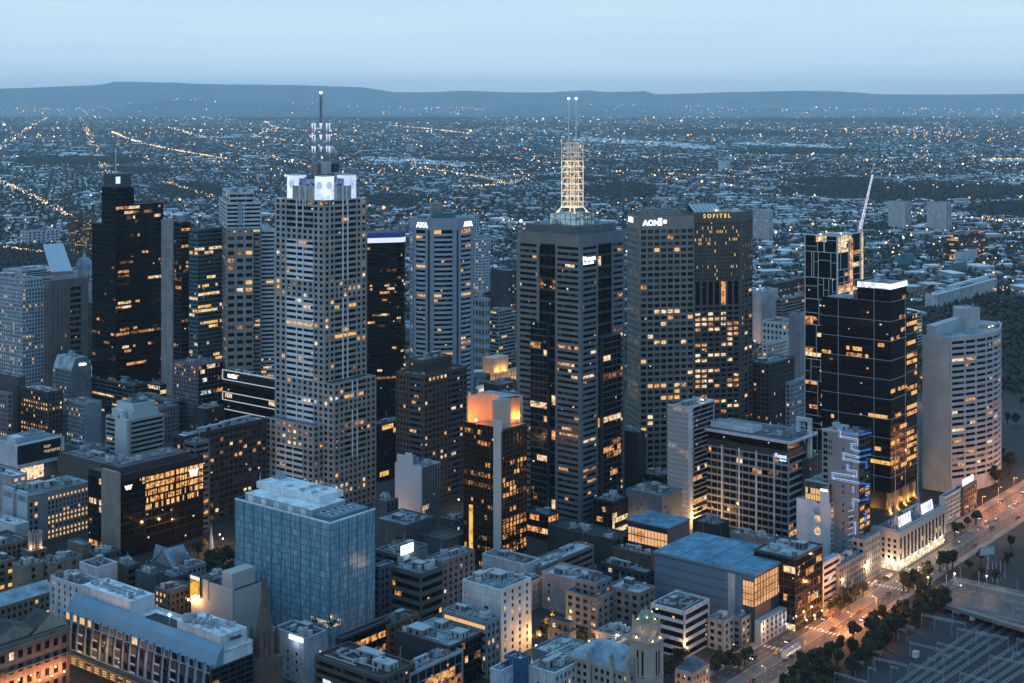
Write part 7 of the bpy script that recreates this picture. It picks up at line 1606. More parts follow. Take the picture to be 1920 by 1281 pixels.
# --- clock tower, theatre roof, small lit house, painted wall blocks
def l_clock():
    b = Bld('clock_tower', 'stone clock tower with green lit dome and gothic pinnacles at the bottom right of centre', 'clock tower', 1184, 1222, 1241, 1205, 1345, wl=12, wr=9.5)
    st = wallm((.40, .35, .30), .85, var=.2); W, L, h = b.W, b.L, b.h
    b.mb('wall').prism(b.rect(0, W, 0, L), 0, h, st)
    m = b.mb('stone_trim')
    for p, d, w in (((0, L), DL, L), ((0, 0), DR, W)):
        m.fbox(p, d, -.9, w + .4, h - 1, h + .6, -.3, .9, st); m.fbox(p, d, -.4, w, h * .5, h * .5 + .5, -.2, .4, st)
        for i in range(6): m.fbox(p, d, w * i / 6 + .2, w * (i + .55) / 6, h + .6, h + 1.6, .2, .9, st)
        for z0, z1 in ((h - 17, h - 5), (h - 32, h - 20)):
            for t in (.34, .56): b.wins.append((p, d, w * t, w * t + 1.0, z0, z1, G_BLACK, 'louvre_window'))
    i = 1.6; zc = h + 7.2; b.mb('belfry').prism([(i, i), (W - i, i), (W - i, L - i), (i, L - i)], h, zc, st)
    for (p, d, w) in (((i, L - i), DL, L - 2 * i), ((i, i), DR, W - 2 * i)):
        q = MB(); pts = []; nx, ny = d[1], -d[0]
        for k in range(20): s_ = w / 2 + 1.75 * math.cos(k * math.pi / 10); z = h + 4 + 1.75 * math.sin(k * math.pi / 10); pts.append((p[0] + d[0] * s_ + nx * .1, p[1] + d[1] * s_ + ny * .1, z))
        q.poly(pts, plain('clock_dial', (.5, .46, .38))); q.fbox(p, d, w / 2 - .09, w / 2 + .09, h + 4, h + 5.4, .12, .2, DARKM); q.fbox(p, d, w / 2, w / 2 + 1.0, h + 3.9, h + 4.08, .12, .2, DARKM); b.part('clock_face', q)
    q = MB(); q.ball(W / 2, L / 2, zc + .2, 3.9, wallm((.22, .27, .22)), 14, 8, 1.15, 0.0); b.part('dome', q)
    q = MB(); q.cyl(W / 2, L / 2, zc + 4.4, zc + 6.6, .6, .1, 8, st); b.part('finial', q)
    for k in range(5): rlamp(b, W / 2 + 4.2 * math.cos(k * 1.2 + 2.6), L / 2 + 4.2 * math.sin(k * 1.2 + 2.6), zc + 1 + (k % 2) * 1.6, (1, .7, .35), 30, .22, 'dome_lamp')
    for x, y in ((i - .3, i - .3), (W - i + .3, i - .3), (i - .3, L - i + .3), (W - i + .3, L - i + .3)):
        q = MB(); q.cyl(x, y, h + .5, zc + .5, .5, .4, 6, st); q.cyl(x, y, zc + .5, zc + 3, .55, .05, 6, st); b.part('pinnacle', q)
    for x, y in ((-1.5, L * .6), (W * .5, -1.5), (-1.2, -1.2)): rlamp(b, x, y, h + 1, (1, .6, .25), 150, .3)
    b.done()
    c = one('theatre', 'theatre with broad pale blue hipped roof and small spires behind the clock tower', 1060, 1180, 1232, 1262, 1340, (.36, .32, .28), 'p', 'p', kit=3, big=0, lit=.05, roof=RB, cat='theatre')
    q = MB(); W, L, h = c.W, c.L, c.h; q.frus(c.rect(-.4, W + .4, -.4, L + .4), h - .2, c.rect(W * .35, W * .6, L * .3, L * .7), h + 6, roofm((.26, .37, .44))); c.part('hipped_roof', q)
    for x, y, hh in ((W * .5, -1, 12), (-1, L * .25, 9), (-1, L * .6, 7), (W * .2, -1, 8), (-1, 0, 10)):
        q = MB(); q.cyl(x, y, 0, h + hh * .6, 1.2, 1.1, 8, wallm((.36, .32, .28))); q.cyl(x, y, h + hh * .6, h + hh * .64, 1.6, 1.6, 8, wallm((.36, .32, .28))); q.ball(x, y, h + hh * .66, 1.1, wallm((.3, .31, .26)), 8, 5, 1.3, 0); q.cyl(x, y, h + hh * .66 + 1.3, h + hh, .2, .05, 5, PALEM); c.part('minaret', q)
    c.done()
    d = one('arched_theatre_front', 'arched arcade block with warm lit roof terrace beside the clock tower', 1124, 1150, 1186, 1212, 1262, (.3, .28, .26), 'p', 'p', kit=4, big=0, lit=.08, roof=(.4, .36, .3), bay=2.6)
    rlamp(d, d.W * .6, d.L * .5, d.h + 1.5, (1, .7, .35), 900, .4); d.done()
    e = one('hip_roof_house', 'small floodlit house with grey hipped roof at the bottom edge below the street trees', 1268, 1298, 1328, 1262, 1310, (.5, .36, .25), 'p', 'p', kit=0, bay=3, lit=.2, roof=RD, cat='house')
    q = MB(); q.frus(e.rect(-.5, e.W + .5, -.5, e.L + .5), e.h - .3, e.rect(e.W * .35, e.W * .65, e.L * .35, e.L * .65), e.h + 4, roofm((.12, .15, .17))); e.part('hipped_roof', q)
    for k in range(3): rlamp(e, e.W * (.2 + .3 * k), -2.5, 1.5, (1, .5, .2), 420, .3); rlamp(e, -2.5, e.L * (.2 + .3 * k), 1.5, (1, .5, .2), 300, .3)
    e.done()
l_clock()
b = one('mural_block', 'white walled block painted with pale letter shapes at the bottom edge', 920, 938, 986, 1258, 1330, (.42, .48, .58), 'n', 'n', kit=5, roof=RB)
b.text('UPTOWN', 5.2, (0, 0), DR, .8, b.h - 6.6, plain('mural_pale', (.7, .75, .85)), out=.5, depth=.05, bold=.12); b.done()
gb('blue_hoarding_block', 'block wrapped in deep blue hoarding with small roof pavilion at the bottom middle', 948, 976, 992, 1236, 1322, (.03, .1, .22), 'n', 'n', kit=2, roof=RB)
gb('lane_block', 'low dark building with slate roof lantern above the busy lane', 1030, 1068, 1078, 1185, 1235, CH, 'p', 'n', kit=3, lit=.05, roof=RD, setback=4)
gb('silver_duct_block', 'low block covered in silver ducts at the bottom edge left of the theatre', 990, 1040, 1122, 1262, 1330, (.5, .53, .54), 'n', 'p', kit=22, big=2, roof=RB, lit=.05)
gb('steep_roof_block', 'block with twin sloping blue grey skylight roofs above the silver ducts', 1000, 1045, 1095, 1228, 1278, BG, 'n', 'n', kit=4, roof=RP)
gb('pavilion_block', 'low hall with wide pale roof terrace between the terraced flats and the clock tower', 1118, 1165, 1195, 1195, 1240, (.25, .27, .28), 'n', 'b', kit=8, big=0, lit=.3, lits=YL, roof=RB)
def sign_panel(key, p, d, a, c, z0, z1, mat, marks=0, W=0):
    b = BX[key]; q = MB(); q.fbox(p, d, a, c, z0, z1, .5, .9, mat)
    for i in range(marks): s_ = a + (c - a) * (.16 + .2 * i); q.fbox(p, d, s_, s_ + (c - a) * .08, z0 + (z1 - z0) * .5, z0 + (z1 - z0) * .78, .9, .95, GREYM)
    o = b.part('lit_sign', q)
    if W: point(o, (p[0] + d[0] * (a + c) / 2 + d[1] * 3, p[1] + d[1] * (a + c) / 2 - d[0] * 3, z0 - 1), (.75, .85, 1), W, 1)
k = BX[(705, 1040)]; sign_panel((705, 1040), (0, 0), DR, k.sr(750), k.sr(773), k.h - 1, k.h + 4, NEON_W, 4, 900)
k = BX[(514, 1196)]; sign_panel((514, 1196), (0, k.L), DL, k.L * .5, k.L * .92, k.h - 2.6, k.h - .6, NEON_W, 0, 500)
k = BX[(452, 606)]; sign_panel((452, 606), (0, 0), DR, 1.5, k.W * .6, k.h - 4, k.h - 1, glow('warm_sign', (1, .9, .78), 1.4))
k = BX[(1415, 1046)]
for i in range(3): rlamp(k, k.W * (.2 + .3 * i), -3, 5, (1, .38, .08), 3200, .4)
# ------------------------------------------------------------------ main street, rail yard, bridge, trees, cars
U = (math.sin(R(38.5)), math.cos(R(38.5))); NN = (U[1], -U[0]); N0 = (193.0, 801.0); RZ = math.pi / 2 - R(38.5)
def st(s, t): return (N0[0] + U[0] * s + NN[0] * t, N0[1] + U[1] * s + NN[1] * t)
def st_of(px, py):
    x, y = gp(px, py); dx, dy = x - N0[0], y - N0[1]; return dx * U[0] + dy * U[1], dx * NN[0] + dy * NN[1]
def strip(name, t0, t1, z, mat, s0=-260, s1=620, thick=0, kind='structure', label=None):
    q = MB(); a, b_, c, d = st(s0, t0), st(s0, t1), st(s1, t1), st(s1, t0)
    if thick: q.prism([a, b_, c, d], 0, z, mat)
    else: q.poly([(*a, z), (*b_, z), (*c, z), (*d, z)], mat)
    o = q.build(name); o['kind'] = kind
    if label: o['label'] = label
    return o
def asphaltm():
    m, nt, out = newmat('asphalt'); p = N(nt, 'ShaderNodeBsdfPrincipled', Roughness=.6)
    a = noise(nt, posn(nt), .25, 5, .6); c = ramp(nt, a, [(.3, (.035, .035, .036)), (.7, (.075, .073, .07))])
    nt.links.new(c, p.inputs['Base Color']); nt.links.new(p.outputs[0], out.inputs[0]); return m
ASP = asphaltm(); PAVE = wallm((.2, .19, .18), .85); MARK = plain('road_paint', (.6, .6, .58), .7)
strip('road', 0, 25, .03, ASP); strip('pavement', -6, 0, .15, PAVE, thick=1); strip('pavement', 25, 29, .15, PAVE, thick=1)
strip('tram_reserve', 9.6, 16.4, .06, wallm((.13, .125, .12), .8))
q = MB()
for t in (10.6, 12.0, 14.0, 15.4): q.poly([(*st(-260, t), .09), (*st(-260, t + .18), .09), (*st(620, t + .18), .09), (*st(620, t), .09)], plain('rail_steel', (.3, .31, .32), .3, .8))
o = q.build('tram_rail_line'); o['kind'] = 'structure'
q = MB()
for t in (3.3, 6.4, 18.8, 21.9):
    s = -200
    while s < 500:
        if abs(s - 26) > 16: q.poly([(*st(s, t), .07), (*st(s, t + .16), .07), (*st(s + 3.2, t + .16), .07), (*st(s + 3.2, t), .07)], MARK)
        s += 8
for t in (9.3, 16.6): q.poly([(*st(-200, t), .07), (*st(-200, t + .2), .07), (*st(500, t + .2), .07), (*st(500, t), .07)], MARK)
for s0 in (8, 44, -112, -76):
    for i in range(11): q.poly([(*st(s0, 1 + i * 2.2), .095), (*st(s0 + 3.4, 1 + i * 2.2), .095), (*st(s0 + 3.4, 1.9 + i * 2.2), .095), (*st(s0, 1.9 + i * 2.2), .095)], MARK)
o = q.build('road_markings'); o['kind'] = 'structure'
# side streets that can be seen between the blocks
def side(name, pts, w):
    q = MB()
    for (a, b_) in zip(pts, pts[1:]):
        dx, dy = b_[0] - a[0], b_[1] - a[1]; l = math.hypot(dx, dy); nx, ny = dy / l * w / 2, -dx / l * w / 2
        q.poly([(a[0] - nx, a[1] - ny, .025), (a[0] + nx, a[1] + ny, .025), (b_[0] + nx, b_[1] + ny, .025), (b_[0] - nx, b_[1] - ny, .025)], ASP)
    o = q.build(name); o['kind'] = 'structure'
side('side_street', [st(26, -3), st(26, -420)], 18); side('side_street', [st(-94, -3), st(-94, -300)], 12)
side('lane', [gp(1000, 1281), gp(1030, 1195), gp(1075, 1120)], 10)

# --- bridge over the rail yard
def bridge():
    def P(px, py, z): D = (H - z) * F / (py - YH); return Vector((gx(px, D), D, z))
    n0, n1, f0, f1 = P(1716, 1120, 1.5), P(1920, 1181, 7), P(1786, 1085, 1.5), P(1920, 1108, 7)
    n1 = n0 + (n1 - n0) * 1.5; f1 = f0 + (f1 - f0) * 2.2
    g = empty('road_bridge', (n0.x, n0.y, 0), 0, 'concrete road bridge with steel railings crossing over the dark rail yard', 'bridge')
    o_ = Vector((n0.x, n0.y, 0)); cm = wallm((.22, .215, .2), .85); L4 = lambda v: v - o_
    up = Vector((0, 0, 1)); n0, n1, f0, f1 = L4(n0), L4(n1), L4(f0), L4(f1); f1.z = n1.z
    q = MB(); q.hexa([n0 - up * 1.3, n1 - up * 1.3, f1 - up * 1.3, f0 - up * 1.3, n0, n1, f1, f0], cm); q.build('deck', g)
    q = MB(); e = up * .12; a, b_ = .1, .9
    q.poly([n0.lerp(f0, a) + e, n1.lerp(f1, a) + e, n1.lerp(f1, b_) + e, n0.lerp(f0, b_) + e], ASP); q.build('road_surface', g)
    q = MB(); e = up * .2
    for t in (.3, .5, .7):
        for i in range(16):
            s0, s1 = i / 16, (i + .5) / 16; A = n0.lerp(n1, s0).lerp(f0.lerp(f1, s0), t); B_ = n0.lerp(n1, s1).lerp(f0.lerp(f1, s1), t); w = (f0 - n0).normalized() * .1
            q.poly([A - w + e, A + w + e, B_ + w + e, B_ - w + e], MARK)
    q.build('lane_marking', g)
    for a0, a1 in ((n0, n1), (f0, f1)):
        q = MB(); q.bar(a0 + up * 1.3, a1 + up * 1.3, .1, PALEM); q.bar(a0 + up * .7, a1 + up * .7, .07, PALEM)
        for i in range(40): p = a0.lerp(a1, i / 39); q.bar(p, p + up * 1.3, .06, PALEM)
        q.build('railing', g); q = MB(); d = (f0 - n0).normalized() * .3; q.hexa([a0 - d, a1 - d, a1 + d, a0 + d, a0 - d + up * .6, a1 - d + up * .6, a1 + d + up * .6, a0 + d + up * .6], cm); q.build('parapet', g)
    for s in (.22, .48, .8):
        for t in (.2, .8):
            p = n0.lerp(n1, s).lerp(f0.lerp(f1, s), t); q = MB(); q.cyl(p.x, p.y, -.1, p.z - 1.28, .9, .9, 10, cm); q.build('pier', g)
    # lamp posts and flag poles on the bridge
    k = 0
    for t in (.12, .5, .88):
        for s in (.08, .2, .32, .44, .58):
            p = n0.lerp(n1, s).lerp(f0.lerp(f1, s), t) + o_; q = MB(); q.bar((0, 0, 0), (0, 0, 9), .13, PALEM, 6); q.bar((0, 0, 8.8), (1.6, 0, 9.3), .08, PALEM)
            pole(q, p, (k * 37) % 6)
            k += 1
def pole(q, p, r):
    o = q.build('bridge_pole', None, p, r); tag(o, 'slim pale steel pole with short arm standing on the road bridge', 'pole', 'poles along the road bridge')
bridge()

# --- rail yard
gm_, nt, out = newmat('ballast'); p = N(nt, 'ShaderNodeBsdfPrincipled', Roughness=.95)
a = noise(nt, posn(nt), .9, 6, .7); b_ = noise(nt, posn(nt), .05, 3)
nt.links.new(ramp(nt, math_(nt, 'ADD', math_(nt, 'MULTIPLY', a, .5), math_(nt, 'MULTIPLY', b_, .5)), [(.35, (.016, .017, .02)), (.65, (.05, .051, .055))]), p.inputs['Base Color']); nt.links.new(p.outputs[0], out.inputs[0])
strip('ballast_yard', 52, 330, .02, gm_, -260, 160, label='dark ballast of the rail yard')
RS = plain('yard_rail', (.42, .47, .5), .4, .6); SLP = plain('sleeper_concrete', (.16, .165, .17), .9)
tk = None
def track_proto():
    g = empty('rail_track', (0, 0, 0)); g['label'] = 'straight rail track of the dark yard below the bridge'; g['category'] = 'rail track'; g['group'] = 'tracks of the rail yard'
    for y in (-.72, .72):
        q = MB(); q.box(0, 300, y - .09, y + .09, .2, .36, RS); q.build('rail', g)
    q = MB()
    for i in range(92): q.box(i * 2, i * 2 + .5, -1.25, 1.25, .03, .2, SLP)
    q.build('sleeper', g)['kind'] = 'stuff'
    return g
def clone(g):
    c = g.copy(); COL.objects.link(c)
    for ch in list(g.children):
        d = ch.copy(); COL.objects.link(d); d.parent = c
        for e in list(ch.children):
            f = e.copy(); COL.objects.link(f); f.parent = d
    return c
tp = track_proto(); k = 0
for i in range(34):
    t = 56 + i * 4.3 + (i // 4) * 2.4
    g = tp if k == 0 else clone(tp); x, y = st(-190 + i * 1.5, t + 14 - i * .2); g.location = (x, y, 0); g.rotation_euler[2] = RZ - R(1.5 + i * .55); k += 1
def gantry_proto(w, nm, lab, grp):
    g = empty(nm, (0, 0, 0)); tag(g, lab, 'gantry', grp); gm = plain('gantry_steel', (.36, .42, .45), .5, .3)
    for x in ((0, w) if w > 5 else (0,)):
        q = MB(); q.bar((x, 0, 0), (x, 0, 7.6), .15, gm, 4); q.box(x - .35, x + .35, -.35, .35, 0, .4, SLP); q.build('post', g)
    q = MB(); n = int(w / 1.5)
    q.bar((0, 0, 7.4), (w, 0, 7.4), .1, gm); q.bar((0, 0, 6.6), (w, 0, 6.6), .1, gm)
    for i in range(n): q.bar((w * i / n, 0, 6.6 if i % 2 else 7.4), (w * (i + 1) / n, 0, 7.4 if i % 2 else 6.6), .08, gm)
    q.build('lattice_beam', g); q = MB()
    for i in range(max(1, int(w / 5))): q.bar((2.2 + i * 5 if w > 5 else w - .4, 0, 5.4), (2.2 + i * 5 if w > 5 else w - .4, 0, 6.6), .09, gm)
    q.build('hanger_frame', g); return g
ga = gantry_proto(16, 'catenary_gantry', 'pale steel overhead wire gantry of two posts and lattice beam in the rail yard', 'two post gantries over the rail yard')
gb2 = gantry_proto(4, 'catenary_mast', 'single pale steel mast with bracket arm in the rail yard', 'single masts of the rail yard')
rg = random.Random(11)
for nm, pr, lst in (('a', ga, [(1728, 1178), (1752, 1182), (1812, 1160), (1795, 1205), (1830, 1210), (1706, 1232), (1757, 1232), (1706, 1273), (1862, 1180), (1855, 1258), (1907, 1225), (1565, 1290), (1800, 1290), (1880, 1150), (1640, 1262)]),
                    ('b', gb2, [(1684, 1205), (1637, 1248), (1604, 1268), (1628, 1280), (1700, 1200), (1786, 1172), (1845, 1160), (1740, 1262), (1898, 1250), (1670, 1278), (1770, 1255), (1905, 1165)])):
    for i, (px, py) in enumerate(lst):
        g = pr if i == 0 else clone(pr); x, y = gp(px, py); g.location = (x, y, 0); g.rotation_euler[2] = RZ - math.pi / 2 + R(rg.uniform(-8, 8))
for i, (px, py) in enumerate(((1717, 1232), (1824, 1162))):
    g = empty('signal_cabinet', (*gp(px, py), 0), RZ); tag(g, ('white relay hut', 'white relay hut near the bridge pier')[i] + ' standing between the dark rail tracks', 'relay hut')
    q = MB(); q.box(-1.6, 1.6, -1.2, 1.2, 0, 2.5, wallm((.6, .62, .64))); q.build('cabin', g); q = MB(); q.box(-1.8, 1.8, -1.4, 1.4, 2.5, 2.7, PALEM); q.build('roof', g); q = MB(); q.box(-.5, .5, -1.24, -1.2, .2, 2.1, GREYM); q.build('door', g)

# --- trees
leafm = []
for k, c in enumerate(((.030, .042, .022), (.022, .034, .02), (.045, .05, .02))):
    m, nt, out = newmat('foliage_%d' % k); p = N(nt, 'ShaderNodeBsdfPrincipled', Roughness=.8)
    oi = nt.nodes.new('ShaderNodeObjectInfo'); n = noise(nt, posn(nt), .6, 3)
    cc = ramp(nt, n, [(.3, tuple(x * .55 for x in c)), (.7, tuple(x * 1.5 for x in c))]); nt.links.new(cc, p.inputs['Base Color']); nt.links.new(p.outputs[0], out.inputs[0]); leafm.append(m)
bark = plain('bark', (.06, .05, .04), .9)
def crown_mesh(seed, mat, n=620, rx=1.0, rz=.8, leaf=.13):
    rs = np.random.RandomState(seed); nl = 9
    lc = rs.randn(nl, 3); lc /= np.linalg.norm(lc, axis=1)[:, None]; lc *= rs.uniform(.25, .68, (nl, 1)); lc[:, 2] *= rz; lr = rs.uniform(.28, .48, nl)
    w = rs.randint(0, nl, n); d = rs.randn(n, 3); d /= np.linalg.norm(d, axis=1)[:, None]; c = lc[w] + d * (lr[w] * rs.uniform(.55, 1.0, n))[:, None]
    c[:, :2] *= rx; a = rs.randn(n, 3); a /= np.linalg.norm(a, axis=1)[:, None]; b_ = np.cross(a, rs.randn(n, 3)); b_ /= np.linalg.norm(b_, axis=1)[:, None]
    s = rs.uniform(.6, 1.4, (n, 1)) * leaf; v = np.stack([c + a * s, c + b_ * s * .8, c - a * s, c - b_ * s * .8], 1).reshape(-1, 3)
    return npmesh('crown', v, np.arange(n * 4).reshape(n, 4), [mat])
CROWNS = [crown_mesh(k, leafm[k % 3]) for k in range(6)]
def trunk_mesh(k):
    q = MB(); rs = random.Random(k); q.cyl(0, 0, 0, .34, .045, .03, 6, bark)
    for i in range(4):
        t = i * 1.57 + rs.random(); q.bar((0, 0, .26 + .03 * i), (.22 * math.cos(t), .22 * math.sin(t), .5 + .05 * i), .014, bark)
    q.bar((0, 0, .33), (.02, .02, .62), .02, bark); return q.mesh('trunk')
TRUNKS = [trunk_mesh(k) for k in range(3)]
NTREE = [0]
def tree(x, y, h, label, group, k=None, z=0):
    k = NTREE[0] if k is None else k; NTREE[0] += 1
    g = empty('street_tree' if 'street' in group else 'park_tree', (x, y, z), (k * 2.4) % 6.28, label, 'tree', group)
    addobj('trunk', TRUNKS[k % 3], g, (0, 0, 0), 0, (h, h, h)); r = h * .42
    addobj('crown', CROWNS[k % 6], g, (0, 0, h * .62), 0, (r, r, r * .95)); return g
rg = random.Random(5)
lab_s = ('dark leafy tree in the belt between main street and rail yard', 'street belt trees beside the rail yard')
for i in range(112):
    s = -185 + i * 2.05 + rg.uniform(-1.5, 1.5); t = 32 + rg.uniform(0, 20)
    if 8 < s < 42: continue
    x, y = st(s, t); tree(x, y, rg.uniform(7, 13), *lab_s)
lab_n = ('dark leafy street tree on the building side pavement of the main street', 'street trees on the building side')
for px, py in ((1556, 1150), (1568, 1146), (1580, 1139), (1592, 1131), (1604, 1128), (1618, 1120), (1575, 1152), (1590, 1143), (1345, 1262), (1360, 1258), (1372, 1250), (1384, 1262), (1396, 1248), (1405, 1238), (1352, 1245), (1338, 1272), (1790, 1006), (1802, 1000), (1815, 990), (1830, 983)): x, y = gp(px, py); tree(x, y, rg.uniform(7, 11), *lab_n)
lab_i = ('broad dark tree on the island beside the street crossing', 'street trees on the crossing islands')
for px, py in ((1694, 1108), (1722, 1108), (1703, 1112), (1712, 1104), (1762, 1072), (1776, 1070), (1786, 1066), (1768, 1066), (1740, 1090)): x, y = gp(px, py); tree(x, y, rg.uniform(9, 13), *lab_i)
lab_l = ('dark tree shading the lamp lit lane between low blocks', 'street trees along the lane')
for px, py in ((1008, 1212), (1018, 1200), (1030, 1188), (1040, 1178), (1050, 1192), (1086, 1225), (1094, 1214), (1100, 1236), (1110, 1225), (1252, 1262), (1262, 1256), (1272, 1248), (1282, 1240), (1258, 1272), (1245, 1280), (400, 1050), (412, 1042), (390, 1058), (424, 1052), (405, 1066), (436, 1040), (225, 775), (238, 772), (205, 778), (195, 770), (215, 768), (150, 790), (146, 786)): x, y = gp(px, py); tree(x, y, rg.uniform(7, 11), *lab_l)
lab_p = ('dark park tree in the gardens behind the curved concrete tower', 'trees of the gardens at the right edge')
for i in range(92):
    y = rg.uniform(905, 2050); px = rg.uniform(1740, 1960) if y > 1150 else rg.uniform(1858, 1970)
    x = gx(px, y)
    dx, dy = x - N0[0], y - N0[1]
    if -8 < dx * NN[0] + dy * NN[1] < 34: continue
    tree(x, y, rg.uniform(9, 16), *lab_p)
lab_q = ('dark tree in the park strip right of the main street near the billboard', 'street trees of the strip by the billboard')
for i in range(26):
    x, y = st(rg.uniform(50, 230), rg.uniform(34, 80)); tree(x, y, rg.uniform(6, 11), *lab_q)

# --- street lamps and their pools of light
def lamp_proto():
    g = empty('street_lamp', (0, 0, 0)); tag(g, 'slim grey street lamp with curved arm along the main street', 'street lamp', 'street lamps along the main street')
    q = MB(); q.bar((0, 0, 0), (0, 0, 9), .1, GREYM, 6); q.bar((0, 0, 8.9), (1.8, 0, 9.4), .07, GREYM); q.build('pole', g)
    q = MB(); q.box(1.4, 2.3, -.2, .2, 9.3, 9.5, GREYM); q.box(1.45, 2.25, -.16, .16, 9.2, 9.3, LAMP_W); q.build('lamp_head', g); return g
lp = lamp_proto(); k = 0
for i in range(17):
    for t, flip in ((-1.2, 0), (26, 1)):
        s = -170 + i * 30 + flip * 15; x, y = st(s, t); g = lp if k == 0 else clone(lp); k += 1
        g.location = (x, y, .15); g.rotation_euler[2] = RZ + (-math.pi / 2 if not flip else math.pi / 2)
        hot = -75 < s < -28 or s > 175; mid = 0 < s < 60
        W = (9000 if s > 175 else 34000 if hot else 8500 if mid else 1500) * (1 if flip == 0 or hot else .5)
        point(g, (1.9, 0, 8.8), (1, .30, .06) if hot else (1, .50, .20), W, .35, 'street_light')
def glowlamp(px, py, W, rgb, z=6):
    x, y = gp(px, py); g = empty('lantern', (x, y, 0)); tag(g, 'small warm lantern on a post glowing in a lane among the blocks', 'lantern', 'lanterns of the inner lanes')
    q = MB(); q.bar((0, 0, 0), (0, 0, z), .09, DARKM); q.build('post', g); q = MB(); q.ball(0, 0, z + .4, .45, LAMP_W, 6, 4); q.build('globe', g); point(g, (0, 0, z + 1.2), rgb, W * 4.5, .4)
for px, py, W in ((1012, 1215, 1500), (1022, 1196, 1500), (1034, 1180, 1200), (1005, 1235, 1300), (398, 1040, 1600), (418, 1030, 1800), (428, 1046, 1200), (412, 1022, 1200), (205, 775, 1500), (222, 768, 1500), (240, 760, 1200), (1305, 1000, 2600), (1312, 990, 2200), (1320, 1005, 1500), (908, 770, 1500), (896, 760, 2600), (905, 745, 2000), (1095, 1240, 700), (1105, 1228, 700), (30, 1290, 2500), (60, 1280, 2500), (100, 1270, 2500), (1420, 672, 1800), (1415, 650, 1800), (1735, 720, 2600), (1732, 760, 2200), (1738, 680, 2200), (860, 955, 900), (730, 985, 500), (1190, 1000, 600), (1275, 1190, 300), (1288, 1240, 900), (715, 1215, 500), (850, 1200, 300)): glowlamp(px, py, W, (1, .48, .16))

# --- vehicles
def car_proto(paint, lab, nm='parked_car'):
    g = empty(nm, (0, 0, 0)); tag(g, lab, 'car'); pm = plain('paint_' + lab[:9].replace(' ', '_'), paint, .3)
    q = MB(); q.frus([(-2.2, -.88), (2.2, -.88), (2.2, .88), (-2.2, .88)], .3, [(-2.15, -.85), (2.1, -.85), (2.1, .85), (-2.15, .85)], .85, pm); q.frus([(-1.6, -.78), (1.2, -.78), (1.2, .78), (-1.6, .78)], .85, [(-1.1, -.62), (.5, -.62), (.5, .62), (-1.1, .62)], 1.42, pm); q.build('body', g)
    q = MB()
    for y in (-.79, .79): q.frus([(-1.4, y - .02), (1.0, y - .02), (1.0, y + .02), (-1.4, y + .02)], .9, [(-1.0, y * .82 - .02), (.42, y * .82 - .02), (.42, y * .82 + .02), (-1.0, y * .82 + .02)], 1.36, G_BLACK)
    q.poly([(1.22, -.7, .9), (1.22, .7, .9), (.56, .56, 1.36), (.56, -.56, 1.36)], G_BLACK); q.build('window', g)
    for x in (-1.35, 1.35):
        for y in (-.8, .8):
            q = MB(); n = 10; pts = [(x + .32 * math.cos(t * 2 * math.pi / n), .32 + .32 * math.sin(t * 2 * math.pi / n)) for t in range(n)]
            q.poly([(a, y - .1, b_) for a, b_ in pts], FAN); q.poly([(a, y + .1, b_) for a, b_ in pts][::-1], FAN)
            for i in range(n): a, c = pts[i], pts[(i + 1) % n]; q.poly([(a[0], y - .1, a[1]), (c[0], y - .1, c[1]), (c[0], y + .1, c[1]), (a[0], y + .1, a[1])], FAN)
            q.build('wheel', g)
    for y in (-.6, .6):
        q = MB(); q.box(2.16, 2.24, y - .18, y + .18, .55, .72, LAMP_C); q.build('headlight', g); q = MB(); q.box(-2.26, -2.19, y - .18, y + .18, .6, .78, glow('tail_red', (1, .05, .02), 3)); q.build('tail_light', g)
    return g
CARS = [((.6, .6, .6), 'white car waiting near the street crossing', (1636, 1100), 0), ((.5, .5, .52), 'silver car second in the queue near the crossing', (1643, 1093), 0), ((.08, .08, .09), 'black car turning at the crossing corner', (1662, 1084), 1.5), ((.6, .58, .5), 'cream car closest to the column fronted hall', (1672, 1080), .2),
        ((.6, .42, .05), 'yellow taxi at the bottom end of the main street', (1457, 1226), 0), ((.3, .3, .32), 'grey car parked beside the tree belt, lowest of the row', (1596, 1186), 3.14), ((.45, .46, .5), 'light grey car parked by the tree belt behind the grey one', (1618, 1163), 3.14), ((.05, .07, .12), 'navy car parked in the tree belt row near the kerb trees', (1633, 1157), 3.14), ((.55, .1, .08), 'red car driving past the black glass annex', (1560, 1155), 0), ((.62, .62, .62), 'white car on the road bridge', (1795, 1107), -1.7),
        ((.6, .6, .62), 'white car far up the main street', (1850, 980), 0), ((.2, .2, .22), 'dark grey car far up the main street beside the white one', (1868, 975), 0), ((.55, .5, .4), 'beige car at the far bright end of the main street', (1895, 950), 3.14), ((.4, .05, .05), 'dark red car at the far bright end of the main street', (1905, 945), 3.14)]
for paint, lab, (px, py), rz in CARS:
    g = car_proto(paint, lab, 'car'); x, y = gp(px, py); g.location = (x, y, 2.6 if 'bridge' in lab else .06); g.rotation_euler[2] = RZ + rz
base = car_proto((.07, .075, .08), 'dark car in the evening traffic on the main street', 'car'); base['group'] = 'dark cars in the evening traffic'; rg = random.Random(4)
for i in range(24):
    up_ = i % 2; s = -150 + i * 19 + rg.uniform(-6, 6); t = (rg.choice((2.0, 5.0, 8.0)) if up_ else rg.choice((18.0, 20.4, 23.2)))
    if 12 < s < 40: s += 34
    g = base if i == 0 else clone(base); g.location = (*st(s, t), .06); g.rotation_euler[2] = RZ + (math.pi if up_ else 0)
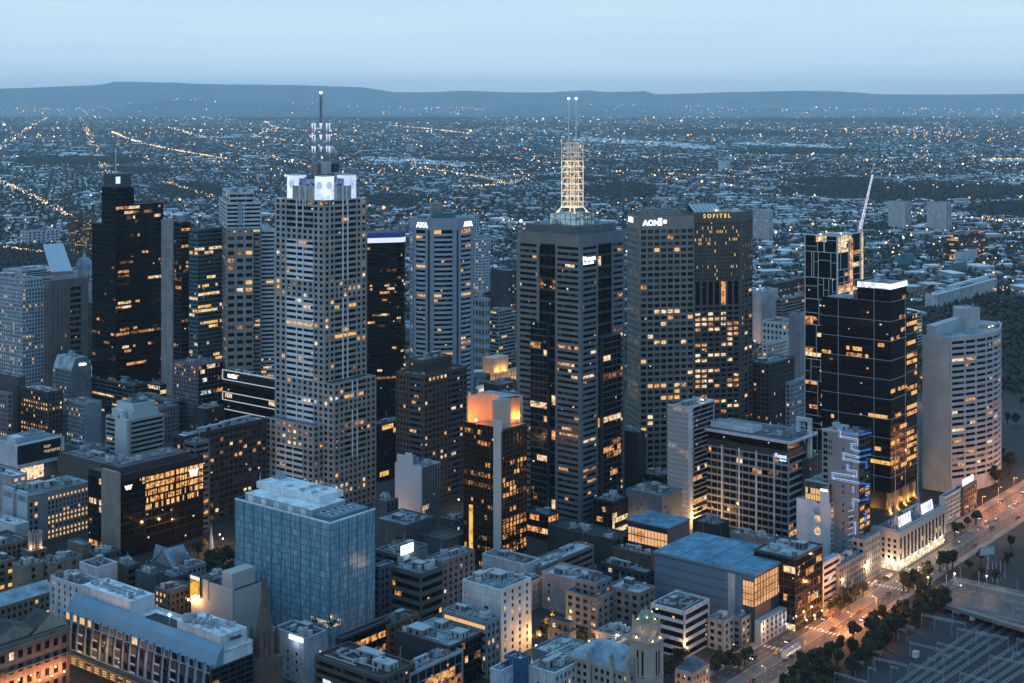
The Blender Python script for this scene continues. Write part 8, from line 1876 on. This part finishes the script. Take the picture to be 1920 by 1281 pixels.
def tram():
    x, y = gp(1484, 1228); g = empty('tram', (x, y, .1), RZ, 'short pale tram with lit windows at its stop on the main street', 'tram')
    q = MB(); q.box(-8, 8, -1.25, 1.25, .5, 3.2, wallm((.5, .55, .5))); q.build('body', g); q = MB(); q.box(-7.4, 7.4, -1, 1, 3.2, 3.6, PALEM); q.bar((0, 0, 3.6), (1.2, 0, 5), .06, DARKM); q.build('roof_gear', g)
    for s_ in (-1, 1):
        for i in range(6):
            q = MB(); q.box(-7.4 + i * 2.5, -5.4 + i * 2.5, s_ * 1.26 - .01, s_ * 1.26 + .01, 1.6, 2.7, LIT_P); q.build('window', g)
    for xx in (-5, 5):
        q = MB(); q.box(xx - 1.3, xx + 1.3, -1, 1, .05, .5, FAN); q.build('bogie', g)
tram()
def bill():
    x, y = gp(1853, 1068); g = empty('street_billboard', (x, y, 0), R(20), 'blue white billboard on a single pole beside the main street', 'billboard')
    q = MB(); q.cyl(0, 0, 0, 9, .45, .4, 8, PALEM); q.build('pole', g); q = MB(); q.box(-6, 4, -.6, .6, 8.5, 13, plain('bill_frame', (.12, .2, .25))); q.build('panel', g); q = MB(); q.box(-5.7, 3.7, -.66, -.6, 8.8, 12.7, plain('bill_face', (.35, .5, .58))); q.build('poster', g)
    for i, px in enumerate((1850, 1861, 1868, 1876, 1884)):
        x, y = gp(px, 1093 - i * 2); g = empty('flagpole', (x, y, 0)); tag(g, 'bare white flagpole in the row beside the road bridge', 'flagpole', 'white flagpoles by the bridge'); q = MB(); q.cyl(0, 0, 0, 10.5, .13, .07, 6, wallm((.7, .72, .74))); q.build('pole', g); q = MB(); q.ball(0, 0, 10.6, .18, PALEM, 6, 4); q.build('finial', g)
bill()
# plaza trees and low church roofs between the logo office and the blue glass block
for px, py in ((402, 1075), (418, 1068), (430, 1078), (388, 1082), (436, 1060), (372, 1046), (380, 1036)): x, y = gp(px, py); tree(x, y, 9 + (px % 5), *lab_l)
for px, py in ((1740, 1128), (1790, 1120), (1850, 1125)):
    x, y = gp(px, py); g = empty('bridge_lamp', (x, y, 5)); tag(g, 'warm lamp on a post above the deck of the road bridge', 'street lamp', 'lamps over the road bridge'); q = MB(); q.bar((0, 0, -2), (0, 0, 8), .1, PALEM); q.build('pole', g); q = MB(); q.box(-.5, .5, -.2, .2, 8, 8.2, LAMP_W); q.build('lamp_head', g); point(g, (0, 0, 7.4), (1, .6, .32), 2600, .4)
# ------------------------------------------------------------------ far landmarks
FAR = [
 ('tower_flats', 'tall white block of flats just right of the hotel tower', 1411, 1441, 1449, 394, 455, (.55, .56, .56), 'p', 'p', dict(bay=4, fh=3, kit=2, th=60, lit=.02, cat='flats')),
 ('tower_flats', 'pale block of flats in the suburbs, nearer the crane of the pair', 1665, 1697, 1708, 379, 432, (.52, .52, .5), 'n', 'p', dict(bay=7, fh=3, kit=3, th=55, lit=.02, cat='flats')),
 ('tower_flats', 'pale block of flats in the suburbs, farther from the crane of the pair', 1738, 1774, 1784, 381, 436, (.52, .52, .5), 'n', 'p', dict(bay=7, fh=3, kit=3, th=55, lit=.02, cat='flats')),
 ('brown_flats', 'brown block of flats behind the black glass tower, leftmost of two', 127, 140, 151, 408, 478, (.13, .1, .08), 'p', 'p', dict(bay=4, fh=3, kit=1, lit=.2, lits=YL, cat='flats')),
 ('brown_flats', 'brown block of flats touching the black glass tower', 151, 163, 175, 407, 478, (.14, .11, .085), 'p', 'p', dict(bay=4, fh=3, kit=1, lit=.2, lits=YL, cat='flats')),
 ('white_flats', 'low white apartment slab with dark window strips in front of the brown flats', 38, 52, 111, 434, 462, (.5, .54, .57), 'p', 'p', dict(bay=9, fh=5, kit=2, lit=.06, pw=.5, cat='flats')),
 ('white_far_block', 'tiny white office block far out between the crowned tower and the mast tower', 762, 774, 780, 272, 286, (.6, .62, .64), 'p', 'p', dict(bay=9, kit=0, fh=6)),
 ('white_far_block', 'tiny white office block far out above the hotel tower', 1347, 1362, 1369, 303, 321, (.55, .57, .6), 'n', 'n', dict(kit=0)),
 ('lattice_flats', 'dark apartment block with pale stepped frame lines out in the suburbs', 1768, 1800, 1853, 456, 492, (.1, .13, .16), 'b', 'b', dict(kit=3, lit=.2, lits=OR, sp=.2, setback=14, cl=None, cat='flats')),
 ('teal_box', 'teal grey windowless box among the pale suburban roofs', 1678, 1684, 1714, 480, 500, (.14, .24, .28), 'n', 'n', dict(kit=2, roof=RB)),
 ('white_depot', 'white depot block below the lattice flats', 1790, 1800, 1832, 474, 495, (.55, .57, .58), 'n', 'n', dict(kit=2, roof=RP)),
 ('slate_office', 'slate blue office strip among pale roofs beside the white depot', 1762, 1778, 1812, 497, 516, (.14, .19, .23), 'b', 'n', dict(kit=3, roof=RP)),
 ('lit_gallery_shed', 'low shed with glowing brown walls behind the lined black office', 1712, 1716, 1738, 540, 565, TAN, 'n', 'p', dict(kit=1, lit=.6, lits=OR)),
 ('silver_wing_block', 'small lit office wing behind the lined black office', 1698, 1700, 1728, 592, 660, (.4, .42, .43), 'b', 'b', dict(kit=2, lit=.4, lits=PL)),
 ('museum_block', 'long low pale museum block left of the tilted roof blade', 5, 40, 110, 508, 540, (.36, .42, .45), 'n', 'b', dict(kit=14, roof=RP)),
]
rows(FAR)
b = one('colonnade_hall', 'long white colonnaded hall at the garden edge above the curved concrete tower', 1735, 1752, 1864, 553, 580, (.55, .57, .57), 'n', 'n', kit=12, roof=RW)
for i in range(15):
    q = MB(); x = b.W * i / 14; q.box(x - .5, x + .5, -3.4, -2.2, 0, b.h - 1, wallm((.6, .61, .6))); b.part('column', q)
q = MB(); q.box(-1, b.W + 1, -3.8, .2, b.h - 1, b.h + 1, wallm((.6, .62, .62))); b.part('eave_slab', q)
q = MB(); q.box(b.W * .3, b.W * .95, b.L * .3, b.L * .8, b.h - .8, b.h + 5, wallm((.55, .58, .6))); b.part('plant_room', q); b.done()
def landmarks():
    D = 1900; g = empty('exhibition_dome', (gx(158, D), D, 0), R(20), 'pale blue ribbed dome on an arched drum, left of the black glass tower', 'domed hall')
    w_ = wallm((.42, .42, .4)); u = D / F; q = MB(); q.box(-20, 20, -14, 14, 0, gz(540, D), w_); q.build('hall', g)
    q = MB(); q.cyl(0, 0, gz(540, D), gz(504, D), 12, 11.5, 16, w_)
    q.build('drum', g)
    for i in range(16):
        t = i * math.pi / 8; q = MB(); q.box(-.7, .7, -.1, .1, 0, 9, G_DARK); o = q.build('arched_window', g, (11.95 * math.cos(t), 11.95 * math.sin(t), gz(528, D)), t + math.pi / 2)
    q = MB(); q.ball(0, 0, gz(504, D), 11, wallm((.2, .29, .36)), 16, 10, 1.45, 0.0); q.build('dome', g); q = MB()
    for i in range(8):
        t = i * math.pi / 4; pr = None
        for k in range(8):
            ph = k * math.pi / 2 / 7; p = (11.1 * math.cos(ph) * math.cos(t), 11.1 * math.cos(ph) * math.sin(t), gz(504, D) + 16.0 * math.sin(ph))
            if pr: q.bar(pr, p, .35, w_)
            pr = p
    q.build('dome_rib', g); q = MB(); q.cyl(0, 0, gz(504, D) + 15.6, gz(504, D) + 20, 2, 1.6, 8, w_); q.cyl(0, 0, gz(504, D) + 20, gz(504, D) + 28, .9, .05, 6, w_); q.build('lantern_top', g)
    D = 1850; g = empty('tilted_roof_blade', (gx(110, D), D, 0), 0, 'tall tilted white panelled blade roof of the museum left of the dome', 'museum'); P = lambda px, py, dd: (gx(px, D + dd) - gx(110, D), dd, gz(py, D + dd))
    a = [P(80, 458, 40), P(118, 456, 40), P(136, 508, 0), P(95, 510, 0)]; c = [(x, y + 4, z - 4) for x, y, z in a]
    q = MB(); q.hexa([c[3], c[2], c[1], c[0], a[3], a[2], a[1], a[0]], wallm((.5, .56, .6), var=.15)); q.build('blade', g); q = MB(); q.box(-10, 16, 4, 30, 0, gz(512, D), wallm((.3, .33, .35))); q.build('hall', g)
    D = 3500; g = empty('brick_chimney', (gx(1168, D), D, 0), 0, 'tall brown brick chimney standing alone in dark trees right of the mast', 'chimney'); q = MB(); q.cyl(0, 0, 0, gz(345, D), 4, 2.6, 10, wallm((.16, .09, .07))); q.build('shaft', g); q = MB(); q.cyl(0, 0, gz(345, D), gz(343.5, D), 3, 3, 10, wallm((.2, .12, .09))); q.build('cap', g)
landmarks()
for k, (px, py, hh) in enumerate([(1665, 352, 17), (1706, 350, 22), (1713, 354, 20), (1750, 347, 24), (1757, 351, 20), (1795, 350, 24), (1805, 347, 26), (1834, 345, 26), (1859, 343, 24), (1881, 340, 22), (1901, 338, 20), (1917, 336, 22), (1427, 363, 22), (1457, 366, 22), (1494, 363, 22), (1527, 365, 20), (1203, 372, 26), (1284, 365, 26)]):
    D = dep(py + hh); g = empty('floodlight_mast', (gx(px, D), D, 0)); tag(g, 'tall lit floodlight mast in the suburbs beyond the hotel tower', 'light mast', 'floodlight masts along the far freeway'); z = gz(py, D)
    q = MB(); q.cyl(0, 0, 0, z, .5, .3, 6, GREYM); q.build('pole', g); q = MB(); q.box(-2, 2, -.6, .6, z - .4, z + 1.2, glow('mast_lamp', (1.0, .72, .42), 2.2)); q.build('lamp_head', g)

# ------------------------------------------------------------------ suburbs: houses, trees and lamps out to the hills
rs = np.random.RandomState(21)
WOODS = [(1720, 362, 260, 17), (1560, 342, 90, 8), (1170, 360, 70, 15), (140, 302, 120, 9), (360, 360, 75, 15), (40, 492, 130, 26), (740, 378, 60, 12), (1060, 338, 90, 5), (1900, 395, 90, 14), (1000, 215, 420, 5), (760, 222, 120, 6), (1560, 226, 250, 4), (1320, 250, 160, 6), (560, 222, 120, 4), (1850, 640, 130, 90), (1500, 285, 130, 6), (880, 300, 80, 5), (260, 320, 60, 6), (1640, 430, 40, 8)]
def wood(px, py):
    v = np.zeros(px.shape)
    for cx, cy, rx, ry in WOODS: v = np.maximum(v, 1.25 - np.hypot((px - cx) / rx, (py - cy) / ry))
    return v + rs.uniform(-.18, .18, px.shape) > .25
SILS = [(xl, xr, yt, D) for xl, xr, yt, D in SIL]
def visible(px, py, D):
    ok = (px > -4) & (px < 1924)
    for xl, xr, yt, Db in SILS: ok &= ~((px > xl) & (px < xr) & (py > yt) & (D > Db))
    return ok
fp = [(b.px, b.D, b) for b in ALLB if b.D > 1250]
def free(x, y):
    ok = np.ones(x.shape, bool)
    for bx, by, b in fp:
        dx, dy = x - bx, y - by; u = dx * b.sn + dy * b.cs; v = -dx * b.cs + dy * b.sn
        ok &= ~((u > -10) & (u < b.W + 10) & (v > -10) & (v < b.L + 10))
    return ok
ga_ = R(17)
def grid(d0, d1, cu, cv, jit):
    m = d1 * 1.1; u = np.arange(-m, m, cu); v = np.arange(-m, m, cv); uu, vv = np.meshgrid(u, v); uu = uu.ravel(); vv = vv.ravel()
    x = uu * math.cos(ga_) - vv * math.sin(ga_); y = uu * math.sin(ga_) + vv * math.cos(ga_)
    k = (y > d0) & (y < d1) & (np.abs(x) < y * .40 + 60); x, y = x[k], y[k]
    x = x + rs.uniform(-jit, jit, x.shape); y = y + rs.uniform(-jit, jit, y.shape)
    return x, y
def pxy(x, y): return CX + x / y * F, YH + H / y * F
HV = np.array([(-1, -1, 0), (1, -1, 0), (1, 1, 0), (-1, 1, 0), (-1, -1, 1), (1, -1, 1), (1, 1, 1), (-1, 1, 1), (-.55, -.12, 2), (.55, -.12, 2), (.55, .12, 2), (-.55, .12, 2)], float)
HF = np.array([(0, 1, 5, 4), (1, 2, 6, 5), (2, 3, 7, 6), (3, 0, 4, 7), (4, 5, 9, 8), (5, 6, 10, 9), (6, 7, 11, 10), (7, 4, 8, 11), (8, 9, 10, 11)])
ROOFS = [plain('suburb_roof_pale', (.46, .52, .55), .6), plain('suburb_roof_grey', (.2, .25, .28), .7), plain('suburb_roof_dark', (.06, .07, .08), .8), plain('suburb_roof_tile', (.12, .075, .055), .8), plain('suburb_roof_white', (.68, .72, .74), .5)]
SWALL = [plain('suburb_wall_pale', (.35, .36, .36), .8), plain('suburb_wall_brick', (.12, .09, .08), .8)]
def houses(x, y, w, l, h, rise, rot, pal):
    n = len(x); sc = np.stack([w / 2, l / 2], 1); v = np.repeat(HV[None], n, 0).copy(); v[:, :, 0] *= sc[:, :1]; v[:, :, 1] *= sc[:, 1:]
    z = v[:, :, 2]; v[:, :, 2] = np.where(z == 1, h[:, None], np.where(z == 2, (h + rise)[:, None], 0))
    c, s = np.cos(rot)[:, None], np.sin(rot)[:, None]; X = v[:, :, 0] * c - v[:, :, 1] * s + x[:, None]; Y = v[:, :, 0] * s + v[:, :, 1] * c + y[:, None]
    V = np.stack([X, Y, v[:, :, 2]], 2).reshape(-1, 3); Fc = (HF[None] + (np.arange(n) * 12)[:, None, None]).reshape(-1, 4)
    mi = np.zeros((n, 9), int); mi[:, :4] = 5 + (pal % 2)[:, None]; mi[:, 4:] = pal[:, None]; return V, Fc, mi.ravel()
def palpick(n, p): return rs.choice(5, n, p=p)
x, y = grid(1330, 5200, 17, 25, 3.5); px, py = pxy(x, y)
wd = wood(px, py) | ((px > 1700) & (y < 1900)) | ((px < 190) & (y < 2050) & (y > 1500))
dens = np.sin(x * .004 + 1.3) * np.sin(y * .003) * .2
hs = (rs.uniform(0, 1, x.shape) < .58 + dens) & ~wd & free(x, y)
hx, hy = x[hs], y[hs]; n = len(hx)
big = rs.uniform(0, 1, n) < np.where(pxy(hx, hy)[0] > 1380, .12, .035)
W_ = np.where(big, rs.uniform(24, 48, n), rs.uniform(9, 15, n)); L_ = np.where(big, rs.uniform(18, 34, n), rs.uniform(8, 13, n)); H_ = np.where(big, rs.uniform(5, 10, n), rs.uniform(3, 6.5, n))
RI = np.where(big, .8, rs.uniform(1.2, 2.6, n)); RO = ga_ + rs.choice((0, math.pi / 2), n) + rs.uniform(-.06, .06, n)
PA = np.where(big, rs.choice((0, 4, 4, 1), n), palpick(n, [.24, .3, .26, .1, .10]))
vis = visible(*pxy(hx, hy), hy); order = np.argsort(np.where(vis, hy, 1e9)); solo = order[:300]; isolo = np.zeros(n, bool); isolo[solo] = True
proto = {}
for i in solo:
    k = (int(PA[i]), bool(big[i]))
    g = empty('suburban_house' if not big[i] else 'suburban_shed', (hx[i], hy[i], 0), RO[i])
    pal = ('pale grey', 'slate grey', 'dark', 'brown tiled', 'white')[k[0]]
    lab = f'{pal} roofed ' + ('large shed' if big[i] else 'small house') + ' among the near suburban roofs'
    tag(g, lab, 'shed' if big[i] else 'house', f'{pal} roofed ' + ('sheds' if big[i] else 'houses') + ' of the near suburbs')
    if k not in proto:
        q = MB(); q.prism([(-.5, -.5), (.5, -.5), (.5, .5), (-.5, .5)], 0, 1, SWALL[k[0] % 2], cap=False); a = q.mesh('wall')
        q = MB(); q.frus([(-.53, -.53), (.53, -.53), (.53, .53), (-.53, .53)], 0, [(-.28, -.06), (.28, -.06), (.28, .06), (-.28, .06)], 1, ROOFS[k[0]]); proto[k] = (a, q.mesh('roof'))
    addobj('wall', proto[k][0], g, (0, 0, 0), 0, (W_[i], L_[i], H_[i])); addobj('roof', proto[k][1], g, (0, 0, H_[i]), 0, (W_[i], L_[i], RI[i]))
r_ = ~isolo; V, Fc, mi = houses(hx[r_], hy[r_], W_[r_], L_[r_], H_[r_], RI[r_], RO[r_], PA[r_])
o = addobj('suburban_houses', npmesh('suburban_houses', V, Fc, ROOFS + SWALL, mi)); o['kind'] = 'stuff'; o['label'] = 'countless small suburban roofs spreading towards the hills'
# middle and far belts: coarser plots
for d0, d1, cu, cv, p, nm, sz, hh in ((5200, 11000, 26, 40, .6, 'mid', (11, 26), (3.5, 7)), (11000, 26000, 75, 110, .42, 'far', (26, 80), (5, 10))):
    x, y = grid(d0, d1, cu, cv, cu * .3); px, py = pxy(x, y); band = np.sin(x * .0011 + y * .0007) * .16
    k = (rs.uniform(0, 1, x.shape) < p + band) & ~wood(px, py); x, y = x[k], y[k]; n = len(x); bg_ = rs.uniform(0, 1, n) < .03
    # long pale industrial roofs seen as bright strips
    strip_ = np.zeros(n, bool)
    for (ax, ay), (bx, by), wpx in (((960, 243), (1090, 252), 3), ((1090, 262), (1330, 278), 3.5), ((1400, 270), (1570, 278), 2.2), ((380, 258), (470, 256), 3), ((130, 292), (175, 296), 3), ((1860, 303), (1920, 302), 2), ((700, 300), (860, 310), 4)):
        qx, qy = pxy(x, y); tt = np.clip(((qx - ax) * (bx - ax) + (qy - ay) * (by - ay) * 25) / ((bx - ax) ** 2 + (by - ay) ** 2 * 25), 0, 1); strip_ |= (np.abs(qx - ax - tt * (bx - ax)) < 12) & (np.abs(qy - ay - tt * (by - ay)) < wpx)
    bg_ |= strip_
    w_ = np.where(bg_, rs.uniform(40, 110, n), rs.uniform(*sz, n)); V, Fc, mi = houses(x, y, w_, w_ * rs.uniform(.5, .9, n), rs.uniform(*hh, n), rs.uniform(1, 2.4, n), ga_ + rs.choice((0, math.pi / 2), n), np.where(bg_, 4, palpick(n, [.22, .3, .3, .1, .08])))
    o = addobj('suburban_houses', npmesh('suburban_houses', V, Fc, ROOFS + SWALL, mi)); o['kind'] = 'stuff'; o['label'] = 'distant suburban roofs, %s belt' % nm
# trees
t_ = np.array([(0, 0, 1), (.9, 0, .2), (.28, .86, .25), (-.73, .53, .2), (-.73, -.53, .28), (.28, -.86, .2), (.4, .3, -.6), (-.5, 0, -.6), (.3, -.5, -.6)], float)
TF = np.array([(0, 1, 2), (0, 2, 3), (0, 3, 4), (0, 4, 5), (0, 5, 1), (1, 6, 2), (2, 7, 3), (3, 7, 4), (4, 8, 5), (5, 8, 1), (1, 8, 6), (2, 6, 7), (4, 7, 8)])
def blobs(x, y, r, h):
    n = len(x); v = np.repeat(t_[None], n, 0) + rs.uniform(-.28, .28, (n, 9, 3)); a = rs.uniform(0, 6.28, n); c, s = np.cos(a)[:, None], np.sin(a)[:, None]
    X = (v[:, :, 0] * c - v[:, :, 1] * s) * r[:, None] + x[:, None]; Y = (v[:, :, 0] * s + v[:, :, 1] * c) * r[:, None] + y[:, None]; Z = np.maximum(.05, (v[:, :, 2] * .5 + .5) * h[:, None])
    return np.stack([X, Y, Z], 2).reshape(-1, 3), (TF[None] + (np.arange(n) * 9)[:, None, None]).reshape(-1, 3)
VV, FF, k0 = [], [], 0
for d0, d1, cu, p_in, p_out, rr, hh in ((1330, 3000, 9, .97, .38, (2.4, 4.4), (5, 11)), (3000, 6500, 15, .95, .42, (3.8, 7), (6, 12)), (6500, 13000, 34, .95, .48, (9, 18), (7, 13)), (13000, 30000, 100, .9, .42, (25, 60), (9, 16))):
    x, y = grid(d0, d1, cu, cu, cu * .45); px, py = pxy(x, y); wd = wood(px, py) | ((px > 1690) & (y < 1950)) | ((px < 190) & (y < 2050) & (y > 1500))
    clump = np.sin(x * .013 + 2) * np.sin(y * .011 + x * .004) * .22
    k = (rs.uniform(0, 1, x.shape) < np.where(wd, p_in, p_out + clump)) & free(x, y); x, y = x[k], y[k]; n = len(x)
    v, f = blobs(x, y, rs.uniform(*rr, n), rs.uniform(*hh, n)); VV.append(v); FF.append(f + k0); k0 += len(v)
me = npmesh('suburban_trees', np.concatenate(VV), np.concatenate(FF), [leafm[1]]); o = addobj('suburban_trees', me); o['kind'] = 'stuff'; o['label'] = 'dark tree cover between the suburban roofs'
# lamps
OC = np.array([(1, 0, 0), (-1, 0, 0), (0, 1, 0), (0, -1, 0), (0, 0, 1), (0, 0, -1)], float); OF = np.array([(0, 2, 4), (2, 1, 4), (1, 3, 4), (3, 0, 4), (2, 0, 5), (1, 2, 5), (3, 1, 5), (0, 3, 5)])
LX, LY, LS = [], [], []
for d0, d1, cu, p in ((1330, 3200, 44, .5), (3200, 7000, 76, .5), (7000, 14000, 140, .5), (14000, 31000, 340, .62)):
    x, y = grid(d0, d1, cu, cu, cu * .42); px, py = pxy(x, y); cl_ = np.sin(x * .0023 + y * .001) * np.sin(y * .0019 - x * .0007)
    lu = np.floor((x * math.cos(ga_) + y * math.sin(ga_)) / 260); lv = np.floor((-x * math.sin(ga_) + y * math.cos(ga_)) / 330); bright = (np.sin(lu * 12.9) * 43758 % 1 < .09) | (np.sin(lv * 78.2) * 12345 % 1 < .08)
    on = bright & (rs.uniform(0, 1, x.shape) < .6); ca, sa = math.cos(ga_), math.sin(ga_); uu = x * ca + y * sa; vv = -x * sa + y * ca; uu = np.where(on & (np.sin(lu * 12.9) * 43758 % 1 < .09), lu * 260 + 130 + rs.uniform(-28, 28, x.shape), uu); x = np.where(on, uu * ca - vv * sa, x); y = np.where(on, uu * sa + vv * ca, y); px, py = pxy(x, np.maximum(y, 1000))
    k = ((rs.uniform(0, 1, x.shape) < .30 + cl_ * .34) | on) & ~wood(px, py) & (y > d0 * .98); LX.append(x[k]); LY.append(y[k]); LS.append(rs.uniform(.55, 1.2, k.sum()) * (1 + (rs.uniform(0, 1, k.sum()) < .06) * .9))
def road_lamps(pts, n, spread, s):
    for (ax, ay), (bx, by) in zip(pts, pts[1:]):
        a, b_ = np.array(gp(ax, ay)), np.array(gp(bx, by)); t = np.sort(rs.uniform(0, 1, n)); L2 = a + (b_ - a) * t[:, None] + rs.uniform(-1, 1, (n, 2)) * spread
        LX.append(L2[:, 0]); LY.append(L2[:, 1]); LS.append(rs.uniform(.5, 1.0, n) * s)
road_lamps([(208, 250), (250, 268), (330, 285), (432, 303)], 75, 14, 1.25); road_lamps([(0, 345), (60, 372), (128, 412)], 75, 10, 1.0); road_lamps([(730, 237), (800, 244), (885, 254)], 45, 18, 1.0); road_lamps([(1000, 338), (930, 352), (850, 356)], 45, 25, .8)
road_lamps([(495, 228), (520, 243), (470, 258), (560, 270)], 35, 25, 1.0); road_lamps([(0, 207), (130, 208), (320, 213)], 130, 350, .9); road_lamps([(520, 205), (700, 202), (880, 204)], 60, 300, .75); road_lamps([(1840, 303), (1920, 301)], 45, 18, 1.1); road_lamps([(1600, 245), (1700, 240), (1800, 262)], 40, 160, 1.0); road_lamps([(780, 318), (880, 332), (960, 350)], 50, 14, .9); road_lamps([(1240, 330), (1420, 338)], 40, 14, .9); road_lamps([(310, 345), (400, 375)], 45, 12, .9); road_lamps([(1640, 400), (1920, 425)], 60, 22, .85); road_lamps([(1820, 540), (1920, 560)], 40, 12, .7); road_lamps([(0, 470), (90, 480)], 40, 10, .8)
# foothill streets: lamps standing on the slope of the low hills
fq, ft = rs.uniform(-20, 1940, 1500), rs.uniform(.06, .7, 1500); fz = np.array([gz(lerp(NEAR, a), 27000) for a in fq]); ok = (rs.uniform(0, 1, 1500) < np.where(fz < 165, .8, .25)) & (rs.uniform(0, 1, 1500) < .45 + .5 * np.sin(fq * .013) ** 2); fq, ft, fz = fq[ok], ft[ok], fz[ok]
fd = 27000 - 3000 * (1 - ft); LX.append((fq - CX) / F * fd); LY.append(fd); LS.append(rs.uniform(.4, 1.0, len(fq))); FZ = fz * np.sin(np.minimum(1, ft * 1.35) * np.pi / 2) + 30
LX, LY, LS = map(np.concatenate, (LX, LY, LS)); n = len(LX); lm = [glow('suburb_lamp_warm', (1.0, .50, .17), 2.6), glow('suburb_lamp_gold', (1.0, .68, .34), 3.0), glow('suburb_lamp_white', (.86, .92, 1.0), 2.6)]
kind = rs.choice(3, n, p=[.45, .38, .17]); vis = visible(*pxy(LX, LY), LY); order = np.argsort(np.where(vis, LY, 1e9)); solo = order[:300]; iso = np.zeros(n, bool); iso[solo] = True
LZ = np.where(LY < 3000, 8, np.where(LY < 9000, 10, 16)).astype(float); LZ[-len(FZ):] = FZ; LR = LS * (.35 + LY * .00027) * np.exp(rs.normal(0, .3, n))
q = MB(); q.cyl(0, 0, 0, 1, .12, .08, 5, GREYM); pm = q.mesh('pole'); hm_ = []
for m in lm:
    q = MB(); q.ball(0, 0, 0, 1, m, 6, 4); hm_.append(q.mesh('lamp_head'))
for i in solo:
    g = empty('suburban_lamp', (LX[i], LY[i], 0)); c = ('amber', 'golden', 'white')[kind[i]]
    tag(g, f'{c} glowing street lamp among the near suburban roofs', 'street lamp', f'{c} street lamps of the near suburbs')
    addobj('pole', pm, g, (0, 0, 0), 0, (1, 1, LZ[i])); addobj('lamp_head', hm_[kind[i]], g, (0, 0, LZ[i]), 0, (LR[i],) * 3)
k = ~iso; v = (OC[None] * LR[k][:, None, None] + np.stack([LX[k], LY[k], LZ[k]], 1)[:, None, :]).reshape(-1, 3); m_ = k.sum(); f = (OF[None] + (np.arange(m_) * 6)[:, None, None]).reshape(-1, 3)
o = addobj('suburban_lamps', npmesh('suburban_lamps', v, f, lm, np.repeat(kind[k], 8))); o['kind'] = 'stuff'; o['label'] = 'scattered warm street lights of the far suburbs'
print('houses', len(hx), 'lamps', n, 'trees', k0 // 9)

# ------------------------------------------------------------------ lettering becomes plain mesh
bpy.context.view_layer.update(); dg = bpy.context.evaluated_depsgraph_get()
for o in [o for o in SC.objects if o.type == 'FONT']:
    me = bpy.data.meshes.new_from_object(o.evaluated_get(dg)); nm = o.name; p, mw, r = o.parent, o.location.copy(), o.rotation_euler.copy()
    bpy.data.objects.remove(o); c = addobj(nm, me, p, mw); c.rotation_euler = r
